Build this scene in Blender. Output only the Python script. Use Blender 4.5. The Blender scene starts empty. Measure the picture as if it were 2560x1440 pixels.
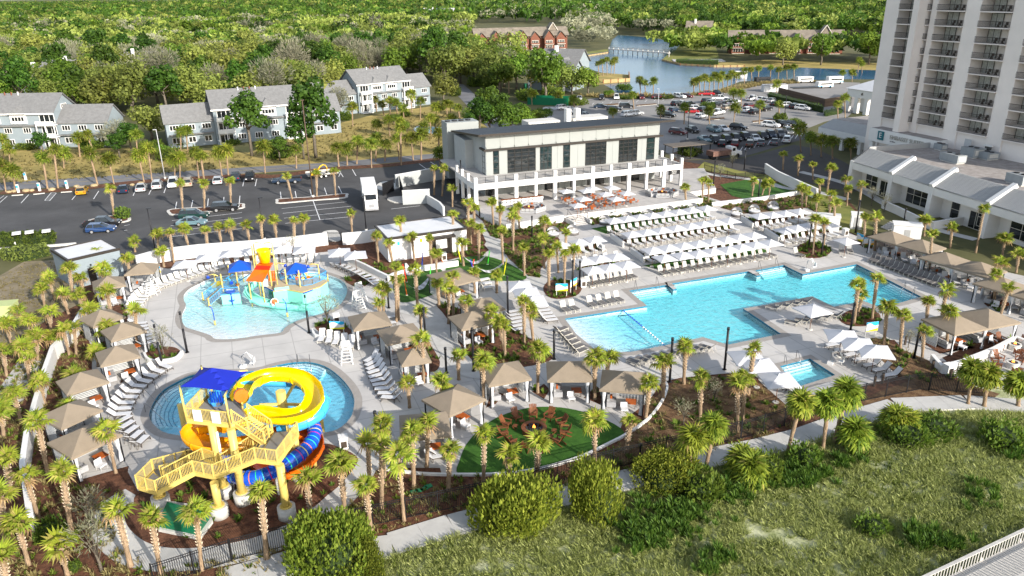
import bpy,bmesh,math,random
import numpy as np
from mathutils import Vector,Matrix
from mathutils.geometry import tessellate_polygon
R_=math.radians
random.seed(7)
S=bpy.context.scene
COL=S.collection
# ---------------------------------------------------------------- camera
CAM_H=36.0
FPX=1897.0
_dx,_dy=75.0,4830.0
_roll=math.atan2(_dx,_dy)
_th=math.atan(FPX/math.hypot(_dx,_dy))
_f=Vector((0,math.cos(_th),-math.sin(_th)))
_r0=Vector((1,0,0));_u0=_r0.cross(_f)
_R=_r0*math.cos(_roll)-_u0*math.sin(_roll)
_U=_u0*math.cos(_roll)+_r0*math.sin(_roll)
cam_d=bpy.data.cameras.new('camera');cam=bpy.data.objects.new('camera',cam_d);COL.objects.link(cam)
cam_d.sensor_width=36;cam_d.lens=FPX/2560*36;cam_d.clip_end=30000;cam_d.clip_start=0.5
m3=Matrix((_R,_U,-_f)).transposed()
cam.matrix_world=Matrix.Translation((0,0,CAM_H))@m3.to_4x4()
S.camera=cam
# ---------------------------------------------------------------- light
SUN_AZ,SUN_EL=139.0,22.0
W=bpy.data.worlds.new('World');S.world=W;W.use_nodes=True
nt=W.node_tree;bg=nt.nodes['Background']
sky=nt.nodes.new('ShaderNodeTexSky');sky.sky_type='NISHITA';sky.sun_disc=False
sky.sun_elevation=R_(SUN_EL);sky.sun_rotation=R_(SUN_AZ)
hs=nt.nodes.new('ShaderNodeHueSaturation');hs.inputs['Saturation'].default_value=0.62;nt.links.new(sky.outputs[0],hs.inputs['Color']);nt.links.new(hs.outputs[0],bg.inputs[0]);bg.inputs[1].default_value=0.15
sl=bpy.data.lights.new('sun','SUN');sl.energy=4.3;sl.angle=R_(0.55);sl.color=(1.0,0.935,0.84)
so=bpy.data.objects.new('sun',sl);COL.objects.link(so)
sd=Vector((math.sin(R_(SUN_AZ))*math.cos(R_(SUN_EL)),math.cos(R_(SUN_AZ))*math.cos(R_(SUN_EL)),math.sin(R_(SUN_EL))))
so.rotation_euler=sd.to_track_quat('Z','Y').to_euler();so.location=(0,0,80)
S.view_settings.view_transform='Standard';S.view_settings.look='None'
S.view_settings.exposure=0.9;S.view_settings.gamma=1
S.view_settings.use_curve_mapping=False
S.cycles.max_bounces=6;S.cycles.transparent_max_bounces=10
# ---------------------------------------------------------------- helpers
def G(x,y,z=0.0):
 """point of the place at height z that the photograph shows at pixel (x, y)"""
 d=_f*FPX+_R*(x-1280)-_U*(y-720)
 return Vector((0,0,CAM_H))+d*((z-CAM_H)/d.z)
def PX(p):
 q=Vector(p)-Vector((0,0,CAM_H));k=FPX/q.dot(_f)
 return 1280+q.dot(_R)*k,720-q.dot(_U)*k
def hgt(base,py):
 lo,hi=0.0,70.0
 for _ in range(30):
  m=(lo+hi)/2
  if PX(base+Vector((0,0,m)))[1]>py:lo=m
  else:hi=m
 return lo
def az(a,b):d=b-a;return math.atan2(d.y,d.x)
ORD=['first','second','third','fourth','fifth','sixth','seventh','eighth','ninth','tenth','eleventh','twelfth','thirteenth','fourteenth','fifteenth','sixteenth','seventeenth','eighteenth','nineteenth','twentieth','twenty-first','twenty-second','twenty-third','twenty-fourth','twenty-fifth','twenty-sixth','twenty-seventh','twenty-eighth','twenty-ninth','thirtieth','thirty-first','thirty-second','thirty-third','thirty-fourth','thirty-fifth','thirty-sixth','thirty-seventh','thirty-eighth','thirty-ninth','fortieth']+['forty-%s'%s for s in 'first second third fourth fifth sixth seventh eighth ninth'.split()]+['fiftieth']+['fifty-%s'%s for s in 'first second third fourth fifth sixth seventh eighth ninth'.split()]+['sixtieth']+['sixty-%s'%s for s in 'first second third fourth fifth sixth seventh eighth ninth'.split()]+['seventieth']+['seventy-%s'%s for s in 'first second third fourth fifth sixth seventh eighth ninth'.split()]
_mats={}
def mat(name,col,rough=0.7,var=0.0,scale=4.0,bump=0.0,col2=None,metal=0.0,spec=0.3,extra=None,bscale=None,coord='Object',sub=None):
 if name in _mats:return _mats[name]
 m=bpy.data.materials.new(name);m.use_nodes=True;t=m.node_tree;b=t.nodes['Principled BSDF']
 b.inputs['Base Color'].default_value=(*col,1);b.inputs['Roughness'].default_value=rough
 b.inputs['Metallic'].default_value=metal;b.inputs['Specular IOR Level'].default_value=spec
 if var or col2 or bump:
  tc=t.nodes.new('ShaderNodeNewGeometry' if coord=='World' else 'ShaderNodeTexCoord')
  src=tc.outputs['Position']if coord=='World' else tc.outputs['Object']
  n=t.nodes.new('ShaderNodeTexNoise');n.inputs['Scale'].default_value=scale;n.inputs['Detail'].default_value=7
  n.inputs['Roughness'].default_value=0.65
  t.links.new(src,n.inputs['Vector'])
  if var or col2:
   r=t.nodes.new('ShaderNodeValToRGB');c2=col2 or tuple(min(1,c*(1+var))for c in col)
   c1=col if col2 else tuple(c*(1-var)for c in col)
   r.color_ramp.elements[0].position=0.36;r.color_ramp.elements[1].position=0.66
   r.color_ramp.elements[0].color=(*c1,1);r.color_ramp.elements[1].color=(*c2,1)
   t.links.new(n.outputs['Fac'],r.inputs[0]);t.links.new(r.outputs[0],b.inputs['Base Color'])
  if bump:
   bn=t.nodes.new('ShaderNodeTexNoise');bn.inputs['Scale'].default_value=bscale or scale*4;bn.inputs['Detail'].default_value=5
   t.links.new(src,bn.inputs['Vector'])
   bp=t.nodes.new('ShaderNodeBump');bp.inputs['Strength'].default_value=min(1,bump);bp.inputs['Distance'].default_value=0.1
   t.links.new(bn.outputs['Fac'],bp.inputs['Height']);t.links.new(bp.outputs[0],b.inputs['Normal'])
 if extra:extra(m,t,b)
 _mats[name]=m;return m
class MB:
 def __init__(s):s.v=[];s.f=[];s.m=[];s.mats=[];s.smooth=[]
 def mi(s,m):
  if m not in s.mats:s.mats.append(m)
  return s.mats.index(m)
 def add(s,vs,fs,m,smooth=False):
  o=len(s.v);s.v+=[tuple(v)for v in vs];k=s.mi(m)
  for f in fs:s.f.append(tuple(i+o for i in f));s.m.append(k);s.smooth.append(smooth)
 def box(s,c,d,m,rz=0.0,top=1.0):
  x,y,z=d[0]/2,d[1]/2,d[2]/2;ca,sa=math.cos(rz),math.sin(rz);vs=[]
  for k,q in((-1,1.0),(1,top)):
   for a,b in((-1,-1),(1,-1),(1,1),(-1,1)):
    px,py=a*x*q,b*y*q
    vs.append((c[0]+px*ca-py*sa,c[1]+px*sa+py*ca,c[2]+k*z))
  s.add(vs,[(3,2,1,0),(4,5,6,7),(0,1,5,4),(1,2,6,5),(2,3,7,6),(3,0,4,7)],m)
 def bar(s,a,b,w,h,m):
  """rectangular bar from a to b"""
  a=Vector(a);b=Vector(b);d=(b-a);
  if d.length<1e-6:return
  d.normalize();up=Vector((0,0,1))if abs(d.z)<0.95 else Vector((0,1,0))
  x=d.cross(up).normalized()*(w/2);y=x.cross(d).normalized()*(h/2)
  vs=[p+i*x+j*y for p in(a,b)for i,j in((-1,-1),(1,-1),(1,1),(-1,1))]
  s.add(vs,[(0,1,2,3),(7,6,5,4),(0,4,5,1),(1,5,6,2),(2,6,7,3),(3,7,4,0)],m)
 def cyl(s,a,b,r0,r1,m,n=8,smooth=True,cap=True):
  a=Vector(a);b=Vector(b);d=(b-a).normalized();up=Vector((0,0,1))if abs(d.z)<0.95 else Vector((1,0,0))
  x=d.cross(up).normalized();y=d.cross(x)
  vs=[p+(x*math.cos(2*math.pi*i/n)+y*math.sin(2*math.pi*i/n))*r for p,r in((a,r0),(b,r1))for i in range(n)]
  s.add(vs,[(i,(i+1)%n,n+(i+1)%n,n+i)for i in range(n)],m,smooth)
  if cap:
   o=len(s.v)-2*n;k=s.mi(m)
   for f in(tuple(range(o+n-1,o-1,-1)),tuple(range(o+n,o+2*n))):s.f.append(f);s.m.append(k);s.smooth.append(False)
 def tube(s,pts,r,m,n=8,closed=False,cap=True):
  pts=[Vector(p)for p in pts];N=len(pts);rings=[]
  for i,p in enumerate(pts):
   a=pts[(i-1)%N]if closed else pts[max(i-1,0)];b=pts[(i+1)%N]if closed else pts[min(i+1,N-1)]
   d=(b-a).normalized();up=Vector((0,0,1))if abs(d.z)<0.98 else Vector((1,0,0))
   x=d.cross(up).normalized();y=d.cross(x).normalized();rr=r[i]if isinstance(r,(list,tuple))else r
   rings+=[p+(x*math.cos(2*math.pi*k/n)+y*math.sin(2*math.pi*k/n))*rr for k in range(n)]
  fs=[]
  for i in range(N if closed else N-1):
   j=(i+1)%N
   for k in range(n):fs.append((i*n+k,i*n+(k+1)%n,j*n+(k+1)%n,j*n+k))
  if cap and not closed:fs+=[tuple(range(n-1,-1,-1)),tuple((N-1)*n+k for k in range(n))]
  s.add(rings,fs,m,True)
 def prism(s,poly,z0,z1,m,mtop=None,holes=None):
  """vertical prism of a 2-D polygon"""
  loops=[poly]+(holes or[])
  tris=tessellate_polygon([[Vector((p[0],p[1],0))for p in l]for l in loops])
  flat=[p for l in loops for p in l];n=len(flat)
  zt=z1 if callable(z1)else(lambda x,y:z1)
  vs=[(p[0],p[1],z0)for p in flat]+[(p[0],p[1],zt(p[0],p[1]))for p in flat]
  def up(t):
   a,b,c=(flat[i]for i in t)
   return(b[0]-a[0])*(c[1]-a[1])-(b[1]-a[1])*(c[0]-a[0])>0
  top=[tuple(i+n for i in(t if up(t)else t[::-1]))for t in tris]
  side=[];o=0
  for l in loops:
   k=len(l);
   for i in range(k):side.append((o+i,o+(i+1)%k,n+o+(i+1)%k,n+o+i))
   o+=k
  s.add(vs,side,m);o2=len(s.v)-2*n;kk=s.mi(mtop or m)
  for f in top:s.f.append(tuple(i+o2 for i in f));s.m.append(kk);s.smooth.append(False)
 def quad(s,pts,m):s.add(pts,[tuple(range(len(pts)))],m)
 def mesh(s,name):
  me=bpy.data.meshes.new(name);me.from_pydata(s.v,[],s.f)
  for m in s.mats:me.materials.append(m)
  me.polygons.foreach_set('material_index',s.m);me.polygons.foreach_set('use_smooth',s.smooth)
  me.update();return me
 def obj(s,name,parent=None,loc=None,rz=None,kind=None,label=None,cat=None,group=None):
  return link(name,s.mesh(name),parent,loc,rz,kind,label,cat,group)
def link(name,me,parent=None,loc=None,rz=None,kind=None,label=None,cat=None,group=None):
 o=bpy.data.objects.new(name,me);COL.objects.link(o)
 if parent:o.parent=parent
 if loc is not None:o.location=loc
 if rz:o.rotation_euler=(0,0,rz)
 if kind:o['kind']=kind
 if label:
  o['label']=label
  if len(label.split())>16:print('LONG',label)
 if cat:o['category']=cat
 if group:o['group']=group
 return o
def thing(name,label,cat,loc=(0,0,0),rz=0.0,group=None):
 return link(name,None,None,loc,rz,None,label,cat,group)
def dup(root,loc=None,rz=None,label=None,group=None):
 r=root.copy();COL.objects.link(r)
 if loc is not None:r.location=loc
 if rz is not None:r.rotation_euler=(0,0,rz)
 if label:
  r['label']=label
  if len(label.split())>16:print('LONG',label)
 if group:r['group']=group
 for ch in root.children:
  c=ch.copy();COL.objects.link(c);c.parent=r
  for g in ch.children:
   d=g.copy();COL.objects.link(d);d.parent=c
 return r
class Proto:
 """first placement uses the original, later ones copy it"""
 def __init__(s,build):s.build=build;s.o=None
 def put(s,loc,rz,label,group=None):
  if s.o is None:
   s.o=s.build();s.o.location=loc;s.o.rotation_euler=(0,0,rz);s.o['label']=label
   if group:s.o['group']=group
   return s.o
  return dup(s.o,loc,rz,label,group)
def along(pts,n):
 """n evenly spaced points with tangents on a world polyline"""
 L=[0]
 for a,b in zip(pts,pts[1:]):L.append(L[-1]+(b-a).length)
 out=[]
 for i in range(n):
  t=L[-1]*(i/(n-1)if n>1 else 0.5)
  for k in range(len(pts)-1):
   if t<=L[k+1]+1e-6:
    u=(t-L[k])/max(1e-6,L[k+1]-L[k]);out.append((pts[k].lerp(pts[k+1],u),(pts[k+1]-pts[k]).normalized()));break
 return out
def smooth(pts,closed=True,n=6):
 """Catmull-Rom through pixel points"""
 N=len(pts);out=[]
 for i in range(N if closed else N-1):
  p=[pts[(i+k)%N]if closed else pts[min(max(i+k,0),N-1)]for k in(-1,0,1,2)]
  for j in range(n):
   t=j/n
   out.append(tuple(0.5*((2*p[1][c])+(-p[0][c]+p[2][c])*t+(2*p[0][c]-5*p[1][c]+4*p[2][c]-p[3][c])*t*t+(-p[0][c]+3*p[1][c]-3*p[2][c]+p[3][c])*t**3)for c in(0,1)))
 if not closed:out.append(pts[-1])
 return out
def W2(pts,z=0.0):return[tuple(G(x,y,z)[:2])for x,y in pts]
def area2(p):return sum(a[0]*b[1]-b[0]*a[1]for a,b in zip(p,p[1:]+p[:1]))/2
def offset(poly,d):
 """outset of a world polygon"""
 n=len(poly);sgn=1 if area2(poly)>0 else-1;out=[]
 for i in range(n):
  a,b,c=Vector(poly[i-1]),Vector(poly[i]),Vector(poly[(i+1)%n])
  e1=(b-a).normalized();e2=(c-b).normalized()
  n1=Vector((e1.y,-e1.x))*sgn;n2=Vector((e2.y,-e2.x))*sgn
  m=(n1+n2);m=m.normalized()if m.length>1e-4 else n1
  k=1/max(0.5,m.dot(n1));out.append(tuple(b+m*d*k))
 return out
def sheet(name,poly,z,m,holes=None,kind='structure',parent=None,label=None,cat=None):
 mb=MB();loops=[poly]+(holes or[])
 tris=tessellate_polygon([[Vector((p[0],p[1],0))for p in l]for l in loops]);flat=[p for l in loops for p in l]
 fs=[]
 for t in tris:
  a,b,c=(flat[i]for i in t);u=(b[0]-a[0])*(c[1]-a[1])-(b[1]-a[1])*(c[0]-a[0])>0
  fs.append(tuple(t if u else t[::-1]))
 mb.add([(p[0],p[1],z)for p in flat],fs,m)
 return mb.obj(name,parent,kind=kind,label=label,cat=cat)
def stroke(pts,w):
 """world polygon of a strip of width w along world points"""
 L,Rr=[],[]
 for i,p in enumerate(pts):
  a=pts[max(i-1,0)];b=pts[min(i+1,len(pts)-1)];d=(Vector(b[:2])-Vector(a[:2])).normalized();n=Vector((-d.y,d.x))*w/2
  L.append((p[0]+n.x,p[1]+n.y));Rr.append((p[0]-n.x,p[1]-n.y))
 return L+Rr[::-1]
def inside(p,poly):
 r=False;n=len(poly)
 for i in range(n):
  a,b=poly[i],poly[i-1]
  if(a[1]>p[1])!=(b[1]>p[1])and p[0]<(b[0]-a[0])*(p[1]-a[1])/(b[1]-a[1])+a[0]:r=not r
 return r
def wallstrip(mb,pts,w,z0,z1,m,cap=None):
 """low wall along world points; z0/z1 numbers"""
 for i,(a,b)in enumerate(zip(pts,pts[1:])):
  a=Vector((a[0],a[1]));b=Vector((b[0],b[1]));d=(b-a);L=d.length
  if L<1e-3:continue
  e=.003*(i%2);c=(a+b)/2;mb.box((c.x,c.y,(z0+z1+e)/2),(L+w*0.3,w-e*2,z1+e-z0),m,math.atan2(d.y,d.x))
# ---------------------------------------------------------------- materials
def joints(sx,sy,dark=0.82,rz=0.0):
 def ex(m,t,b):
  g=t.nodes.new('ShaderNodeNewGeometry');mp=t.nodes.new('ShaderNodeMapping');mp.inputs['Rotation'].default_value=(0,0,rz)
  br=t.nodes.new('ShaderNodeTexBrick');br.offset=0.0;br.inputs['Scale'].default_value=1.0
  br.inputs['Brick Width'].default_value=sx;br.inputs['Row Height'].default_value=sy;br.inputs['Mortar Size'].default_value=0.05;br.inputs['Mortar Smooth'].default_value=0.3
  br.inputs['Color1'].default_value=(1,1,1,1);br.inputs['Color2'].default_value=(0.955,0.955,0.965,1);br.inputs['Mortar'].default_value=(dark,dark,dark,1)
  t.links.new(g.outputs['Position'],mp.inputs[0]);t.links.new(mp.outputs[0],br.inputs['Vector'])
  mx=t.nodes.new('ShaderNodeMix');mx.data_type='RGBA';mx.blend_type='MULTIPLY';mx.inputs[0].default_value=1
  l=b.inputs['Base Color'].links
  if l:t.links.new(l[0].from_socket,mx.inputs[6])
  else:mx.inputs[6].default_value=b.inputs['Base Color'].default_value
  t.links.new(br.outputs['Color'],mx.inputs[7]);t.links.new(mx.outputs[2],b.inputs['Base Color'])
 return ex
def stripes(axis,scale,dark):
 """parallel seams in object space"""
 def ex(m,t,b):
  g=t.nodes.new('ShaderNodeTexCoord');w=t.nodes.new('ShaderNodeTexWave');w.wave_type='BANDS';w.bands_direction=axis
  w.inputs['Scale'].default_value=scale;w.inputs['Distortion'].default_value=0
  t.links.new(g.outputs['Object'],w.inputs['Vector'])
  bp=t.nodes.new('ShaderNodeBump');bp.inputs['Strength'].default_value=dark;bp.inputs['Distance'].default_value=0.05
  t.links.new(w.outputs['Fac'],bp.inputs['Height']);t.links.new(bp.outputs[0],b.inputs['Normal'])
 return ex
M={}
M['concrete']=mat('deck concrete',(0.48,0.46,0.435),0.85,0.09,0.25,0.08,coord='World',bscale=30,extra=joints(3.2,3.2,0.70,R_(-20)))
M['plaza']=mat('plaza pavers',(0.42,0.40,0.38),0.85,0.10,0.5,0.08,coord='World',bscale=20,extra=joints(1.5,1.5,0.84,R_(-20)))
M['path']=mat('path concrete',(0.46,0.45,0.43),0.85,0.10,0.6,0.1,coord='World',bscale=20)
M['coping']=mat('coping stone',(0.30,0.275,0.25),0.8,0.08,2.0,coord='World')
M['asphalt']=mat('new asphalt',(0.068,0.067,0.068),0.9,0.22,0.12,0.3,coord='World',bscale=15)
M['asphalt2']=mat('worn asphalt',(0.23,0.22,0.21),0.9,0.12,0.12,0.2,coord='World',bscale=10)
M['asphalt3']=mat('sealed asphalt',(0.060,0.054,0.050),0.85,0.14,0.15,0.2,coord='World',bscale=10)
M['road']=mat('road asphalt',(0.16,0.16,0.17),0.9,0.14,0.15,0.2,coord='World',bscale=10)
M['mulch']=mat('bark mulch',(0.060,0.024,0.013),0.95,0,1.6,0.9,col2=(0.18,0.08,0.043),coord='World',bscale=9)
M['mulchdry']=mat('dry mulch bed',(0.085,0.042,0.02),0.95,0,1.2,0.9,col2=(0.21,0.13,0.065),coord='World',bscale=8)
M['turf']=mat('artificial turf',(0.024,0.082,0.008),0.95,0,1.0,0.5,col2=(0.05,0.14,0.014),coord='World',bscale=25)
M['lawn']=mat('dormant lawn',(0.22,0.18,0.05),0.95,0,0.12,0.5,col2=(0.40,0.30,0.10),coord='World',bscale=3)
M['lawn2']=mat('green winter lawn',(0.10,0.13,0.03),0.95,0,0.08,0.5,col2=(0.26,0.24,0.06),coord='World',bscale=3)
M['earth']=mat('forest floor',(0.06,0.065,0.022),0.95,0,0.05,0.5,col2=(0.13,0.12,0.05),coord='World',bscale=1)
M['bare']=mat('bare earth',(0.12,0.10,0.055),0.95,0,0.25,0.5,col2=(0.27,0.22,0.15),coord='World',bscale=4)
M['sand']=mat('dune sand',(0.19,0.22,0.075),0.95,0,0.5,0.6,col2=(0.50,0.50,0.33),coord='World',bscale=5)
M['white']=mat('white paint',(0.68,0.67,0.65),0.6,0.03,0.8)
M['stucco']=mat('white stucco',(0.66,0.64,0.61),0.85,0.045,0.25,0.1,bscale=12,coord='World')
M['hotel']=mat('hotel stucco',(0.76,0.70,0.655),0.9,0.05,0.15,0.1,bscale=10,coord='World')
M['curb']=mat('concrete curb',(0.55,0.53,0.49),0.85,0.1,2)
M['line']=mat('road paint white',(0.7,0.7,0.7),0.7,0.12,3)
M['yline']=mat('road paint yellow',(0.6,0.42,0.05),0.7,0.1,3)
M['black']=mat('black powder coat',(0.012,0.012,0.014),0.45,0)
M['bronze']=mat('dark bronze',(0.03,0.024,0.02),0.5,0)
M['darkbronze']=mat('near black mullion',(0.010,0.009,0.008),0.5)
M['darkglass']=mat('dark glass',(0.012,0.016,0.018),0.06,0,spec=0.8)
M['tealglass']=mat('green tinted glass',(0.010,0.022,0.024),0.04,0.4,0.7,spec=0.9)
M['interior']=mat('dark interior',(0.02,0.016,0.012),0.9,0.6,1.2)
M['sage']=mat('sage panel',(0.27,0.285,0.275),0.6,0.02,0.6)
M['sagegrey']=mat('grey side panel',(0.36,0.375,0.37),0.7,0.04,0.8)
M['roofmetal']=mat('grey standing seam',(0.12,0.135,0.15),0.85,0.06,0.5,spec=0.05)
M['roofwhite']=mat('white membrane',(0.60,0.60,0.61),0.6,0.05,0.5)
M['shingle']=mat('grey shingles',(0.17,0.17,0.17),0.9,0.14,1.3,0.5,bscale=6)
M['shinglebrown']=mat('weathered shingles',(0.20,0.17,0.135),0.9,0.2,0.4,0.5,bscale=3)
M['siding']=mat('pale blue siding',(0.22,0.26,0.285),0.8,0.05,0.5)
M['redwood']=mat('rust red siding',(0.17,0.065,0.04),0.8,0.15,1)
M['tan']=mat('tan canvas',(0.235,0.19,0.14),0.85,0.06,1.2,0.15)
M['curtain']=mat('pale curtain',(0.50,0.51,0.53),0.8,0.12,3)
M['canvaswhite']=mat('white canvas',(0.50,0.50,0.52),0.7,0.02,2)
M['slingw']=mat('white sling',(0.58,0.58,0.59),0.7,0.03,4)
M['slingg']=mat('grey sling',(0.13,0.12,0.115),0.7,0.05,4)
M['slingl']=mat('light grey sling',(0.36,0.36,0.355),0.7,0.05,4)
M['framew']=mat('cream frame',(0.55,0.52,0.45),0.5)
M['frameb']=mat('brown frame',(0.06,0.045,0.035),0.5)
M['wood']=mat('stained wood',(0.17,0.058,0.022),0.6,0.25,3)
M['orangewood']=mat('orange wood',(0.42,0.10,0.018),0.5,0.15,3)
M['greywood']=mat('weathered planks',(0.45,0.43,0.40),0.85,0.15,1.5,0.2)
M['cushion']=mat('grey cushion',(0.33,0.33,0.34),0.9,0.06,3)
M['yellow']=mat('yellow fiberglass',(0.82,0.60,0.0),0.22,0.03,1,spec=0.5)
M['cream']=mat('cream yellow steel',(0.62,0.47,0.13),0.4,0.05,1.5)
M['orange']=mat('orange fiberglass',(0.72,0.13,0.005),0.25,0.05,1,spec=0.5)
M['amber']=mat('amber fiberglass',(0.75,0.31,0.005),0.25,0.05,1,spec=0.5)
M['red']=mat('red plastic',(0.62,0.02,0.01),0.35)
M['blue']=mat('blue plastic',(0.005,0.05,0.42),0.3,spec=0.5)
M['navy']=mat('deep blue canvas',(0.006,0.018,0.32),0.75,0.06,0.8)
M['ltblue']=mat('light blue fiberglass',(0.05,0.36,0.72),0.2,0.04,1,spec=0.5)
M['blueflume']=mat('royal blue flume',(0.006,0.075,0.52),0.2,spec=0.6)
M['mint']=mat('mint green panel',(0.24,0.68,0.56),0.35,0.03,2)
M['deckgrey']=mat('grey grip deck',(0.22,0.215,0.21),0.8,0.05,3)
M['deckbeige']=mat('beige grip deck',(0.45,0.37,0.25),0.8,0.05,3)
M['concfoot']=mat('concrete footing',(0.50,0.49,0.46),0.9,0.14,1.5)
M['green']=mat('green box paint',(0.005,0.12,0.055),0.45,0.05,1)
M['utilgreen']=mat('pale green box',(0.42,0.47,0.20),0.6,0.05,1)
M['tyre']=mat('tyre rubber',(0.012,0.012,0.012),0.9)
M['rim']=mat('alloy rim',(0.45,0.45,0.46),0.35,metal=0.5)
M['lamp']=mat('clear lamp',(0.6,0.6,0.6),0.15)
M['taillamp']=mat('tail lamp',(0.35,0.01,0.01),0.2)
M['glassrail']=mat('steel rail',(0.3,0.3,0.3),0.25,metal=0.9)
M['bark']=mat('bark',(0.13,0.11,0.085),0.95,0.3,3,0.6)
M['palmbark']=mat('palm trunk',(0.27,0.19,0.12),0.95,0.35,5,0.9,bscale=12)
M['palmboot']=mat('palm leaf boots',(0.50,0.41,0.30),0.95,0.35,5,0.6,bscale=12)
def leafy(name,c1,c2,c3=None):
 """leaf colour that varies from leaf to leaf and from plant to plant"""
 def ex(m,t,b):
  g=t.nodes.new('ShaderNodeNewGeometry');oi=t.nodes.new('ShaderNodeObjectInfo')
  r=t.nodes.new('ShaderNodeValToRGB');r.color_ramp.elements[0].color=(*c1,1);r.color_ramp.elements[1].color=(*c2,1)
  if c3:
   r.color_ramp.elements[1].position=0.88;e=r.color_ramp.elements.new(1.0);e.color=(*c3,1)
  t.links.new(g.outputs['Random Per Island'],r.inputs[0])
  h=t.nodes.new('ShaderNodeHueSaturation');mr=t.nodes.new('ShaderNodeMapRange');mr.inputs[3].default_value=0.68;mr.inputs[4].default_value=1.30;mr.clamp=False
  at=t.nodes.new('ShaderNodeAttribute');at.attribute_name='tone';ad=t.nodes.new('ShaderNodeMath');ad.operation='ADD';t.links.new(oi.outputs['Random'],ad.inputs[0]);t.links.new(at.outputs['Fac'],ad.inputs[1]);t.links.new(ad.outputs[0],mr.inputs[0]);t.links.new(mr.outputs[0],h.inputs['Value'])
  mh=t.nodes.new('ShaderNodeMapRange');mh.inputs[3].default_value=0.485;mh.inputs[4].default_value=0.515
  mm=t.nodes.new('ShaderNodeMath');mm.operation='FRACT';m2=t.nodes.new('ShaderNodeMath');m2.operation='MULTIPLY';m2.inputs[1].default_value=7.3
  t.links.new(oi.outputs['Random'],m2.inputs[0]);t.links.new(m2.outputs[0],mm.inputs[0]);t.links.new(mm.outputs[0],mh.inputs[0]);t.links.new(mh.outputs[0],h.inputs['Hue'])
  t.links.new(r.outputs[0],h.inputs['Color']);t.links.new(h.outputs[0],b.inputs['Base Color'])
  tr=t.nodes.new('ShaderNodeBsdfTranslucent');t.links.new(h.outputs[0],tr.inputs[0])
  mx=t.nodes.new('ShaderNodeMixShader');mx.inputs[0].default_value=0.42
  out=t.nodes['Material Output'];t.links.new(b.outputs[0],mx.inputs[1]);t.links.new(tr.outputs[0],mx.inputs[2]);t.links.new(mx.outputs[0],out.inputs[0])
 return mat(name,c1,0.6,extra=ex,spec=0.25)
M['palm']=leafy('sabal palm leaf',(0.075,0.13,0.012),(0.30,0.36,0.035),(0.42,0.32,0.11))
M['palmfar']=leafy('far palm leaf',(0.085,0.13,0.012),(0.27,0.31,0.035),(0.36,0.27,0.09))
M['oak']=leafy('live oak leaf',(0.12,0.15,0.030),(0.30,0.34,0.070))
M['pine']=leafy('pine needle clump',(0.022,0.060,0.008),(0.085,0.165,0.018))
M['mid']=leafy('mid green leaf',(0.06,0.115,0.012),(0.18,0.27,0.03))
M['bareleaf']=leafy('bare grey twig',(0.17,0.165,0.10),(0.36,0.35,0.24))
M['shrub']=leafy('shrub leaf',(0.055,0.10,0.012),(0.16,0.22,0.03))
M['juniper']=leafy('juniper spray',(0.08,0.12,0.012),(0.27,0.31,0.04))
M['drygrass']=leafy('dry grass blade',(0.17,0.14,0.05),(0.36,0.30,0.13))
M['dunegrass']=leafy('dune grass blade',(0.22,0.28,0.065),(0.56,0.62,0.23))
M['yucca']=leafy('yucca blade',(0.035,0.10,0.014),(0.17,0.28,0.04))
def water(name,tint,rough,bscale,bstr,dist=0.04):
 m=bpy.data.materials.new(name);m.use_nodes=True;t=m.node_tree;t.nodes.remove(t.nodes['Principled BSDF'])
 out=t.nodes['Material Output'];tr=t.nodes.new('ShaderNodeBsdfTransparent');tr.inputs[0].default_value=(*tint,1)
 gl=t.nodes.new('ShaderNodeBsdfGlossy');gl.inputs['Roughness'].default_value=rough
 fr=t.nodes.new('ShaderNodeFresnel');fr.inputs['IOR'].default_value=1.33
 g=t.nodes.new('ShaderNodeNewGeometry');n=t.nodes.new('ShaderNodeTexNoise');n.inputs['Scale'].default_value=bscale;n.inputs['Detail'].default_value=4
 t.links.new(g.outputs['Position'],n.inputs['Vector'])
 bp=t.nodes.new('ShaderNodeBump');bp.inputs['Strength'].default_value=bstr;bp.inputs['Distance'].default_value=dist
 t.links.new(n.outputs['Fac'],bp.inputs['Height']);t.links.new(bp.outputs[0],gl.inputs['Normal']);t.links.new(bp.outputs[0],fr.inputs['Normal'])
 ft=t.nodes.new('ShaderNodeMath');ft.operation='SUBTRACT';ft.inputs[0].default_value=1;t.links.new(g.outputs['Backfacing'],ft.inputs[1]);fm=t.nodes.new('ShaderNodeMath');fm.operation='MULTIPLY';t.links.new(fr.outputs[0],fm.inputs[0]);t.links.new(ft.outputs[0],fm.inputs[1]);mx=t.nodes.new('ShaderNodeMixShader');t.links.new(fm.outputs[0],mx.inputs[0]);t.links.new(tr.outputs[0],mx.inputs[1]);t.links.new(gl.outputs[0],mx.inputs[2]);t.links.new(mx.outputs[0],out.inputs['Surface'])
 _mats[name]=m;return m
def poolfloor(name,col,amount=0.25):
 """plaster with the fine light network that ripples throw on it is left to bump; only a faint mottling here"""
 return mat(name,col,0.8,amount,1.6,coord='World')
M['water']=water('pool water',(0.62,0.93,0.96),0.06,1.8,1.0,.35)
M['waterdeep']=water('deep pool water',(0.45,0.84,0.93),0.05,2.2,0.5)
M['plaster']=poolfloor('pool plaster',(0.16,0.66,0.78),0.08)
M['plasterpale']=poolfloor('pale pool plaster',(0.72,0.76,0.78),0.05)
M['plasterblue']=poolfloor('blue pool plaster',(0.07,0.50,0.72),0.10)
M['plasterkid']=poolfloor('aqua pool plaster',(0.34,0.68,0.72),0.07)
M['tile']=mat('blue waterline tile',(0.02,0.16,0.26),0.3,0.2,6)
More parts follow.
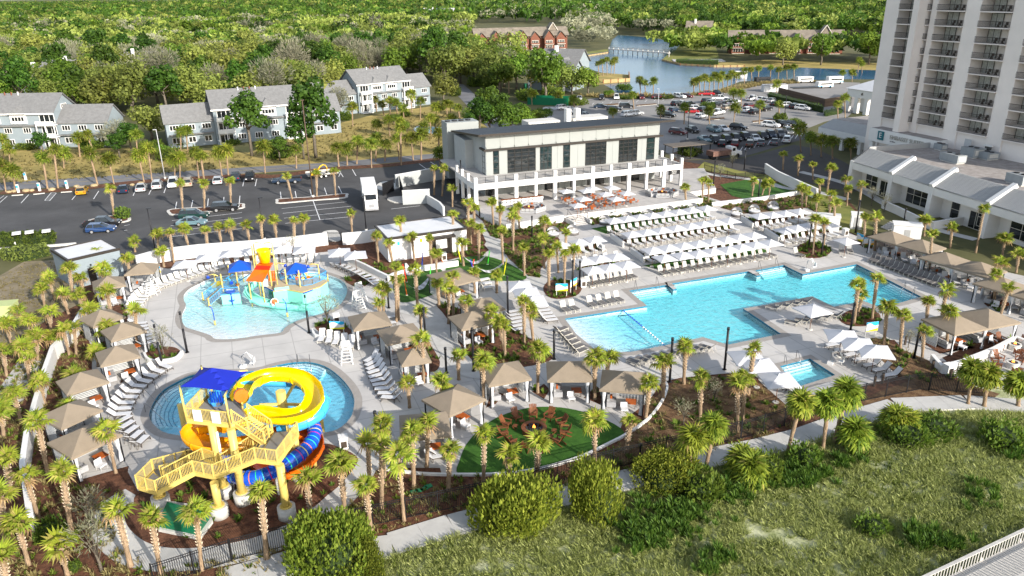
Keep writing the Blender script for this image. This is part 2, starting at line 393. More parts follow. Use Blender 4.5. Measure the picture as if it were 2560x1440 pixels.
M['lake']=mat('lake water',(0.022,0.085,0.17),0.2,0.2,0.02,0.3,spec=0.12,coord='World',bscale=0.6)  # blue sky reflection put into the diffuse colour, with specular kept low
# ---------------------------------------------------------------- pools (outlines at the water's edge)
POOL=smooth_main=[(1573,727),(1665,713),(1673,716),(1683,724),(1692,722),(1680,709),(1870,679),(1876,680),(1892,690),(1902,688),(1886,677),(1960,663),(1984,675),(2007,686),(2142,661),(2225,702),(2303,742),(2250,757),(2195,767),(2160,753),(2085,767),(2030,741),(1920,761),(1858,772),(1905,803),(1952,835),(1820,862),(1757,843),(1662,864),(1577,880),(1495,880),(1440,835),(1412,797),(1515,781),(1618,765)]
KID=smooth([(460,738),(474,723),(495,712),(517,701),(557,690),(622,686),(682,682),(740,680),(786,680),(819,687),(846,697),(864,710),(868,727),(860,749),(842,768),(804,785),(767,794),(735,806),(712,820),(701,832),(654,838),(589,847),(540,848),(525,838),(489,826),(465,818),(455,802),(456,785),(462,772),(465,762),(460,751)],n=3)
SLD=smooth([(376,1025),(389,998),(409,975),(443,955),(475,940),(510,934),(560,932),(624,929),(658,924),(692,914),(738,906),(783,907),(824,922),(862,955),(883,988),(885,1016),(874,1048),(842,1074),(799,1083),(700,1096),(600,1098),(500,1094),(420,1084),(389,1066),(374,1045)],n=3)
SPA=[(1950,916),(2025,897),(2088,938),(1993,968)]
POOLW,KIDW,SLDW,SPAW=W2(POOL),W2(KID),W2(SLD),W2(SPA)
RESORT=W2([(305,690),(395,655),(640,628),(830,603),(960,590),(1165,545),(1165,480),(1160,440),(1250,420),(1690,395),(1760,405),(1850,425),(1960,440),(2120,500),(2200,590),(2330,650),(2560,700),(2700,720),(2700,1000),(2420,960),(2330,935),(2200,980),(2050,1060),(1900,1120),(1620,1180),(1400,1235),(1180,1290),(900,1365),(700,1430),(560,1475),(200,1600),(-200,1600),(-100,1300),(-60,1000),(20,860),(120,800),(170,700)])
HOLES=[POOLW,KIDW,SLDW,SPAW]
sheet('mulch_ground',RESORT,0.0,M['mulch'],HOLES)
BIG=[(-9000,-200),(9000,-200),(9000,14000),(-9000,14000)]
sheet('ground',BIG,0.0,M['earth'],[RESORT])
DECK=W2([(330,690),(395,668),(420,672),(560,660),(660,648),(830,628),(856,640),(905,668),(950,690),(985,706),(1010,690),(1100,655),(1200,632),(1218,600),(1190,560),(1160,540),(1185,535),(1215,560),(1250,610),(1262,640),(1300,660),(1340,690),(1375,640),(1400,600),(1385,578),(1445,560),(1462,535),(1760,490),(1860,520),(1990,505),(2040,525),(2075,560),(2140,590),(2230,640),(2330,640),(2560,690),(2700,740),(2700,900),(2560,862),(2480,842),(2330,905),(2290,850),(2225,850),(2180,845),(2130,860),(2190,885),(2245,942),(2140,970),(2080,990),(2010,1035),(1985,1030),(1905,960),(1880,930),(1800,935),(1700,945),(1655,955),(1620,1005),(1560,1050),(1545,1085),(1480,1065),(1400,1045),(1320,1045),(1260,1065),(1215,1095),(1185,1130),(1165,1184),(1105,1188),(1100,1170),(1020,1170),(960,1180),(938,1120),(905,1110),(890,1140),(845,1117),(800,1108),(700,1120),(560,1140),(470,1110),(420,1190),(345,1228),(320,1180),(322,1165),(200,1200),(150,1130),(120,1060),(160,990),(230,930),(230,870),(200,800),(250,750),(290,720)])
sheet('pool_deck',DECK,0.02,M['concrete'],HOLES)
for nm,pl,ex in(('pool_coping',POOLW,0.85),('pool_coping',KIDW,0.75),('pool_coping',SLDW,0.75),('pool_coping',SPAW,0.7)):
 sheet(nm,offset(pl,ex),0.026,M['coping'],[pl])
def absorb(col,dens):
 m=M['water'].copy();t=m.node_tree;v=t.nodes.new('ShaderNodeVolumeAbsorption');v.inputs['Color'].default_value=(*col,1);v.inputs['Density'].default_value=dens
 t.links.new(v.outputs[0],t.nodes['Material Output'].inputs['Volume'])
 for n in t.nodes:
  if n.type=='BSDF_TRANSPARENT':n.inputs[0].default_value=(1,1,1,1)
 return m
M['body']=absorb((0.10,0.90,0.945),0.52);M['body'].name='pool water body'
M['bodydeep']=absorb((0.05,0.76,0.92),0.60);M['bodydeep'].name='slide pool water body'
M['bodykid']=absorb((0.15,0.88,0.90),0.50);M['bodykid'].name='shallow water body'
WZ=-0.10
def pool(poly,depth,floor,body,pieces=None):
 sg=1 if area2(poly)>0 else-1
 P=poly if sg>0 else poly[::-1]
 pieces=pieces or[P]
 fl=MB();wt=MB();wl=MB()
 for pc in pieces:
  pc=pc if area2(pc)>0 else pc[::-1]
  tris=tessellate_polygon([[Vector((p[0],p[1],0))for p in pc]])
  tris=[t if(pc[t[1]][0]-pc[t[0]][0])*(pc[t[2]][1]-pc[t[0]][1])-(pc[t[1]][1]-pc[t[0]][1])*(pc[t[2]][0]-pc[t[0]][0])>0 else t[::-1]for t in tris]
  fl.add([(p[0],p[1],-depth(p))for p in pc],tris,floor)
  n=len(pc);o=[(p[0],p[1],WZ)for p in pc]+[(p[0],p[1],min(WZ-0.004,-depth(p)+0.01))for p in pc]
  wt.add(o,list(tris)+[tuple(i+n for i in t[::-1])for t in tris]+[(i,i+n,(i+1)%n+n,(i+1)%n)for i in range(n)],body)
 n=len(P)
 for i in range(n):
  a,b=P[i],P[(i+1)%n]
  wl.quad([(a[0],a[1],0.02),(b[0],b[1],0.02),(b[0],b[1],WZ-0.10),(a[0],a[1],WZ-0.10)],M['tile']if body!=M['bodykid']else M['plasterpale'])
  wl.quad([(a[0],a[1],WZ-0.10),(b[0],b[1],WZ-0.10),(b[0],b[1],min(-depth(b),WZ-.12)-.02),(a[0],a[1],min(-depth(a),WZ-.12)-.02)],floor)
 fl.obj('pool_floor',kind='structure');wl.obj('pool_wall',kind='structure');wt.obj('pool_water',kind='structure')
r0,r1=G(1553,829-0).xy,G(1660,863).xy
RA,RB=G(1557,776).xy,G(1662,864).xy
def maind(p):
 P=Vector(p);
 a,b=RA,RB;d=(b-a).normalized();n=Vector((d.y,-d.x));s=(P-a).dot(n)
 c=G(1440,835).xy;sc=(c-a).dot(n);k=s/sc
 if k<0.02:return .80
 return max(0.112,.76-.67*min(1,k))
beach=W2([(1557,775),(1610,820),(1662,864),(1577,880),(1495,880),(1440,835),(1412,797),(1515,781)])
rest=W2([p for p in POOL if p not in[(1577,880),(1495,880),(1440,835),(1412,797),(1515,781)]][:-1]+[(1618,765),(1557,775)])
idx=POOL.index((1662,864))
rest=W2(POOL[:idx+1]+[(1610,820),(1557,775),(1618,765)])
pool(POOLW,maind,M['plasterpale'],M['body'],[beach,rest])
def kidd(p):
 x,y=PX((p[0],p[1],0));return 0.112+0.30*max(0,min(1,(838-y)/60))
pool(KIDW,kidd,M['plasterpale'],M['bodykid'])
pool(SLDW,lambda p:.75,M['plasterpale'],M['bodydeep'])
pool(SPAW,lambda p:.7,M['plasterpale'],M['body'])
def steps(pts,inw,n,z0=-0.2,dz=0.13,w=0.34):
 for k in range(n):
  mb=MB();q=[Vector((p.x,p.y))+inw*w*k for p in pts]
  for a,b in zip(q,q[1:]):
   c=(a+b)/2+inw*w/2;d=b-a
   mb.box((c.x,c.y,(z0-dz*k-1.25)/2),(d.length,w,1.25+z0-dz*k),M['plasterpale'],math.atan2(d.y,d.x))
   c2=(a+b)/2+inw*(w-0.03);mb.box((c2.x,c2.y,z0-dz*k+0.006),(d.length,0.07,0.012),M['tile'],math.atan2(d.y,d.x))
  mb.obj('pool_step',kind='structure')
U=(G(1870,679)-G(1573,727)).xy.normalized();V=Vector((-U.y,U.x))
AU=math.atan2(U.y,U.x)
steps([G(1578,727),G(1664,713)],-V,4);steps([G(1895,677),G(1958,665)],-V,4)
_e=(G(2303,742)-G(2225,702)).xy.normalized();steps([G(2228,705),G(2300,741)],Vector((_e.y,-_e.x))*(1),5)
steps([G(1956,916),G(2022,899)],-V,3)
for k in range(5):
 for arc,c in(([(384,1062),(377,1045),(379,1022),(392,998),(412,976),(440,959)],G(620,1010).xy),([(722,910),(745,907),(770,907),(796,911),(812,918)],G(745,1010).xy)):
  if arc[0][0]>600 and k>3:continue
  mb=MB();q=[]
  for x,y in smooth(arc,False,4):
   p=G(x,y).xy;q.append(p+(c-p).normalized()*(0.36*k+0.05))
  for a,b in zip(q,q[1:]):
   m_=(a+b)/2;d=b-a;nn=(c-m_).normalized()*0.18
   mb.box((m_.x+nn.x,m_.y+nn.y,-0.50-0.06*k),(d.length+.03,0.36,0.54-0.12*k),M['plasterpale'],math.atan2(d.y,d.x))
   m2=m_+nn*1.85;mb.box((m2.x,m2.y,-0.22-0.12*k),(d.length+.03,0.06,0.02),M['tile'],math.atan2(d.y,d.x))
  mb.obj('pool_step',kind='structure')
# ---------------------------------------------------------------- roads, lots, lawns, lake
_z=[0.004]
def ground(name,px,m,z=None,sm=False,**k):
 if z is None:_z[0]+=0.004;z=_z[0]
 return sheet(name,W2(smooth(px,n=4)if sm else px),z,m,**k)
ground('lawn',[(-200,380),(40,372),(260,372),(340,368),(480,374),(620,382),(760,335),(860,305),(930,288),(1100,262),(1165,285),(1240,330),(1200,400),(1150,395),(820,422),(350,452),(-200,480)],M['lawn'])
ground('dune',[(-300,1640),(560,1478),(700,1432),(900,1367),(1180,1292),(1400,1237),(1620,1182),(1900,1122),(2050,1062),(2200,982),(2330,937),(2420,962),(2700,1002),(3400,1300),(3000,1900),(1200,2400),(-300,2400)],M['sand'],kind='structure')if False else None
ground('dune',[(430,1530),(560,1478),(700,1432),(900,1367),(1180,1292),(1400,1237),(1620,1182),(1900,1122),(2050,1062),(2200,982),(2330,937),(2420,962),(2700,1002),(3100,1200),(2900,1900),(1200,1900),(430,1900)],M['sand'],z=0.015)
ground('lawn',[(1330,150),(1440,133),(1525,122),(1535,133),(1450,142),(1415,146),(1380,170),(1320,175)],M['lawn2'])
ground('lawn',[(1580,98),(1640,90),(1700,92),(1790,120),(1800,150),(1700,160),(1650,152),(1665,140),(1690,126),(1640,118)],M['lawn2'])
ground('lawn',[(1780,158),(1900,150),(2250,160),(2250,178),(2100,173),(1860,168),(1790,168)],M['lawn'])
ground('lawn',[(1480,190),(1505,181),(1572,186),(1574,204),(1508,211),(1470,214)],M['lawn'])
ground('lake',[(1412,141),(1450,138),(1520,129),(1530,100),(1545,88),(1580,90),(1640,96),(1700,110),(1690,125),(1665,140),(1655,150),(1700,162),(1785,168),(1860,168),(2002,169),(2100,173),(2230,177),(2230,199),(2100,198),(1995,202),(1915,200),(1850,204),(1800,223),(1767,232),(1700,235),(1620,237),(1538,234),(1530,222),(1508,211),(1574,205),(1573,187),(1505,182),(1470,172),(1421,162)],M['lake'])
ground('parking_lot',[(-200,520),(0,488),(180,480),(350,458),(600,441),(692,443),(815,427),(975,418),(1150,393),(1170,480),(1165,546),(960,592),(830,605),(640,630),(395,657),(305,692),(150,640),(0,624),(-200,650)],M['asphalt'])
ground('road',[(-200,500),(0,476),(175,467),(350,451),(550,438),(825,421),(1150,392),(1290,372),(1290,355),(1150,379),(820,407),(640,417),(175,446),(-200,470)],M['road'])
ground('far_parking_lot',[(1375,268),(1480,246),(1600,240),(1700,238),(1790,230),(1900,207),(2040,202),(2150,207),(2150,262),(2120,292),(2060,305),(1960,345),(1850,395),(1700,400),(1560,330),(1400,325),(1330,300)],M['asphalt2'])
ground('sealed_drive',[(1700,402),(1850,397),(1900,385),(1985,362),(2040,372),(2110,405),(2170,440),(2140,480),(2070,470),(1960,442),(1850,427)],M['asphalt3'])
ground('sealed_bays',[(1690,400),(1700,352),(1850,330),(2010,322),(2040,340),(1960,362),(1850,395)],mat('dark worn asphalt',(0.085,0.08,0.078),0.9,0.1,0.15,coord='World'))
ground('road',[(1130,205),(1160,212),(1215,262),(1260,300),(1330,335),(1250,350),(1200,300),(1150,245),(1118,215)],M['road'])
ground('bare_lot',[(0,690),(60,655),(160,650),(185,690),(200,760),(120,800),(40,850),(0,880),(-60,900),(-60,700)],M['bare'])
ground('lawn_strip',[(1760,405),(1850,428),(1960,444),(2080,475),(2200,585),(2150,592),(2080,560),(2040,525),(1940,452),(1850,440),(1740,425)],M['lawn2'])
def strip(name,pts,w,m,z=None,sm=True,**k):
 if z is None:_z[0]+=0.004;z=_z[0]
 q=smooth(pts,False,5)if sm else pts
 return sheet(name,stroke([G(*p)for p in q],w),z,m,**k)
strip('mulch_strip',[(0,482),(180,474),(350,455),(600,440),(692,441),(815,423),(975,413),(1150,391)],3.2,M['mulch'])
for px in([(1745,430),(1800,440),(1900,452),(1960,470),(2040,480),(2120,500)],[(2000,430),(2100,455),(2160,480),(2230,520),(2330,570),(2440,600)]):strip('footpath',px,1.8,M['path'])
strip('footpath',[(1395,275),(1370,268),(1360,282),(1372,300),(1400,312)],2.2,M['path'])
strip('footpath',[(1000,770),(1065,790),(1100,830),(1122,870),(1150,905),(1180,930),(1260,935)],2.5,M['path'],z=0.06)
strip('footpath',[(334,1235),(290,1262),(268,1300),(285,1345),(340,1385),(430,1400),(560,1388),(690,1352),(800,1290),(870,1225),(915,1160),(935,1120)],2.3,M['path'],z=0.018)
strip('footpath',[(18,1010),(40,960),(60,930),(80,900)],2.6,M['path'],z=0.016)
strip('footpath',[(1215,560),(1240,610),(1262,650),(1320,690),(1400,735)],2.6,M['path'],z=0.024)
strip('footpath',[(1010,690),(1060,682),(1140,660),(1235,645)],2.4,M['path'],z=0.022)
strip('footpath',[(2330,905),(2290,870),(2255,835),(2180,800)],3.0,M['concrete'],z=0.023,sm=False)
LAWN=smooth([(1148,1186),(1150,1150),(1166,1112),(1196,1078),(1240,1046),(1296,1026),(1350,1018),(1420,1022),(1500,1044),(1560,1080),(1530,1104),(1450,1142),(1350,1171),(1250,1184)],n=4)
ground('turf',LAWN,M['turf'],z=0.05)
ground('turf',[(1478,572),(1745,523),(1775,540),(1770,545),(1700,552),(1515,585)],M['turf'],z=0.05)
ground('turf',[(1608,665),(1880,612),(1925,630),(1640,673)],M['turf'],z=0.05)
ground('turf',[(1800,462),(1880,447),(2010,470),(1975,482),(1860,497),(1830,490)],M['turf'],z=0.05)
ground('turf',smooth([(1125,655),(1200,640),(1262,655),(1312,685),(1300,702),(1180,700),(1120,690)]),M['turf'],z=0.05)
ground('turf',smooth([(985,705),(1040,680),(1100,672),(1110,720),(1060,745),(1000,755)]),M['turf'],z=0.054)
BEDS={
 'tower bed':[(345,1229),(430,1192),(560,1142),(650,1130),(800,1110),(845,1118),(890,1140),(890,1163),(845,1218),(792,1256),(705,1311),(580,1346),(517,1350),(455,1341),(367,1306),(337,1281)],
 'round':[(362,890),(375,875),(410,867),(440,870),(455,885),(440,900),(400,907),(372,903)],
 'sign':[(787,818),(800,806),(830,800),(860,812),(880,830),(858,840),(810,836)],
 'cab':[(1010,835),(1055,832),(1075,860),(1100,905),(1085,930),(1040,920),(1022,870)],
 'cab2':[(1185,905),(1160,880),(1120,800),(1090,760),(1140,770),(1220,790),(1260,810),(1330,850),(1375,880),(1370,905),(1250,925)],
 'cab3':[(860,700),(910,685),(930,700),(900,720)],
 'bedwall':[(862,640),(905,662),(960,690),(980,700),(985,685),(950,660),(900,648)],
 'bedrest':[(1110,640),(1140,630),(1200,600),(1222,625),(1205,640),(1150,645)],
 'bedplaza':[(1195,530),(1240,528),(1430,565),(1440,575),(1250,598),(1225,590)],
 'bedplaza2':[(1250,610),(1385,588),(1390,600),(1355,640),(1350,695),(1320,690),(1270,645)],
 'bedmid':[(1358,720),(1380,700),(1440,703),(1455,720),(1440,740),(1400,748),(1370,742)],
 'bedA':[(1470,535),(1760,492),(1800,515),(1755,520),(1480,563)],
 'bedA2':[(1800,520),(1830,505),(2010,490),(2090,520),(2080,560),(2020,520),(1860,535)],
 'bedB':[(1555,600),(1815,560),(1830,575),(1810,580),(1575,612)],
 'bedC':[(1590,640),(1870,590),(1890,610),(1610,655)],
 'bedD':[(1420,625),(1490,612),(1505,622),(1435,637)],
 'bedE':[(1440,665),(1530,650),(1540,660),(1450,678)],
 'bedI':[(1862,550),(1990,530),(2020,540),(1900,565)],
 'bedJ':[(1925,585),(2080,560),(2105,575),(1950,600)],
 'oval1':[(1990,630),(2000,612),(2035,605),(2072,618),(2076,632),(2050,645),(2010,644)],
 'oval2':[(2098,800),(2115,780),(2150,772),(2190,780),(2202,795),(2190,812),(2130,816)],
 'bedfire':[(1620,1010),(1690,950),(1800,940),(1880,935),(1905,962),(1990,1035),(1900,1080),(1700,1130),(1560,1170),(1490,1150),(1570,1095),(1620,1055)],
 'beddune':[(2340,905),(2380,928),(2430,962),(2330,935)],
 'bedR':[(2245,870),(2330,905),(2380,945),(2330,960),(2260,950),(2180,880),(2150,850),(2210,848)],
 'bedR2':[(2295,690),(2335,665),(2365,680),(2345,705)],
 'bedR3':[(2460,760),(2480,720),(2500,700),(2520,760),(2500,790)],
 'bedR4':[(2310,860),(2290,840),(2350,850),(2440,870),(2500,850),(2560,845),(2560,858),(2480,842),(2350,885)],
 'bedR5':[(2130,600),(2200,600),(2210,625),(2160,620)],
 'bedlawn':[(1215,1020),(1230,980),(1260,985),(1240,1010)],
 'bedl2':[(1330,980),(1360,960),(1375,975),(1360,998)],
 'bedl3':[(1460,995),(1490,965),(1515,985),(1500,1012)],
 'left':[(230,800),(300,760),(320,800),(300,850),(350,900),(300,960),(330,880),(260,920),(240,860)],
}
BEDW={}
for k,p in BEDS.items():
 q=smooth(p,n=3)if k in('tower bed','round','sign','cab','cab2','oval1','oval2','bedmid','cab3','left')else p
 BEDW[k]=W2(q)
 _z[0]+=0.0005
 sheet('mulch_bed',BEDW[k],0.034+(_z[0]%0.004),M['mulchdry']if k in('bedfire','bedR','bedplaza','bedplaza2','bedA','bedA2')else M['mulch'])
sheet('plaza',W2([(2330,910),(2355,937),(2400,925),(2480,892),(2536,862),(2700,900),(2700,985),(2500,972),(2420,958),(2380,938)]),.048,M['concrete']);sheet('plaza',W2([(2350,800),(2480,765),(2545,800),(2450,848),(2370,842)]),.052,M['concrete']);sheet('mulch_bed',W2([(1890,1122),(2050,1058),(2200,978),(2330,934),(2420,962),(2500,985),(2480,998),(2250,1000),(2120,1040),(2010,1078),(1900,1112),(1790,1135)]),.022,M['mulchdry'])
sw=[G(*p)for p in[(600,1440),(760,1395),(945,1370),(1110,1318),(1250,1280),(1400,1240),(1560,1200),(1640,1180),(1790,1140),(1900,1118),(2010,1090),(2120,1050),(2250,1012),(2420,1005),(2560,1015),(2660,1025)]]
L_=2.2;L_=sum((b-a).length for a,b in zip(sw,sw[1:]));L_/=int(L_/2.2);sl_=MB();sl_.box((0,0,0),(L_-0.015,2.3,0.1),M['path']);slab_me=sl_.mesh('path_slab')
kb_=MB();kb_.box((0,0,0),(L_-0.02,0.14,0.16),M['curb']);kerb_me=kb_.mesh('kerb_stone')
_root=link('dune_footpath',None,kind='structure')
tot=sum((b-a).length for a,b in zip(sw,sw[1:]));n_=round(tot/L_)+1
for i,(p,t)in enumerate(along(sw,n_)):
 link('slab',slab_me,_root,(p.x,p.y,0.03+0.004*(i%2)),math.atan2(t.y,t.x))
 nn=Vector((t.y,-t.x,0))*1.28;link('kerb_stone',kerb_me,_root,(p.x+nn.x,p.y+nn.y,0.05),math.atan2(t.y,t.x))
# ---------------------------------------------------------------- painted lines
def lines(name,segs,w,m,z):
 mb=MB()
 for a,b in segs:
  a=G(*a);b=G(*b);c=(a+b)/2;d=b-a;L=d.length;d.normalize();n=Vector((-d.y,d.x,0))*w/2;h=d*L/2
  mb.quad([(p.x,p.y,z)for p in(c-h-n,c+h-n,c+h+n,c-h+n)],m)
 return mb.obj(name,kind='structure')
seg=[((53,508),(72,487)),((180,500),(192,486)),((234,498),(247,478)),((333,490),(342,468)),((372,487),(385,462)),((410,483),(417,463)),((453,472),(458,455)),((500,465),(503,448)),((565,460),(568,440)),((607,466),(611,447)),((638,466),(642,448)),((438,526),(442,505)),((478,521),(482,501)),((519,516),(521,497)),((559,507),(560,493)),((598,510),(600,490)),
 ((703,498),(701,480)),((741,495),(738,478)),((779,491),(775,474)),((817,487),(811,470)),((855,484),(846,466)),((847,442),(852,430)),((890,440),(881,424)),((858,443),(848,427)),((1048,410),(1066,423)),((1076,405),(1102,422)),((1105,403),(1137,424)),((1134,400),(1160,412))]
seg+=[((704,522),(867,505)),((707,534),(878,516)),((710,546),(876,530)),((713,559),(870,543)),((783,503),(800,550))]
seg+=[((430,552),(605,532)),((427,565),(605,545)),((430,578),(605,559)),((430,592),(605,572)),((310,565),(325,562)),((310,577),(318,576)),((978,523),(1050,515))]
lines('parking_lines',seg,0.14,M['line'],0.05)
lines('kerb_line',[((1010,512),(1054,500))],0.3,M['line'],0.052)
hat=[((0,507),(18,491)),((0,497),(10,490)),((112,502),(128,482)),((124,503),(141,483))]
for i in range(8):u=i/7;hat.append(((113+15*u,502-20*u),(125+15*u,502-20*u)))
lines('hatched_bay',hat,0.12,M['line'],0.054)
lines('road_line',[((0,462),(175,456)),((175,456),(420,442)),((600,427),(800,414))],0.1,M['yline'],0.05)
farseg=[]
for i in range(14):farseg.append(((1850+11.5*i,378-2.6*i),(1857+11.5*i,367-2.6*i)))
for i in range(12):farseg.append(((1480+22*i,262-1.2*i),(1486+22*i,257-1.2*i)))
lines('far_parking_lines',farseg,0.14,M['line'],0.05)
def island(px,trees=None):
 P=W2(smooth(px,n=4));mb=MB();mb.prism(offset(P,0.25),0.0,0.16,M['curb'],holes=None);mb.obj('kerbed_island',kind='structure');sheet('mulch_bed',offset(P,-0.25),0.17,M['mulch'])
island([(424,534),(430,525),(520,519),(600,511),(608,516),(600,522),(520,530),(440,538)]);island([(694,504),(700,499),(780,494),(860,486),(866,490),(858,496),(780,502),(700,509)])
island([(225,552),(290,540),(320,545),(322,552),(300,557),(245,560)])
_p=MB();_p.prism(W2(smooth([(968,498),(1000,492),(1045,497),(1040,508),(985,508)],n=3)),0,0.15,M['curb']);_p.obj('kerbed_island',kind='structure')
_p=MB();_p.prism(W2(smooth([(940,470),(950,458),(975,455),(1000,470),(960,477)],n=3)),0,0.15,M['curb']);_p.obj('kerbed_island',kind='structure')
_p=MB();_p.prism(W2(smooth([(806,590),(810,580),(840,577),(850,590),(850,602),(830,604)],n=3)),0,0.12,M['curb']);_p.obj('kerbed_island',kind='structure')
for q in([(30,490),(58,488)],[(84,487),(112,484)],[(153,482),(180,480)]):
 a,b=G(*q[0]),G(*q[1]);mb=MB();mb.bar(a+Vector((0,0,.1)),b+Vector((0,0,.1)),0.2,0.14,M['curb']);mb.obj('wheel_stop',label='pale concrete wheel stop at the head of the %s parking bay from the left'%('second' if q[0][0]<50 else 'third' if q[0][0]<100 else 'fifth'),cat='wheel stop',group='wheel stops along the road side')
for px in([(1790,318),(1830,314),(1835,318),(1795,322)],[(1765,298),(1810,294),(1812,298),(1768,302)],[(1880,303),(1930,299),(1932,303),(1882,307)],[(1940,318),(1990,308),(2020,312),(1975,324)],[(1590,263),(1640,259),(1642,262),(1592,266)],[(1508,262),(1545,259),(1547,263),(1510,266)],[(1680,385),(1715,370),(1760,378),(1725,395)]):
 _p=MB();P_=W2(px);_p.prism(P_,0,0.14,M['curb'],M['mulchdry']);_p.obj('kerbed_island',kind='structure')
# ---------------------------------------------------------------- plants
def frond_mesh(seed,leafm,segs=13,size=1.0,droop=0.5):
 """costapalmate fan on its stalk, pointing along +X from the crown's heart"""
 rnd=random.Random(seed);mb=MB();st=0.62*size
 mb.add([(0,-.035,0),(0,.035,0),(st,.018,0.05),(st,-.018,0.05),(st*.5,0,0.07)],[(0,1,4),(1,2,4),(2,3,4),(3,0,4)],leafm)
 for i in range(segs):
  a=R_(-118+236*i/(segs-1))+rnd.uniform(-.05,.05);L=size*(0.98-0.26*abs(i-(segs-1)/2)/(segs/2))*rnd.uniform(.86,1.08)
  w=0.095*size;dz=-droop*L*rnd.uniform(.5,1.2);fold=0.05
  ca,sa=math.cos(a),math.sin(a);nx,ny=-sa,ca;z0=0.05;bx=st
  m1=L*0.55
  p=[(bx,0,z0),(bx+ca*m1+nx*w,sa*m1+ny*w,z0+0.10+dz*.22),(bx+ca*L,sa*L,z0+dz),(bx+ca*m1-nx*w,sa*m1-ny*w,z0+0.10+dz*.22),(bx+ca*m1,sa*m1,z0+0.10+dz*.22+fold)]
  mb.add(p,[(0,1,4),(1,2,4),(2,3,4),(3,0,4)],leafm)
 return mb
def frond_frames(seed,n,spread):
 """matrices of the fronds of one crown; most reach up and out, the oldest hang"""
 rnd=random.Random(seed);out=[];bias=rnd.uniform(0,6.28)
 for i in range(n):
  a=2.4*i+rnd.uniform(-.4,.4);u=(i+.5)/n
  el=78-108*u**1.1*spread+rnd.uniform(-10,10)
  if rnd.random()<0.55:a=bias+(a-bias)*1.0
  s=rnd.uniform(.85,1.12)
  out.append((a,R_(el),s,rnd.uniform(-.5,.5)))
 return out
def fmat(a,el,s,tw):return Matrix.Rotation(a,4,'Z')@Matrix.Rotation(-el,4,'Y')@Matrix.Rotation(tw,4,'X')@Matrix.Scale(s,4)
FRONDS=[frond_mesh(i,M['palm'],14,1.0,d).mesh('palm_frond')for i,d in enumerate((.25,.45,.7,.35))]
DRY=leafy('dead palm leaf',(0.26,0.16,0.06),(0.45,0.32,0.16))
FRONDS.append(frond_mesh(9,DRY,9,0.8,.9).mesh('dry_palm_frond'))
def crown_mesh(seed,n,spread,leafm,segs,size=1.0):
 mb=MB();base=[frond_mesh(seed*5+k,leafm,segs,size,.3+.2*k)for k in range(3)]
 for k,fr in enumerate(frond_frames(seed,n,spread)):
  Mx=fmat(*fr);b=base[k%3];mb.add([Mx@Vector(v)for v in b.v],b.f,leafm)
 return mb.mesh('palm_crown')
def trunk_mesh(seed,r=0.19,boots=True):
 """one metre of trunk, stretched to length; rough boots on the upper part"""
 rnd=random.Random(seed);mb=MB();n=8;N=12;pts=[];rs=[]
 for i in range(N):
  z=i/(N-1);pts.append((0.0,0.0,z));rs.append(r*(1.22 if i==0 else 0.95+(0.12 if z>0.45 else 0.0)+rnd.uniform(-.05,.06)))
 mb.tube(pts,rs,M['palmbark'],n)
 if boots:
  for i in range(70):
   z=0.42+0.57*i/70;a=i*2.4;rr=r*1.0;h=0.030
   c,s=math.cos(a),math.sin(a);w=0.075
   p=[(c*rr-s*w,s*rr+c*w,z),(c*rr+s*w,s*rr-c*w,z),(c*rr*1.7,s*rr*1.7,z+h)]
   mb.add(p+[(c*rr*.8,s*rr*.8,z+h*.6)],[(0,1,2),(1,3,2),(3,0,2)],M['palmboot'])
 return mb.mesh('palm_trunk')
TRUNKS=[trunk_mesh(i)for i in range(3)];TRUNKFAR=[trunk_mesh(7,0.2,False)]
CROWNS=[crown_mesh(i,26,1.05,M['palmfar'],8,1.25)for i in range(5)]
CROWNSBIG=[crown_mesh(20+i,60,1.3,M['palm'],12,1.25)for i in range(3)]
def palm(bx,by,cx,cy,label,group,near,big=False,z0=0.03,dens=1.0,seed=None):
 rnd=random.Random(int(bx*31+by));B=G(bx,by,z0);h=max(1.2,hgt(B,cy))
 px,_=PX(B+Vector((0,0,h)));depth=(B-Vector((0,0,CAM_H))+Vector((0,0,h))).dot(_f);lx=max(-.17*h,min(.17*h,(cx-px)*depth/FPX))
 t=thing('palm_tree',label,'palm tree',B,0,group)
 th=math.atan2(lx,h);tr=link('trunk',rnd.choice(TRUNKS if near else TRUNKFAR),t,(0,0,0));tr.rotation_euler=(0,th,0)
 L=math.hypot(lx,h);rs=rnd.uniform(.72,1.0);tr.scale=(rs,rs,L)
 top=Vector((lx,0,h))
 if not near or big:
  c=link('crown',rnd.choice(CROWNSBIG if big else CROWNS),t,top,rnd.uniform(0,6.28));s=rnd.uniform(.95,1.25)if not big else rnd.uniform(.72,.9);c.scale=(s,s,s*rnd.uniform(.85,1.1))
  return t
 n=int(rnd.randint(9,16)*dens);up=rnd.uniform(.7,1.15);mz=Matrix.Rotation(rnd.uniform(0,6.28),4,'Z')
 k=rnd.uniform(.70,.94)*(1.06 if bx<330 else 1)
 for i,fr in enumerate(frond_frames(rnd.random(),n,up)):
  me=FRONDS[4]if(i>=n-3 and rnd.random()<.8)else FRONDS[rnd.randrange(4)]
  f=bpy.data.objects.new('frond',me);COL.objects.link(f);f.parent=t
  f.matrix_local=Matrix.Translation(top)@mz@fmat(fr[0],fr[1],fr[2]*k,fr[3])
 return t
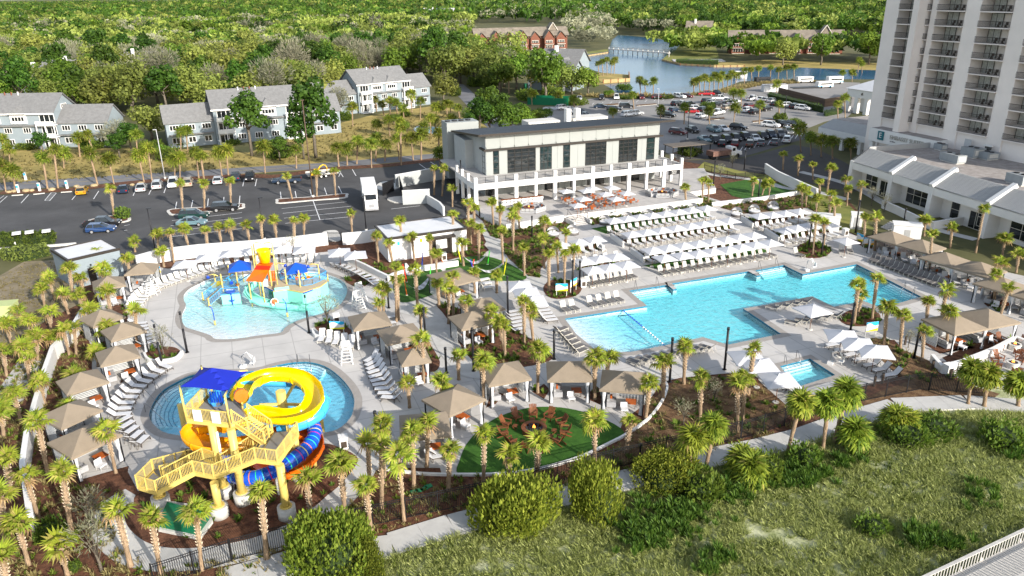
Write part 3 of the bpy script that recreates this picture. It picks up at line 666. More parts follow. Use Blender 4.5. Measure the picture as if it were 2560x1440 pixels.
# --- broadleaf and pine crowns: many small leaf clumps through uneven lobes
def tree_mesh(seed,kind,h,r,leafm,nleaf,lsize,limbs=6):
 rnd=random.Random(seed);tr=MB();cr=MB()
 th=h*(.55 if kind=='pine' else .35);tr.tube([(0,0,0),(rnd.uniform(-.2,.2),rnd.uniform(-.2,.2),th*.5),(rnd.uniform(-.3,.3),rnd.uniform(-.3,.3),th),(0,0,h*.85)],[r*.075,r*.06,r*.05,r*.015],M['bark'],6)
 lobes=[]
 nl={'oak':9,'pine':10,'bare':9,'bush':6}[kind]
 for i in range(nl):
  a=2.4*i+rnd.uniform(-.4,.4)
  if kind=='pine':z=h*(.48+.5*i/nl);rr=r*(.75-.5*(i/nl));q=r*.36
  else:z=h*rnd.uniform(.45,.88);rr=r*rnd.uniform(.25,.62);q=r*rnd.uniform(.34,.5)
  if kind=='bush':z=h*rnd.uniform(.25,.6)
  if i==0:rr=0;z=h*.78
  c=Vector((math.cos(a)*rr,math.sin(a)*rr,z));lobes.append((c,q))
  if i<limbs:tr.tube([(0,0,th*rnd.uniform(.6,1)),c*.6+Vector((0,0,th*.35)),c],[r*.035,r*.02,r*.01],M['bark'],4)
 for i in range(nleaf):
  c,q=lobes[i%nl];d=Vector((rnd.gauss(0,1),rnd.gauss(0,1),rnd.gauss(0,1)*.8)).normalized()*q*rnd.uniform(.55,1.08)**.6
  p=c+d;s=lsize*rnd.uniform(.6,1.3)
  if kind=='bare':
   e=(d.normalized()+Vector((rnd.uniform(-.5,.5),rnd.uniform(-.5,.5),.5))).normalized();x=e.cross(Vector((rnd.gauss(0,1),rnd.gauss(0,1),rnd.gauss(0,1)))).normalized()
   cr.add([p,p+e*s*1.7+x*s*.16,p+e*s*2.0,p+e*s*.9-x*s*.2],[(0,1,2),(0,2,3)],leafm)
  else:
   n1=(d.normalized()+Vector((rnd.gauss(0,.45),rnd.gauss(0,.45),rnd.gauss(0,.45)+.35))).normalized();x=n1.cross(Vector((rnd.gauss(0,1),rnd.gauss(0,1),rnd.gauss(0,1)))).normalized();y=n1.cross(x)
   cr.add([p+x*s,p+y*s*.8+n1*s*.25,p-x*s*.9,p-y*s*.9-n1*s*.15],[(0,1,2),(0,2,3)],leafm)
 return tr.mesh('tree_trunk'),cr.mesh('tree_crown')
TREES={
 'oak':[tree_mesh(i,'oak',9.5,5.8,M['oak'],1700,.34)for i in range(4)],
 'pine':[tree_mesh(10+i,'pine',14,5.0,M['pine'],1500,.40)for i in range(4)],
 'bare':[tree_mesh(20+i,'bare',10.5,5.0,M['bareleaf'],1900,.46)for i in range(3)],
 'mid':[tree_mesh(30+i,'oak',9.5,4.8,M['mid'],1600,.33)for i in range(3)],
 'twig':[tree_mesh(50+i,'bare',10.5,4.0,M['bareleaf'],330,.55,9)for i in range(2)],
 'bush':[tree_mesh(40+i,'bush',3.0,2.2,M['shrub'],700,.24,3)for i in range(3)],
}
KINDTXT={'oak':'rounded grey-green live oak','pine':'dark green pine','bare':'bare grey winter tree','mid':'bushy mid-green tree','bush':'rounded green shrub'}
def tree(kind,p,s,label,group,rz=None,sz=None):
 rnd=random.Random(int(p[0]*13+p[1]*7));tm,cm=rnd.choice(TREES[kind]);t=thing('shrub' if kind=='bush' else('pine_tree' if kind=='pine' else 'tree'),label,'shrub' if kind=='bush' else 'tree',(p[0],p[1],0),rnd.uniform(0,6.28),group)
 a=link('trunk',tm,t);b=link('crown',cm,t);a.scale=b.scale=(s,s,s*(sz or rnd.uniform(.85,1.15)));return t
# --- small shrubs and grasses as ground cover
def tuft_field(name,pts,leafm,size,nblade,label=None,up=.6,parent=None,width=.12,hi=1.0):
 rnd=random.Random(len(pts));vs=[];fs=[]
 for(x,y,z,s)in pts:
  for k in range(nblade):
   a=rnd.uniform(0,6.28);el=rnd.uniform(.25,1.35)if up<1 else rnd.uniform(.7,1.5);L=size*s*rnd.uniform(.6,1.15);r0=rnd.uniform(0,size*.3*s)
   c,sn=math.cos(a),math.sin(a);w=width*L;o=len(vs)
   bx,by=x+c*r0,y+sn*r0;dx=math.cos(el)*L;dz=math.sin(el)*L*hi
   vs+=[(bx-sn*w,by+c*w,z),(bx+sn*w,by-c*w,z),(bx+c*dx*.6+sn*w*.8,by+sn*dx*.6-c*w*.8,z+dz*.75),(bx+c*dx,by+sn*dx,z+dz)]
   fs+=[(o,o+1,o+2),(o,o+2,o+3)]
 me=bpy.data.meshes.new(name);me.from_pydata(vs,[],fs);me.materials.append(leafm);me.update()
 o=link(name,me,parent,kind='stuff',label=label);return o
def scatter(poly,n,rnd,avoid=None,z=0.04,smin=.6,smax=1.3):
 xs=[p[0]for p in poly];ys=[p[1]for p in poly];out=[];k=0
 while len(out)<n and k<n*12:
  k+=1;p=(rnd.uniform(min(xs),max(xs)),rnd.uniform(min(ys),max(ys)))
  if inside(p,poly)and not(avoid and any(inside(p,a)for a in avoid)):out.append((p[0],p[1],z,rnd.uniform(smin,smax)))
 return out
def CABTEXT(t):pass
# ---------------------------------------------------------------- buildings
class Frame:
 """local frame of a building: x along its front, y towards its back, z up"""
 def __init__(s,o,a):s.o=o;s.a=a;s.ux=Vector((math.cos(a),math.sin(a),0));s.uy=Vector((-math.sin(a),math.cos(a),0))
 def w(s,x,y,z):return s.o+s.ux*x+s.uy*y+Vector((0,0,z))
def lb(mb,x0,x1,y0,y1,z0,z1,m):mb.box(((x0+x1)/2,(y0+y1)/2,(z0+z1)/2),(abs(x1-x0),abs(y1-y0),abs(z1-z0)),m)
def one(name,parent,x0,x1,y0,y1,z0,z1,m,**k):
 mb=MB();lb(mb,x0,x1,y0,y1,z0,z1,m);return mb.obj(name,parent,**k)
def window(parent,x0,x1,z0,z1,y,nx,nz,fm,gm,name='window',bar=0.06,face=-1,axis='x',dep=.06):
 """frame with mullions and a pane behind, on a wall that faces -y (or a side wall when axis is y)"""
 fb=MB()
 def B(a0,a1,d0,d1,c0,c1,m,b):
  if axis=='x':lb(b,a0,a1,d0,d1,c0,c1,m)
  else:lb(b,d0,d1,a0,a1,c0,c1,m)
 d0,d1=(y+face*dep,y+.01)if face<0 else(y-.01,y+dep)
 for a in(x0,x1-bar):B(a,a+bar,d0,d1,z0,z1,fm,fb)
 for c in(z0,z1-bar):B(x0+bar,x1-bar,d0,d1,c,c+bar,fm,fb)
 for i in range(1,nx):a=x0+(x1-x0)*i/nx;B(a-bar/2,a+bar/2,d0+.01,d1,z0+bar,z1-bar,fm,fb)
 for j in range(1,nz):c=z0+(z1-z0)*j/nz;B(x0+bar,x1-bar,d0+.015,d1,c-bar/2,c+bar/2,fm,fb)
 f=fb.obj(name,parent);g=MB();e0,e1=(y-.028,y-.004)if face<0 else(y+.004,y+.028)
 B(x0+bar,x1-bar,e0,e1,z0+bar,z1-bar,gm,g);g.obj('pane',f);return f
# --- raised plaza in front of the clubhouse
PZ=1.0
PL=[(1160,500),(1190,520),(1200,530),(1265,563),(1408,540),(1416,539),(1453,534),(1470,533),(1610,517),(1755,497),(1725,480),(1790,470),(1760,420),(1200,440)]
PLW=[tuple(G(x,y,PZ).xy)for x,y in PL]
_m=MB();_m.prism(PLW,-0.2,PZ-0.02,M['stucco'],M['plaza']);_m.obj('plaza',kind='structure')
_m=MB();wallstrip(_m,[PLW[i]for i in(3,4)],.35,0,PZ+.12,M['stucco']);wallstrip(_m,[PLW[i]for i in(7,8,9)],.35,0,PZ+.12,M['stucco'])
_m.obj('retaining_wall',kind='structure')
st_l,st_r=G(1416,539,PZ),G(1453,534,PZ)
_dir=(st_r-st_l).normalized();_out=Vector((_dir.y,-_dir.x,0))
sroot=thing('staircase','pale concrete steps leading down from the clubhouse plaza to the pool terraces','stairs',st_l+(st_r-st_l)/2+_out*.3,math.atan2(_dir.y,_dir.x));sroot.location.z=0
for k in range(6):one('step',sroot,-1.35,1.35,-0.42*(k+1),-0.42*k+.01,0,PZ-0.165*(k+1)+.165*.5,M['plaza'])
for s in(-1,1):
 mb=MB();mb.tube([(s*1.2,0.2,PZ),(s*1.2,.2,PZ+.95),(s*1.2,-2.6,1.0),(s*1.2,-2.6,0.02)],.03,M['black'],5);mb.obj('handrail',sroot)
 one('side_wall',sroot,s*1.52-.15,s*1.52+.15,-3.0,.2,0,PZ-.25,M['stucco'])
# --- clubhouse
F=Frame(G(1190,518,PZ),R_(90-70.3));F.o.z=0
CH=thing('clubhouse','two-storey pale sage clubhouse with white colonnade terrace and grey shed roof behind the plaza','clubhouse',F.o,F.a)
XL=40.6;D1=5.6;ZD=5.0;ZT=12.1;N=12
XW0,XW1=3.9,39.0
mb=MB();lb(mb,-.2,XL+.2,-.2,D1+17,4.75,ZD-.0,M['plaza']);mb.obj('terrace_slab',CH)
mb=MB();lb(mb,-.25,XL+.25,-.3,0.1,4.05,ZD+.06,M['white']);lb(mb,-.3,0.0,.1,11,4.05,ZD+.06,M['white']);lb(mb,XL,XL+.3,.1,11,4.05,ZD+.06,M['white']);mb.obj('terrace_beam',CH)
for i in range(N):
 x=XL*i/(N-1)
 one('column',CH,x-(.24 if i%2 else .32),x+(.24 if i%2 else .32),-.42,.12,PZ-.1,ZD+1.22,M['white'])
for x in(-.15,XL+.15):
 for y in(3.6,7.3,10.8):one('column',CH,x-.25,x+.25,y-.25,y+.25,PZ-.1,ZD+1.22,M['white'])
for i in range(N-1):
 x0,x1=XL*i/(N-1)+.33,XL*(i+1)/(N-1)-.33;mb=MB()
 mb.bar((x0,-.1,ZD+1.1),(x1,-.1,ZD+1.1),.05,.05,M['black']);mb.bar((x0,-.1,ZD+.15),(x1,-.1,ZD+.15),.04,.04,M['black']);mb.bar(((x0+x1)/2,-.1,ZD),((x0+x1)/2,-.1,ZD+1.1),.06,.06,M['black'])
 for k in range(1,6):z=ZD+.15+.155*k;mb.bar((x0,-.1,z),(x1,-.1,z),.015,.015,M['glassrail'])
 mb.obj('railing',CH)
for x in(-.15,XL+.15):
 for y0,y1 in((.1,3.3),(3.9,7.0),(7.6,10.5)):
  mb=MB();mb.bar((x,y0,ZD+1.1),(x,y1,ZD+1.1),.05,.05,M['black'])
  for k in range(int((y1-y0)/.4)):mb.bar((x,y0+.4*k+.2,ZD),(x,y0+.4*k+.2,ZD+1.1),.03,.03,M['black'])
  mb.obj('railing',CH)
bays=[(3.9,5.3,'s'),(5.3,6.5,'g'),(6.5,8.2,'s'),(8.2,14.0,'r'),(14.0,14.9,'s'),(14.9,17.4,'g2'),(17.4,19.8,'s'),(19.8,21.3,'g'),(21.3,24.6,'s'),(24.6,29.2,'r'),(29.2,32.0,'s'),(32.0,36.2,'r'),(36.2,38.3,'s'),(38.3,40.2,'g'),(40.2,41.2,'s')]
scale=(XW1-XW0)/(41.2-3.9)
YW=D1+.1
ub=MB();ub.prism([(XW0,YW+.05),(XW1,YW+.05),(XW1,D1+14.5),(XW0,D1+14.5)],ZD,lambda x,y:ZT-.15-(y-YW)*.115,M['sagegrey']);ub.obj('upper_wall',CH)
ub=MB();lb(ub,XW0-1.6,XW0+.2,YW+7.5,D1+15,PZ,10.2,M['sagegrey']);lb(ub,XW0+.01,XW1,YW+1.0,D1+14.4,PZ-.1,4.75,M['sagegrey']);ub.obj('lower_wall',CH)
for b0,b1,k in bays:
 x0=XW0+(b0-3.9)*scale;x1=XW0+(b1-3.9)*scale
 if k=='s':
  n=max(1,round((x1-x0)/1.3))
  for i in range(n):one('panel',CH,x0+(x1-x0)*i/n+.015,x0+(x1-x0)*(i+1)/n-.015,YW-.04,YW+.06,ZD+.1,ZD+4.40,M['sage'])
 elif k=='g':window(CH,x0,x1,ZD+.1,ZD+4.40,YW,1,4,M['bronze'],M['tealglass'],bar=.09)
 elif k=='g2':window(CH,x0,x1,ZD+.1,ZD+4.40,YW,3,3,M['bronze'],M['tealglass'],bar=.08)
 else:window(CH,x0,x1,ZD+.1,ZD+4.40,YW,4,6,M['darkbronze'],M['darkglass'],'roll_up_door',bar=.12,dep=.1)
for i in range(13):
 x0=XW0+(XW1-XW0)*i/13;one('panel',CH,x0+.02,x0+(XW1-XW0)/13-.02,YW-.05,YW+.06,ZD+4.75,ZT,M['sage'])
for i in range(9):
 one('panel',CH,XW0-.05,XW0+.02,YW+1.6*i+.02,YW+1.6*i+1.58,ZD+.1,ZT-.3-.19*(i+1),M['sagegrey'])
mb=MB();lb(mb,XW0-.5,XW1+.6,YW-.55,YW,ZD+4.42,ZD+4.72,M['bronze']);lb(mb,XW0-.5,XW0,YW,YW+2.4,ZD+4.42,ZD+4.72,M['bronze'])
for i in range(14):x=XW0+(XW1-XW0)*i/13;mb.bar((x,YW-.05,ZD+5.1),(x,YW-.5,ZD+4.72),.05,.05,M['bronze'])
mb.obj('canopy',CH)
window(CH,YW+.6,YW+2.0,ZD+.1,ZD+4.3,XW0-.02,1,4,M['bronze'],M['tealglass'],bar=.09,axis='y')
RBZ=12.0
for _k in range(60):
 if PX(F.w(XW0-1.7,D1+16.2,RBZ))[1]<326:RBZ-=.06
rf=MB();y0,y1=YW-1.7,D1+16.2;z0,z1=ZT+.55,RBZ;x0,x1=XW0-1.7,XW1+2.2
P8=[(x0,y0,z0-.32),(x1,y0,z0-.32),(x1,y1,z1-.32),(x0,y1,z1-.32),(x0,y0,z0),(x1,y0,z0),(x1,y1,z1),(x0,y1,z1)]
rf.add(P8,[(3,2,1,0),(4,5,6,7),(0,1,5,4),(1,2,6,5),(2,3,7,6),(3,0,4,7)],M['roofmetal']);roof=rf.obj('roof',CH)
rb=MB()
for i in range(64):x=x0+.3+(x1-x0-.6)*i/63;rb.bar((x,y0+.03,z0+.02),(x,y1-.03,z1+.02),.04,.06,M['roofmetal'])
rb.obj('standing_seams',roof,kind='stuff')
mb=MB();mb.bar((x0-.02,y0-.07,z0-.14),(x1+.02,y0-.07,z0-.14),.12,.36,M['bronze']);mb.bar((x0-.07,y0,z0-.14),(x0-.07,y1,z1-.14),.12,.36,M['bronze']);mb.obj('gutter',roof)
for(xx,zz,w,nm)in((1.5,ZT-1.6,6.5,'a'),):
 mb=MB();lb(mb,xx,xx+w,D1+17,D1+21,PZ,zz+1.5,M['sage']);mb.obj('plant_enclosure',CH)
for k in range(4):
 mb=MB();mb.cyl((2.2+1.4*k,D1+19,ZT-.1),(2.2+1.4*k,D1+19,ZT+.12),.55,.55,M['black'],12);mb.obj('fan',CH)
mb=MB();lb(mb,19,26,D1+18,D1+22,PZ,10.8,M['curb']);lb(mb,29,37,D1+18,D1+22,PZ,10.9,M['curb']);mb.obj('rear_wing',CH)
for x in(27.5,29.6):one('chimney',CH,x,x+1.0,D1+18,D1+19.4,5,12.9,M['white'])
low=[(4.0,6.2,'o'),(6.2,9.0,'s'),(9.0,11.8,'w'),(12.2,15.0,'w'),(15.6,18.4,'o'),(18.4,20.8,'s'),(20.8,22.0,'g'),(22.0,24.0,'s'),(24.4,28.0,'r'),(28.2,31.4,'s'),(31.6,35.6,'r'),(35.8,38.9,'s')]
YL=YW+1.0
for b0,b1,k in low:
 if k=='s':
  n=max(1,round((b1-b0)/1.2))
  for i in range(n):one('panel',CH,b0+(b1-b0)*i/n+.02,b0+(b1-b0)*(i+1)/n-.02,YL-.1,YL,PZ,4.7,M['sage'])
 elif k=='w':window(CH,b0,b1,PZ+1.3,PZ+3.2,YL,2,2,M['bronze'],M['darkglass'],bar=.1);one('panel',CH,b0,b1,YL-.1,YL,PZ,PZ+1.25,M['sage'])
 else:window(CH,b0,b1,PZ,4.5,YL,{'o':2,'g':1,'r':4}[k],{'o':2,'g':3,'r':6}[k],M['bronze'],M['darkglass'],'glazed_door' if k=='o' else 'window',bar=.09)
cnt=thing('bar_counter','long dark wooden bar counter under the clubhouse terrace','counter',F.w(8.2,-.9,PZ),F.a)
one('counter_top',cnt,-3.9,3.9,-.3,.3,1.0,1.08,M['wood']);one('counter_front',cnt,-3.8,3.8,.0,.2,0,1.0,M['stucco'])
def stool():
 t=thing('bar_stool','x','stool');mb=MB()
 for sx in(-.16,.16):
  for sy in(-.16,.16):mb.bar((sx,sy,0),(sx*.7,sy*.7,.72),.04,.04,M['white'])
 mb.obj('legs',t);one('seat',t,-.2,.2,-.2,.2,.72,.78,M['white']);one('backrest',t,-.2,.2,-.22,-.18,.85,1.15,M['white']);return t
ps=Proto(stool)
for i in range(11):ps.put(F.w(4.7+.7*i,-1.5,PZ),F.a,'white bar stool at the clubhouse counter, %s from the left'%ORD[i],'white stools along the bar counter')
sg=thing('hanging_sign','black hanging sign under the right end of the clubhouse terrace','sign',F.w(XL-1.7,-.5,3.3),F.a);one('board',sg,-1.2,1.2,-.05,.05,0,.8,M['black'])
for s_ in(-1,1):mb=MB();mb.bar((s_,0,.8),(s_,0,1.0),.04,.04,M['black']);mb.obj('hanger',sg)
def text(body,size,m,parent,loc,rot,name='lettering',ext=.02):
 c=bpy.data.curves.new(name,'FONT');c.body=body;c.size=size;c.extrude=ext;c.align_x='CENTER';c.align_y='CENTER';c.resolution_u=2
 tmp=bpy.data.objects.new(name+'_tmp',c);me=bpy.data.meshes.new_from_object(tmp);bpy.data.objects.remove(tmp);me.name=name
 me.materials.clear();me.materials.append(m);o=link(name,me,parent,loc);o.rotation_euler=rot;return o
text('BLACK\nDRUM',.34,M['white'],sg,(0,-.07,.4),(R_(90),0,0))
cw=thing('pergola','brown flat canopy walkway beyond the right end of the clubhouse','canopy',G(1718,395,0),F.a)
one('roof',cw,-5,5.5,-1.6,2.4,3.0,3.15,mat('taupe canopy',(0.13,.11,.09),.8,.1,1))
for x in(-4.6,0,5):
 for y in(-1.3,2.1):one('post',cw,x-.08,x+.08,y-.08,y+.08,0,3,M['black'])
# --- hotel tower
TO=G(2203,293.5,10.0);TO.z=0;ta=az(TO,Vector((*G(2469,343,10.0).xy,0)))
T=thing('hotel_tower','tall white hotel tower with recessed balconies at the right edge','hotel',TO,ta)
uxT=Vector((math.cos(ta),math.sin(ta),0))
def tx(px,py,z=10.0):
 q=G(px,py,z)-TO;q.z=0;return q.dot(uxT)
FH=2.66;NF=17
c1a,c1b=0.35,tx(2256.5,304.3);f1a,f1b=c1b,tx(2269,307);s1b=tx(2283,308)
cols=[(c1a,s1b),(tx(2303,309.7),tx(2368,322)),(tx(2398.5,328.6),tx(2468.6,343)),(tx(2508,350),tx(2508,350)+9)]
cols.append((cols[3][1]+3.2,cols[3][1]+12))
ZTOP=10+FH*NF
tb=MB();XE=cols[-1][1]+3
lb(tb,-3.2,XE,2.6,18,0,ZTOP+2,M['hotel'])
edges=[(-3.2,c1a)]+[(cols[i][1],cols[i+1][0])for i in range(len(cols)-1)]+[(cols[-1][1],XE)]
for a,b in edges:lb(tb,a,b,-0.25,2.6,0,ZTOP+2,M['hotel'])
for a,b in cols:lb(tb,a,b,0,2.6,0,10,M['hotel'])
tb.obj('wall',T)
one('fin',T,f1a,f1b,-2.6,2.6,4,ZTOP+2,M['hotel'])
drape=mat('sheer curtain',(0.42,0.43,0.40),0.8,0.25,2.5)
for ci,(a,b)in enumerate(cols):
 w=b-a;sl=MB();lb(sl,.0,w,-0.55,2.6,-.16,0,M['hotel']);slm=sl.mesh('balcony_slab')
 rl=MB();z1=1.05
 rl.bar((.1,-.5,z1),(w-.1,-.5,z1),.06,.07,M['bronze']);rl.bar((.1,-.5,.12),(w-.1,-.5,.12),.04,.05,M['bronze'])
 for k in range(int(w/.16)):x=.12+k*.16;rl.bar((x,-.5,.1),(x,-.5,z1),.035,.02,M['bronze'])
 for y in(-.5,):
  for k in range(7):rl.bar((w-.1,y+.1+k*.16,.1),(w-.1,y+.1+k*.16,z1),.035,.02,M['bronze'])
 rlm=rl.mesh('balcony_railing')
 wn=MB();cu=MB();lb(cu,.3,w*.42,2.44,2.56,0,2.3,drape);cu=cu.mesh('curtain');cu2=MB();lb(cu2,w*.70,w-.2,2.44,2.56,0,2.3,drape);cu2=cu2.mesh('curtain');lb(wn,.2,w-.15,2.50,2.58,2.28,2.4,M['bronze'])
 for x in(.25,w*.42,w*.70,w-.2,w*.21,w*.85):wn.bar((x,2.42,0),(x,2.42,2.35),.06,.06,M['bronze'])
 wnm=wn.mesh('balcony_window')
 fu=MB()
 fu.box((0,1.2,.45),(.5,.5,.06),M['frameb']);fu.box((0,1.45,.7),(.5,.06,.5),M['frameb']);fu.box((0,1.2,.2),(.4,.4,.4),M['frameb'],top=.5)
 fum=fu.mesh('balcony_chair')
 for k in range(NF):
  z=10+FH*k
  s_=link('balcony',slm,T,(a,0,z+(.0 if k else .16)-.0));link('railing',rlm,s_,(0,0,0));wq=link('window',wnm,T,(a,0,z));link('curtain',cu,wq);link('curtain',cu2,wq);link('chair',fum,s_,(w*.45,0,0));link('chair',fum,s_,(w*.68,0,0))
mb=MB();mb.box((cols[2][1]+1.4,-1.1,8.8),(1.6,.4,.25),M['white']);mb.box((cols[2][1]+1.4,-1.0,8.3),(1.3,.15,.7),M['glassrail']);mb.obj('vent_hood',T)
# --- hotel wing: a fascia running towards the camera, sloped grey roof panels, white ribs
A0=G(2124,419,4.0);A1=G(2338,482,4.0);A2=G(2560,560,4.0)
wa=az(A0,A2);WO=Vector((A0.x,A0.y,0));Wg=thing('hotel_wing','single-storey white hotel wing with sloping grey metal eaves and dark windows','hotel wing',WO,wa)
uxW=Vector((math.cos(wa),math.sin(wa),0));uyW=Vector((-math.sin(wa),math.cos(wa),0))
def wx(px,py,z):q=G(px,py,z)-WO;return q.dot(uxW)
ribs=[wx(2238,437,5.0),wx(2342,465,5.0),wx(2500,508,5.0)]
LW=58.0;bounds=[0.0]+[wx(2235,432,5.4),wx(2339,463,5.4),wx(2503,505,5.4),wx(2503,505,5.4)+11.5,wx(2503,505,5.4)+22.5,wx(2503,505,5.4)+33]
LW=bounds[-1]
def wbox(nm,x0,x1,y0,y1,z0,z1,m,**k):return one(nm,Wg,x0,x1,y0,y1,z0,z1,m,**k)
SY=1 if uyW.x>0 else-1
def lbw(mb,x0,x1,y0,y1,z0,z1,m):lb(mb,x0,x1,SY*y0,SY*y1,z0,z1,m)
mb=MB()
slope=mat('ribbed grey eave',(0.34,0.34,0.335),0.6,0.03,1,extra=stripes('X',1.3,.7))
for i,(x0,x1)in enumerate(zip(bounds,bounds[1:])):
 f=MB();lbw(f,x0,x1,-.0,.5,3.9,5.3,M['stucco']);f.obj('fascia',Wg)
 r=MB();ya,yb,za,zb=.0,3.6,5.3,7.5
 r.add([(x0+.4,SY*ya,za),(x1-.4,SY*ya,za),(x1-.4,SY*yb,zb),(x0+.4,SY*yb,zb),(x0+.4,SY*ya,za-.2),(x1-.4,SY*ya,za-.2),(x1-.4,SY*yb,zb-.2),(x0+.4,SY*yb,zb-.2)],[(0,1,2,3),(7,6,5,4),(0,4,5,1),(2,6,7,3),(1,5,6,2),(3,7,4,0)],slope);r.obj('eave_roof',Wg)
 rb=MB();n=int((x1-x0-.9)/.32)
 for k in range(n):x=x0+.5+k*.32;rb.bar((x,SY*.02,za+.02),(x,SY*(yb-.03),zb+.02),.05,.04,slope)
 rb.obj('eave_ribs',Wg,kind='stuff')
 w_=MB();lbw(w_,x0+.01,x1-.01,2.2,3.3,0,4.4,M['stucco']);w_.obj('wall',Wg)
 if i>0 or True:
  b=MB();xr=x0 if i else x0+.45
  b.add([(xr-.45,SY*-.25,0),(xr+.45,SY*-.25,0),(xr+.45,SY*3.0,0),(xr-.45,SY*3.0,0),(xr-.45,SY*-.05,5.4),(xr+.45,SY*-.05,5.4),(xr+.45,SY*3.0,5.4),(xr-.45,SY*3.0,5.4)],[(0,1,5,4),(1,2,6,5),(2,3,7,6),(3,0,4,7),(4,5,6,7)],M['stucco'])
  b.obj('pier',Wg)
  if i:q=MB();q.bar((x0,SY*-.25,5.35),(x0,SY*4.1,7.85),.8,.7,M['white']);q.obj('roof_rib',Wg)
 wn=x1-x0-1.6
 def gl(a,b,z0,z1,nx,nz,nm='window'):window(Wg,a,b,z0,z1,SY*2.2,nx,nz,M['framew'],M['darkglass'],nm,bar=.08,face=-1 if SY>0 else 1)
 if i==0:gl(x0+2.2,x0+5.4,.5,3.8,2,2);gl(x0+6.2,x1-1.2,.05,2.9,3,1,'sliding_door')
 elif i==1:gl(x0+1.8,x1-.8,.6,3.8,4,2)
 elif i==2:gl(x0+2.4,x0+4.2,.5,3.6,1,2);gl(x0+6.3,x0+10.0,.05,2.8,3,1,'sliding_door');gl(x1-3.6,x1-.8,.7,3.7,1,2)
 else:gl(x0+2.4,x1-1.0,.7,3.7,4,2)
gravel=mat('ballasted roof',(0.24,0.215,0.20),0.9,0,0.9,0.3,col2=(0.36,0.33,0.31),coord='World',bscale=5)
r=MB();lbw(r,0,LW,3.6,31,6.3,6.75,gravel);lbw(r,0,LW,3.3,30.9,0,6.29,M['stucco']);r.obj('flat_roof',Wg)
r=MB();r.bar((0,SY*3.6,7.1),(0,SY*22,7.1),.3,1.2,slope);r.obj('side_parapet',Wg)
q=MB();q.bar((.0,SY*.0,5.25),(.0,SY*3.6,7.45),.1,.12,M['glassrail']);q.obj('hip_cap',Wg)
for(px,py,l,w,h,lab)in((2380,405,4.2,1.9,1.3,'long grey rooftop air handler on the hotel wing'),(2430,392,3.0,2.6,1.5,'square grey rooftop unit nearest the tower door'),(2470,398,2.2,2.6,1.1,'low grey rooftop unit with sloped hood'),(2350,375,2.0,1.4,1.0,'small dark condenser beside the parapet corner'),(2545,460,3.2,2.0,1.4,'grey rooftop unit at the right edge of the photograph')):
 p=G(px,py,6.75);t=thing('rooftop_unit',lab,'air conditioner',p,wa,'equipment on the wing roof');mb=MB();mb.box((0,0,h/2+.2),(l,w,h),M['glassrail']if 0 else mat('grey sheet metal',(.27,.29,.30),.5,.08,1));mb.obj('casing',t)
 mb=MB();mb.box((0,0,.1),(l*.9,w*.9,.2),M['curb']);mb.obj('skid',t)
 for k in range(2):mb=MB();mb.cyl((l*(.22-.44*k),0,h+.2),(l*(.22-.44*k),0,h+.32),.42,.42,M['black'],10);mb.obj('fan',t)
 mb=MB();mb.box((l/2+.01,0,h*.5+.2),(.06,w*.7,h*.6),M['curb']);mb.obj('louvre',t)
d_=G(2432,405+10,6.75);one('roof_door',T,21.5,22.9,-1.0,-.9,6.75,9.2,mat('grey door',(.42,.43,.44),.6))
# --- entrance block with the hotel name, lobby canopy, and the far white pavilion
EO=G(2170,350,5.6);EO.z=1.2;ea=ta
Eb=thing('entrance_block','white entrance block bearing the hotel name at the foot of the tower','building',EO,ea)
LE=17.0
mb=MB();lb(mb,0,LE,0,9,4.4,7.0,M['white']);lb(mb,.3,LE-.3,.3,8.7,7.0,7.06,gravel);mb.obj('parapet',Eb)
mb=MB();lb(mb,0,LE,8.5,9,-1.2,4.35,M['white']);mb.obj('wall',Eb)
for x in(.5,LE*.3,LE*.62,LE-.6):one('column',Eb,x-.4,x+.4,.4,1.2,-1.2,4.4,M['white'])
one('letter_plaque',Eb,LE*.15,LE*.15+1.5,-.22,-.02,5.0,6.75,mat('teal sign',(0.02,.13,.16),.4))
text('E',1.5,M['white'],Eb,(LE*.15+.75,-.25,5.9),(R_(90),0,0))
text('EMBASSY SUITES',1.15,mat('gold lettering',(.42,.40,.36),.35),Eb,(LE*.15+7.3,-.12,5.95),(R_(90),0,0),ext=.06)
text('by Hilton',.35,mat('dark lettering',(.05,.05,.05),.5),Eb,(LE*.15+4.0,-.12,5.15),(R_(90),0,0))
LO=G(2045,330,3.2);LO.z=0;la=az(LO,Vector((*G(2172,358,3.2).xy,0)))
Lb=thing('lobby_canopy','low white lobby canopy with grey sloped roof left of the tower','building',LO,la)
LL=(Vector((*G(2172,358,3.2).xy,0))-LO).length
mb=MB();lb(mb,0,LL,0,.5,3.0,4.4,M['white']);lb(mb,0,.5,.5,12,3.0,4.4,M['white']);mb.obj('fascia',Lb)
mb=MB();mb.add([(0,0,4.4),(LL,0,4.4),(LL,3.0,6.3),(1.2,3.0,6.3)],[(0,1,2,3)],slope);mb.add([(0,0,4.4),(1.2,3.0,6.3),(1.2,11,6.3),(0,12,4.4)],[(0,1,2,3)],slope);mb.obj('eave_roof',Lb)
mb=MB();lb(mb,1.2,LL,3.0,14,6.0,6.3,gravel);mb.obj('flat_roof',Lb);one('wall',Lb,3,LL,6,13.9,0,6,M['white'])
for x in(1.2,LL*.45,LL*.8):one('column',Lb,x-.4,x+.4,.6,1.4,0,3.0,M['white'])
PO=G(2148,285,0);Pv=thing('porte_cochere','white pavilion with hipped white roof left of the tower','pavilion',PO,la)
mb=MB();lb(mb,-5.5,6,-.3,.6,4.6,7.0,M['white']);lb(mb,-5.5,-4.6,.6,12,4.6,7,M['white'])
mb.obj('fascia',Pv)
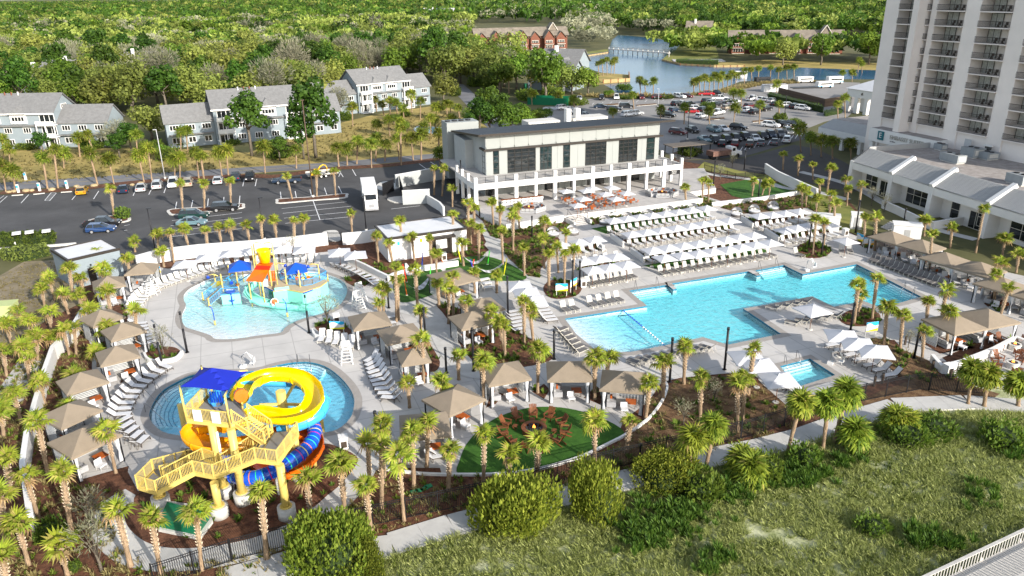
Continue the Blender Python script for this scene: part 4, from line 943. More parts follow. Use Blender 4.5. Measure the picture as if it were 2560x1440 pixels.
mb=MB();mb.add([(-6,-.8,7.0),(8,-.8,7.0),(8,13,7.0),(-6,13,7.0),(1,6,10.4)],[(0,1,4),(1,2,4),(2,3,4),(3,0,4)],M['roofwhite']);mb.obj('roof',Pv)
for x in(-5.0,-1.6,2.2):one('column',Pv,x-.8,x+.5,-.2,.9,0,4.6,M['white'])
mb=MB();mb.cyl((.3,-.32,5.8),(.3,-.36,5.8),.45,.45,M['glassrail'],14);mb.obj('medallion',Pv);one('rear_wall',Pv,-4.5,6,4,4.4,0,4.6,M['white'])
# ---------------------------------------------------------------- furniture builders
def lounger_meshes(fm,seatm,backm,tilt=63):
 fr=MB();L=1.95;w=.66;h=.36
 for s in(-1,1):fr.bar((-.05,s*w/2,h),(1.35,s*w/2,h),.05,.05,fm)
 for x in(.05,1.25):
  for s in(-1,1):fr.bar((x,s*w/2,h),(x+(.08 if x>1 else-.06),s*w/2,0),.045,.045,fm)
  fr.bar((x,-w/2,.1),(x,w/2,.1),.03,.03,fm)
 ca,sa=math.cos(R_(tilt)),math.sin(R_(tilt))
 for s in(-1,1):fr.bar((0,s*w/2,h),(-.8*ca,s*w/2,h+.8*sa),.05,.05,fm)
 fr.bar((-.35*ca,w/2,h+.35*sa),(-.55,w/2,.1),.03,.03,fm);fr.bar((-.35*ca,-w/2,h+.35*sa),(-.55,-w/2,.1),.03,.03,fm)
 st=MB();st.bar((0.02,0,h+.03),(1.36,0,h+.03),w-.06,.045,seatm)
 bk=MB();bk.bar((0.0,0,h+.04),(-.82*ca,0,h+.04+.82*sa),w-.06,.045,backm)
 return fr.mesh('lounger_frame'),st.mesh('lounger_seat'),bk.mesh('lounger_back')
LM={'w':lounger_meshes(M['framew'],M['slingw'],M['slingw']),'g':lounger_meshes(M['framew'],M['slingg'],M['slingl']),'b':lounger_meshes(M['frameb'],M['slingw'],M['slingw'],45),'d':lounger_meshes(M['framew'],M['slingg'],M['slingg'],48)}
LTX={'w':'white lounger','g':'grey-seated lounger','b':'dark-framed white lounger','d':'charcoal lounger'}
def lounger(k,p,rz,label,group):
 t=thing('sun_lounger',label,'sun lounger',p,rz,group)
 for nm,me in zip(('frame','seat','backrest'),LM[k]):link(nm,me,t)
 return t
def lrow(k,a,b,n,face,where,z=0.03,skip=(),jit=.05,ends=('left','right')):
 """row of loungers between pixels a and b; face = world heading of the feet (radians) or a pixel to look at"""
 rnd=random.Random(n+int(a[0]));A,B=G(*a,z),G(*b,z)
 for i in range(n):
  if i in skip:continue
  p=A.lerp(B,i/max(1,n-1))+Vector((rnd.uniform(-jit,jit),rnd.uniform(-jit,jit),0))
  if isinstance(face,tuple):q=G(*face);h=math.atan2(q.y-p.y,q.x-p.x)
  else:h=face
  h+=rnd.uniform(-.05,.05);p2=p+Vector((math.cos(h),math.sin(h),0))*-.35
  lounger(k,p2,h,'%s, %s from %s %s'%(LTX[k],ORD[i],ends[0],where),'loungers '+where)
def larc(k,pts,n,face,where,z=0.03,flip=False,ends='left'):
 q=[G(*p,z)for p in smooth(pts,False,5)];rnd=random.Random(n)
 for i,(p,t)in enumerate(along(q,n)):
  c=G(*face,z);h=math.atan2(c.y-p.y,c.x-p.x)+(math.pi if flip else 0)+rnd.uniform(-.07,.07)
  lounger(k,p+Vector((math.cos(h),math.sin(h),0))*-.35,h,'%s, %s from %s %s'%(LTX[k],ORD[i],ends,where),'loungers '+where)
def umb_parts(size,hh=2.35,rise=.62,slant=0.0):
 p=MB();p.cyl((0,0,.08),(0,0,hh+rise),.03,.03,M['wood'],7)
 b=MB();b.cyl((0,0,0),(0,0,.09),.32,.28,M['curb'],12)
 c=MB();s=size/2;top=(0,0,hh+rise)
 cor=[(-s,-s),(s,-s),(s,s),(-s,s)];ring=[]
 for i in range(4):
  a,d=cor[i],cor[(i+1)%4];ring.append((a[0],a[1],hh));ring.append(((a[0]+d[0])/2*.97,(a[1]+d[1])/2*.97,hh+.05))
 c.add([top]+ring,[(0,i+1,(i+1)%8+1)for i in range(8)],M['canvaswhite'])
 low=[(x,y,z-.10)for x,y,z in ring];c.add(ring+low,[(i,i+8,(i+1)%8+8,(i+1)%8)for i in range(8)],M['canvaswhite'])
 v=MB();v.add([(0,0,hh+rise+.10)]+[(math.cos(k*math.pi/2+.78)*.36,math.sin(k*math.pi/2+.78)*.36,hh+rise-.12)for k in range(4)],[(0,1,2),(0,2,3),(0,3,4),(0,4,1)],M['canvaswhite'])
 r=MB()
 for x,y,z in ring:r.bar((0,0,hh+rise-.05),(x*.98,y*.98,z-.03),.025,.025,M['wood'])
 return[('pole',p.mesh('umbrella_pole')),('base',b.mesh('umbrella_base')),('canopy',c.mesh('umbrella_canopy')),('vent_cap',v.mesh('umbrella_vent')),('ribs',r.mesh('umbrella_ribs'))]
UM={2.9:umb_parts(2.62,2.35,.52),3.3:umb_parts(3.1,2.35,.6)};UMS={2.3:umb_parts(2.3,2.2,.4)};UM.update(UMS)
def umbrella(px,py,size,rz,label,group,z0=0.03,hz=2.97):
 p=G(px,py,z0+hz);p.z=z0;t=thing('umbrella',label,'umbrella',p,rz,group)
 for nm,me in UM[size]:
  o=link(nm,me,t)
 return t
def cabana_parts(w,d,double=False):
 P=[];hh=2.45;ap=1.05
 for sx in((-1,0,1)if double else(-1,1)):
  for sy in(-1,1):mb=MB();mb.box((sx*w/2,sy*d/2,hh/2),(.1,.1,hh),M['black']);P.append(('post',mb.mesh('cabana_post')))
 f=MB()
 for sy in(-1,1):f.bar((-w/2,sy*d/2,hh),(w/2,sy*d/2,hh),.09,.12,M['black'])
 for sx in(-1,1):f.bar((sx*w/2,-d/2,hh),(sx*w/2,d/2,hh),.09,.12,M['black'])
 P.append(('eave_frame',f.mesh('cabana_frame')))
 e=.22;X,Y=w/2+e,d/2+e
 for x0,x1 in(((-X,0),(0,X))if double else((-X,X),)):
  c=MB();xm=(x0+x1)/2
  pts=[(x0,-Y,hh+.05),(x1,-Y,hh+.05),(x1,Y,hh+.05),(x0,Y,hh+.05),(xm,0,hh+ap)]
  c.add(pts,[(0,1,4),(1,2,4),(2,3,4),(3,0,4)],M['tan'])
  c.add(pts[:4]+[(x,y,z-.2)for x,y,z in pts[:4]],[(0,4,5,1),(1,5,6,2),(2,6,7,3),(3,7,4,0)],M['tan']);P.append(('canopy',c.mesh('cabana_canopy')))
 s=MB()
 for k in range(15):z=.15+k*.155;s.box((0,d/2-.02,z),(w-.15,.03,.09),M['greywhite'])
 P.append(('back_screen',s.mesh('cabana_screen')))
 for side in(-1,1):
  s=MB()
  for k in range(15):z=.15+k*.155;s.box((side*(w/2-.02),d*.22,z),(.03,d*.5,.09),M['greywhite'])
  P.append(('side_screen',s.mesh('cabana_screen')))
 for sx in((-1,0,1)if double else(-1,1)):
  for sy in(-1,):
   c=MB();n=9;base=[]
   for lev,(z,r)in enumerate(((hh-.05,.34),(1.5,.2),(1.1,.1),(.7,.17),(.08,.24))):
    base+=[(sx*(w/2-.16)+math.cos(2*math.pi*k/n)*r*(1.0 if k%2 else .7),sy*(d/2-.05)+math.sin(2*math.pi*k/n)*r*(.55 if k%2 else .35),z)for k in range(n)]
   c.add(base,[(l*n+k,l*n+(k+1)%n,(l+1)*n+(k+1)%n,(l+1)*n+k)for l in range(4)for k in range(n)],M['curtain'],True);P.append(('curtain',c.mesh('cabana_curtain')))
 return P
M['greywhite']=mat('pale slat',(.46,.47,.47),.7,.08,2)
CP={'s':cabana_parts(3.2,3.2),'r':cabana_parts(3.7,3.5),'x':cabana_parts(8.6,3.9,True),'m':cabana_parts(2.5,2.5),'l':cabana_parts(4.4,4.9)}
def cabana(kind,px,py,rz,label,furn=True,z0=0.03):
 p=G(px,py,z0+(3.5 if kind!='m' else 3.4));p.z=z0;t=thing('cabana',label,'cabana',p,rz,'tan canvas cabanas')
 for nm,me in CP[kind]:link(nm,me,t)
 if furn:
  c,s=math.cos(rz),math.sin(rz)
  for k in range(2 if kind=='x' else 1):
   ox=(-2.1+4.2*k)if kind=='x' else 0
   def wp(x,y):x+=ox;return p+Vector((x*c-y*s,x*s+y*c,0))
   w='in the '+label.replace('tan canvas ','')
   w=' '.join(w.split()[:11])
   sofa.put(wp(-1.0,.4),rz+math.pi/2,'grey cushioned sofa %s%s'%(w,', %s bay'%ORD[k]if kind=='x' else ''),'sofas in the cabanas')
   otable.put(wp(.75,-.2),rz,'orange square table %s%s'%(w,', %s bay'%ORD[k]if kind=='x' else ''),'orange cabana tables')
   ocube.put(wp(.2,-1.25),rz+.2,'pale low side chair %s%s'%(w,', %s bay'%ORD[k]if kind=='x' else ''),'pale cabana seats')
 return t
def mk_sofa():
 t=thing('sofa','x','sofa');one('base',t,-1.1,1.1,-.4,.4,0.05,.3,M['cushion'])
 for k in range(3):one('seat_cushion',t,-1.08+.73*k,-.38+.73*k,-.4,.25,.3,.45,M['cushion']);one('back_cushion',t,-1.06+.73*k,-.4+.73*k,.22,.42,.42,.85,M['slingl'])
 for s in(-1,1):one('arm',t,s*1.1-.1,s*1.1+.1,-.42,.42,.1,.62,M['cushion'])
 one('throw_pillow',t,-.2,.15,-.02,.14,.45,.75,M['orangewood']);return t
def mk_otable():
 t=thing('side_table','x','table');one('table_top',t,-.48,.48,-.48,.48,.50,.56,M['orangewood'])
 for x in(-.4,.4):
  for y in(-.4,.4):one('leg',t,x-.03,x+.03,y-.03,y+.03,0,.5,M['frameb'])
 return t
def mk_ocube():
 t=thing('side_chair','x','chair');one('seat',t,-.32,.32,-.32,.32,.28,.40,M['slingw']);one('backrest',t,-.32,.32,.27,.34,.4,.85,M['slingw'])
 for x in(-.28,.28):
  for y in(-.28,.28):one('leg',t,x-.03,x+.03,y-.03,y+.03,0,.28,M['slingl'])
 return t
sofa,otable,ocube=Proto(mk_sofa),Proto(mk_otable),Proto(mk_ocube)
def mk_adi():
 t=thing('adirondack_chair','x','chair')
 for k in range(5):mb=MB();mb.bar((-.24+.12*k,.12,.30),(-.28+.14*k,.50,1.05-.03*abs(k-2)),.11,.025,M['wood']);mb.obj('back_slat',t)
 for k in range(5):mb=MB();mb.bar((-.29,-.42+.12*k,.38-.025*k),(.29,-.42+.12*k,.38-.025*k),.105,.025,M['wood']);mb.obj('seat_slat',t)
 for s in(-1,1):
  mb=MB();mb.bar((s*.36,-.48,.58),(s*.36,.32,.58),.14,.03,M['wood']);mb.obj('arm',t)
  mb=MB();mb.bar((s*.33,-.42,0),(s*.33,-.42,.57),.09,.04,M['wood']);mb.obj('leg',t)
  mb=MB();mb.bar((s*.30,-.42,.34),(s*.30,.55,.02),.04,.11,M['wood']);mb.obj('side_rail',t)
 return t
adi=Proto(mk_adi)
def mk_foot():
 t=thing('footstool','x','footstool')
 for k in range(4):mb=MB();mb.bar((-.22,-.16+.11*k,.36+(.02 if k in(1,2)else 0)),(.22,-.16+.11*k,.36+(.02 if k in(1,2)else 0)),.1,.025,M['wood']);mb.obj('slat',t)
 for s in(-1,1):mb=MB();mb.bar((s*.19,-.14,0),(s*.19,.2,.34),.04,.07,M['wood']);mb.obj('leg',t)
 return t
foot=Proto(mk_foot)
def firepit(p,r,label,ring=None):
 t=thing('fire_pit',label,'fire pit',p);ring=ring or M['wood']
 def annulus(nm,r0,r1,z0,z1,m):
  mb=MB();n=28;vs=[]
  for rr,z in((r0,z0),(r0,z1),(r1,z1),(r1,z0)):vs+=[(math.cos(2*math.pi*i/n)*rr,math.sin(2*math.pi*i/n)*rr,z)for i in range(n)]
  mb.add(vs,[(k*n+i,k*n+(i+1)%n,((k+1)%4)*n+(i+1)%n,((k+1)%4)*n+i)for k in range(4)for i in range(n)],m);return mb.obj(nm,t)
 annulus('ring_base',r*.72,r*.92,0,.5,ring);annulus('rim',r*.68,r,.5,.6,ring)
 rnd=random.Random(5);mb=MB();lava=mat('lava rock',(.045,.045,.05),.9,.5,8)
 for i in range(90):
  a=rnd.uniform(0,6.28);q=r*.66*math.sqrt(rnd.random());mb.box((math.cos(a)*q,math.sin(a)*q,.50+rnd.uniform(0,.05)),(.12,.1,.1),lava,rnd.uniform(0,3),.6)
 mb.obj('lava_rock',t,kind='stuff')
 mb=MB()
 for k in range(5):a=k*1.26;mb.cyl((math.cos(a)*.1,math.sin(a)*.1,.55),(math.cos(a)*.05+.03,math.sin(a)*.05,.55+.2+.07*(k%3)),.06,.005,FLAME,6)
 mb.obj('flame',t);return t
FLAME=bpy.data.materials.new('gas flame');FLAME.use_nodes=True
_b=FLAME.node_tree.nodes['Principled BSDF'];_b.inputs['Base Color'].default_value=(1,.35,.05,1);_b.inputs['Emission Color'].default_value=(1,.35,.06,1);_b.inputs['Emission Strength'].default_value=1.5
def mk_dtable():
 t=thing('dining_table','x','table');mb=MB();mb.cyl((0,0,.72),(0,0,.76),.58,.58,M['orangewood'],16);mb.obj('table_top',t)
 mb=MB();mb.cyl((0,0,0),(0,0,.72),.05,.05,M['slingl'],6);mb.obj('pedestal',t);mb=MB();mb.cyl((0,0,0),(0,0,.03),.3,.3,M['slingl'],12);mb.obj('foot_plate',t);return t
def mk_dchair():
 t=thing('dining_chair','x','chair');one('seat',t,-.23,.23,-.23,.23,.42,.46,M['orangewood']);one('backrest',t,-.22,.22,.22,.26,.52,.85,M['orangewood'])
 for x in(-.21,.21):
  for y in(-.21,.21):mb=MB();mb.bar((x,y,0),(x*.95,y,.84 if y>0 else .64),.03,.03,M['slingl']);mb.obj('leg',t)
 return t
dtable,dchair=Proto(mk_dtable),Proto(mk_dchair)
def mk_daybed():
 t=thing('daybed','x','daybed');mb=MB();mb.cyl((0,0,0),(0,0,.38),.95,1.0,M['slingg'],18);mb.obj('base',t);mb=MB();mb.cyl((0,0,.38),(0,0,.52),.93,.9,M['slingw'],18);mb.obj('mattress',t)
 mb=MB();n,q=12,5;vs=[]
 for j in range(q+1):
  ph=R_(15+60*j/q)
  for i in range(n+1):a=math.pi*i/n;vs.append((math.cos(a)*1.05,math.sin(a)*1.05*math.cos(ph)+.05,.5+math.sin(a)*1.05*math.sin(ph)))
 mb.add(vs,[(j*(n+1)+i,j*(n+1)+i+1,(j+1)*(n+1)+i+1,(j+1)*(n+1)+i)for j in range(q)for i in range(n)],M['canvaswhite'],True);mb.obj('hood',t)
 for k in range(2):one('pillow',t,-.5+.55*k,-.05+.55*k,.35,.55,.52,.8,M['slingl'])
 return t
daybed=Proto(mk_daybed)
def light_column(px,py,top,label,cage=True):
 B=G(px,py,.03);h=hgt(B,top);t=thing('light_column',label,'lamp post',B,0,'black light columns')
 z=h*.58 if cage else h
 mb=MB();mb.cyl((0,0,0),(0,0,z),.12,.12,M['black'],10);mb.obj('post',t)
 mb=MB();mb.cyl((0,0,0),(0,0,.05),.22,.22,M['black'],10);mb.obj('base_plate',t)
 if cage:
  for k in range(3):a=2.09*k;mb=MB();mb.bar((math.cos(a)*.09,math.sin(a)*.09,z),(math.cos(a)*.09,math.sin(a)*.09,h-.3),.025,.025,M['black']);mb.obj('cage_rod',t)
  mb=MB();mb.cyl((0,0,h-.34),(0,0,h),.12,.12,M['black'],10);mb.obj('lamp_head',t)
 else:
  mb=MB();mb.cyl((0,0,h-.25),(0,0,h+.02),.14,.14,M['black'],10);mb.obj('lamp_head',t)
 return t
def lamp_post(px,py,top,label,r=.10,m=None,arm=0.0):
 B=G(px,py,.03);h=hgt(B,top);m=m or M['black'];t=thing('lamp_post',label,'lamp post',B,0,'tall parking lamp posts')
 mb=MB();mb.cyl((0,0,0),(0,0,h),r,r*.7,m,8);mb.obj('post',t);mb=MB();mb.cyl((0,0,0),(0,0,.5),r*2.2,r*2.0,M['curb'],10);mb.obj('footing',t)
 mb=MB();mb.box((arm,0,h),(.7,.35,.1),m,.3);mb.obj('luminaire',t);return t
def mk_guard():
 t=thing('lifeguard_chair','x','lifeguard chair');W_=M['white']
 for sx in(-.5,.5):
  mb=MB();mb.bar((sx*1.2,-.7,0),(sx*.8,-.25,1.5),.09,.06,W_);mb.obj('leg',t);mb=MB();mb.bar((sx*1.2,.7,0),(sx*.8,.3,2.3),.09,.06,W_);mb.obj('leg',t)
  for k in range(4):z=.3+.3*k;mb=MB();mb.bar((sx*(1.2-.1*k),-.6+.1*k,z),(sx*(1.2-.1*k),.66-.06*k,z),.04,.09,W_);mb.obj('side_slat',t)
  mb=MB();mb.bar((sx*.8,-.35,1.85),(sx*.8,.3,1.85),.1,.04,W_);mb.obj('arm',t)
 for k in range(4):z=.3+.32*k;mb=MB();mb.bar((-.55+.03*k,-.62+.1*k,z),(.55-.03*k,-.62+.1*k,z),.08,.05,W_);mb.obj('rung',t)
 for k in range(3):mb=MB();mb.bar((-.4,-.25+.2*k,1.55),(.4,-.25+.2*k,1.55),.18,.03,W_);mb.obj('seat_slat',t)
 for k in range(4):mb=MB();mb.bar((-.4,.27+.01*k,1.7+.18*k),(.4,.27+.01*k,1.7+.18*k),.03,.14,W_);mb.obj('back_slat',t)
 return t
guard=Proto(mk_guard)
def sign_board(px,py,rz,label,w=1.5,h=1.0,low=(.85,.62,.02),zb=.7):
 B=G(px,py,.03);t=thing('sign_board',label,'sign',B,rz,'white signs with blue and yellow waves');
 for s in(-1,1):one('post',t,s*w*.42-.03,s*w*.42+.03,-.03,.03,0,zb+h,M['white'])
 one('panel',t,-w/2,w/2,-.06,-.03,zb,zb+h,M['white'])
 a=MB();n=10;a.add([(-w/2+w*i/n,-.065,zb+h)for i in range(n+1)]+[(-w/2+w*i/n,-.065,zb+h*(.72+.16*math.sin(i*.6)))for i in range(n+1)],[(i,i+1,n+2+i,n+1+i)for i in range(n)],mat('sign sky blue',(.02,.35,.62),.5));a.obj('blue_wave',t)
 a=MB();a.add([(-w/2+w*i/n,-.065,zb)for i in range(n+1)]+[(-w/2+w*i/n,-.065,zb+h*(.03+.028*i))for i in range(n+1)],[(i,i+1,n+2+i,n+1+i)for i in range(n)],mat('sign yellow %.2f'%low[1],low,.5));a.obj('yellow_wave',t)
 return t
def mk_bin():
 t=thing('waste_bin','x','bin');one('body',t,-.35,.35,-.35,.35,0,1.0,M['white']);one('door',t,-.25,.25,-.37,-.35,.15,.75,M['frameb']);one('lid',t,-.4,.4,-.4,.4,1.0,1.1,M['white']);return t
wbin=Proto(mk_bin)
def bollard(px,py,label):
 B=G(px,py,.03);t=thing('bollard',label,'bollard',B,0,'dark bollard posts');one('post',t,-.09,.09,-.09,.09,0,1.05,M['frameb']);one('cap',t,-.1,.1,-.1,.1,1.05,1.09,M['black']);return t
def hedge(name,poly,h,label,z=0.0,m=None,n=60):
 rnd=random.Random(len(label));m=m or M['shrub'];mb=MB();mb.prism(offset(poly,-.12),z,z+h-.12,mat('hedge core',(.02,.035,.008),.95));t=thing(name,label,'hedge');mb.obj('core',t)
 xs=[p[0]for p in poly];ys=[p[1]for p in poly];A=abs(area2(poly));cr=MB()
 k=0;N=int(n*(A+2));N=min(N,6000)
 per=poly+poly[:1];L=[0]
 for a,b in zip(per,per[1:]):L.append(L[-1]+math.dist(a,b))
 for _ in range(N):
  if rnd.random()<A/(A+L[-1]*h):
   p=(rnd.uniform(min(xs),max(xs)),rnd.uniform(min(ys),max(ys)),z+h+rnd.uniform(-.06,.08))
   if not inside(p,poly):continue
  else:
   u=rnd.uniform(0,L[-1]);i=max(j for j in range(len(per)-1)if L[j]<=u);f=(u-L[i])/max(1e-6,L[i+1]-L[i]);a,b=per[i],per[i+1]
   p=(a[0]+(b[0]-a[0])*f+rnd.uniform(-.07,.07),a[1]+(b[1]-a[1])*f+rnd.uniform(-.07,.07),z+rnd.uniform(0,h))
  s=rnd.uniform(.09,.2);v=[Vector(p)+Vector((rnd.gauss(0,s),rnd.gauss(0,s),rnd.gauss(0,s)))for _ in range(3)];cr.add(v,[(0,1,2)],m)
 cr.obj('foliage',t);return t
def fence(pts,h,label,post=2.4,gap=.14,z=0.0,name='fence',pick=.022):
 P=[G(*p,z)for p in pts];t=thing(name,label,'fence');tot=sum((b-a).length for a,b in zip(P,P[1:]))
 pk=MB()
 for p,d in along(P,max(2,int(tot/gap))):pk.bar(p+Vector((0,0,.08)),p+Vector((0,0,h-.02)),pick+.008,pick+.008,M['black'])
 pk.obj('pickets',t,kind='stuff')
 for p,d in along(P,max(2,int(tot/post)+1)):mb=MB();mb.box((p.x,p.y,z+h/2+.04),(.08,.08,h+.08),M['black']);mb.obj('post',t)
 for zz in(h-.03,h-.22,.12):
  for a,b in zip(P,P[1:]):mb=MB();mb.bar(a+Vector((0,0,zz)),b+Vector((0,0,zz)),.035,.045,M['black']);mb.obj('rail',t)
 return t
def wall(name,pts,w,h,label,z=0.0,m=None,cap=True):
 P=[G(*p,z)for p in pts];t=thing(name,label,'wall');mb=MB();wallstrip(mb,P,w,z,z+h,m or M['stucco']);mb.obj('masonry',t)
 mb=MB();wallstrip(mb,P,w+.08,z+h,z+h+.06,M['white']);mb.obj('coping',t);return t
# ---------------------------------------------------------------- vehicles
def car_meshes(kind):
 """body and greenhouse swept across the width, widest at the waist"""
 L={'sedan':4.7,'suv':4.8,'pickup':5.7,'hatch':4.3}[kind];w=.93
 if kind=='sedan':side=[(-2.35,.35),(-2.35,.75),(-2.2,.92),(-1.5,.98),(.95,.95),(2.0,.80),(2.33,.62),(2.35,.35)];cab=[(-1.75,.96),(-.95,1.42),(.25,1.45),(1.1,.94)]
 elif kind=='hatch':side=[(-2.15,.35),(-2.15,.8),(-2.1,1.0),(-1.4,1.02),(.9,.98),(1.85,.85),(2.12,.65),(2.15,.35)];cab=[(-2.05,1.0),(-1.75,1.5),(.1,1.52),(1.05,.96)]
 elif kind=='suv':side=[(-2.4,.4),(-2.4,.85),(-2.35,1.1),(-1.5,1.12),(1.0,1.08),(2.1,.98),(2.38,.75),(2.4,.4)];cab=[(-2.3,1.1),(-2.0,1.68),(.35,1.7),(1.15,1.06)]
 else:side=[(-2.85,.5),(-2.85,1.05),(-1.0,1.08),(-.95,1.1),(1.3,1.12),(2.65,1.08),(2.83,.85),(2.85,.5)];cab=[(-.95,1.1),(-.75,1.82),(.75,1.84),(1.45,1.12)]
 def sweep(mb,prof,ws,m):
  n=len(prof);vs=[]
  for s in(-1,1):vs+=[(x,s*ws(z),z)for x,z in prof]
  fs=[tuple(range(n)),tuple(range(2*n-1,n-1,-1))]+[(i,n+i,n+(i+1)%n,(i+1)%n)for i in range(n)]
  mb.add(vs,fs,m)
 paint=mat('car paint',(.5,.5,.5),.25,spec=.6)
 body=MB();wf=lambda z:w-.06 if z<.5 else(w if z<.9 else w-.07)
 sweep(body,side,wf,paint)
 cb=MB();sweep(cb,cab,lambda z:w-.08 if z<1.2 else w-.27,M['darkglass'])
 rf=MB();x0,x1=cab[1][0]+.02,cab[2][0]-.02;z=cab[1][1];lb(rf,x0,x1,-(w-.28),w-.28,z-.03,z+.035,paint)
 for s in(-1,1):
  for(a,b)in((cab[0],cab[1]),(cab[2],cab[3])):rf.bar((a[0],s*(w-(.09 if a[1]<1.2 else .28)),a[1]),(b[0],s*(w-(.09 if b[1]<1.2 else .28)),b[1]),.07,.06,paint)
  xm=(cab[1][0]+cab[2][0])/2-.1;rf.bar((xm,s*(w-.07),cab[0][1]),(xm,s*(w-.26),z),.09,.04,paint)
 wh=MB();r=.33 if kind in('sedan','hatch')else .39;wh.cyl((0,-.11,0),(0,.11,0),r,r,M['tyre'],14)
 rim=MB();rim.cyl((0,-.12,0),(0,.12,0),r*.62,r*.62,M['rim'],12)
 hl=MB();hl.box((0,0,0),(.12,.34,.14),M['lamp']);tl=MB();tl.box((0,0,0),(.08,.3,.18),M['taillamp'])
 bed=None
 if kind=='pickup':bed=MB();lb(bed,-2.75,-1.05,-.75,.75,.95,1.10,M['tyre'])
 return dict(body=body.mesh('car_body'),cab=cb.mesh('car_glass'),roof=rf.mesh('car_roof'),wheel=wh.mesh('car_wheel'),rim=rim.mesh('car_rim'),hl=hl.mesh('head_lamp'),tl=tl.mesh('tail_lamp'),r=r,L=L,bed=bed.mesh('truck_bed')if bed else None,zh=side[-2][1],wb=L*.29)
CARS={k:car_meshes(k)for k in('sedan','suv','pickup','hatch')}
PAINT={'white':(.72,.72,.72),'black':(.012,.012,.014),'silver':(.40,.41,.42),'grey':(.13,.135,.14),'blue':(.02,.05,.14),'red':(.35,.01,.015),'gold':(.40,.22,.01),'navy':(.012,.025,.05),'green':(.012,.04,.035),'maroon':(.10,.012,.015),'teal':(.12,.20,.23),'beige':(.36,.30,.22),'brown':(.09,.06,.045)}
def paintmat(c):return mat('%s car paint'%c,PAINT[c],.22,spec=.6)
KN={'sedan':'sedan','suv':'SUV','pickup':'pickup truck','hatch':'hatchback'}
def car(kind,colour,px,py,rz,where,group='cars in the left parking lot',z=.02):
 D=CARS[kind];p=G(px,py,z);t=thing('parked_car','%s %s %s'%(colour,KN[kind],where),'truck' if kind=='pickup' else 'car',p,rz,group)
 pm=paintmat(colour)
 def pt(nm,me,loc=(0,0,0),par=t,paint=False):
  o=link(nm,me,par,loc)
  if paint:o.material_slots[0].link='OBJECT';o.material_slots[0].material=pm
  return o
 pt('body',D['body'],paint=True);pt('windows',D['cab']);pt('roof',D['roof'],paint=True)
 for x in(-D['wb'],D['wb']):
  for y in(-.83,.83):w=pt('wheel',D['wheel'],(x,y,D['r']));pt('rim',D['rim'],(0,0,0),w)
 for y in(-.62,.62):pt('headlight',D['hl'],(D['L']/2-.03,y,D['zh']));pt('taillight',D['tl'],(-D['L']/2+.01,y,D['zh']+.12))
 if D['bed']:pt('truck_bed',D['bed'])
 return t
def box_truck(px,py,rz):
 t=thing('box_truck','large white box truck parked nose towards the camera beside the loading yard','truck',G(px,py,.02),rz)
 one('cargo_box',t,-5.6,2.6,-1.28,1.28,1.15,3.75,M['white']);one('chassis',t,-5.5,5.0,-.5,.5,.6,1.0,M['tyre'])
 mb=MB();prof=[(2.75,.7),(2.75,2.75),(3.0,2.95),(4.05,2.85),(4.45,1.85),(5.4,1.6),(5.65,1.25),(5.65,.6)];n=len(prof)
 mb.add([(x,s*1.1,z)for s in(-1,1)for x,z in prof],[tuple(range(n)),tuple(range(2*n-1,n-1,-1))]+[(i,n+i,n+(i+1)%n,(i+1)%n)for i in range(n)],M['white']);mb.obj('cab',t)
 mb=MB();mb.add([(4.10,-.95,2.78),(4.10,.95,2.78),(4.48,.95,1.92),(4.48,-.95,1.92)],[(0,1,2,3),(3,2,1,0)],M['darkglass']);mb.obj('windscreen',t)
 for s in(-1,1):one('side_window',t,3.1,3.95,s*1.105-.01,s*1.105+.01,1.95,2.65,M['darkglass']);one('mirror',t,4.2,4.3,s*1.35-.1,s*1.35+.1,1.8,2.3,M['black']);one('headlight',t,5.62,5.68,s*.8-.18,s*.8+.18,.95,1.2,M['lamp'])
 one('grille',t,5.655,5.69,-.5,.5,.8,1.45,M['rim']);one('bumper',t,5.5,5.85,-1.15,1.15,.35,.65,M['rim'])
 CABTEXT(t)
 for x in(-3.6,4.1):
  for s in(-1,1):w=MB();w.cyl((0,-.14,0),(0,.14,0),.5,.5,M['tyre'],16);o=w.obj('wheel',t,(x,s*1.05,.5));q=MB();q.cyl((0,-.15,0),(0,.15,0),.28,.28,M['rim'],12);q.obj('rim',o)
def utility_truck(px,py,rz,label,bodym,load=None):
 t=thing('work_truck',label,'truck',G(px,py,.02),rz);one('bed',t,-4.2,1.0,-1.2,1.2,.9,2.0,bodym);one('chassis',t,-4.2,4.0,-.45,.45,.5,.9,M['tyre'])
 mb=MB();prof=[(1.1,.6),(1.1,2.5),(2.3,2.5),(2.8,1.6),(4.1,1.4),(4.3,.6)];n=len(prof);mb.add([(x,s*1.05,z)for s in(-1,1)for x,z in prof],[tuple(range(n)),tuple(range(2*n-1,n-1,-1))]+[(i,n+i,n+(i+1)%n,(i+1)%n)for i in range(n)],M['white']);mb.obj('cab',t)
 mb=MB();mb.add([(2.34,-.9,2.44),(2.34,.9,2.44),(2.82,.9,1.66),(2.82,-.9,1.66)],[(0,1,2,3),(3,2,1,0)],M['darkglass']);mb.obj('windscreen',t)
 for s in(-1,1):one('side_window',t,1.4,2.2,s*1.055-.01,s*1.055+.01,1.6,2.3,M['darkglass'])
 for x in(-2.9,3.0):
  for s in(-1,1):w=MB();w.cyl((0,-.14,0),(0,.14,0),.48,.48,M['tyre'],14);w.obj('wheel',t,(x,s*1.0,.48))
 return t
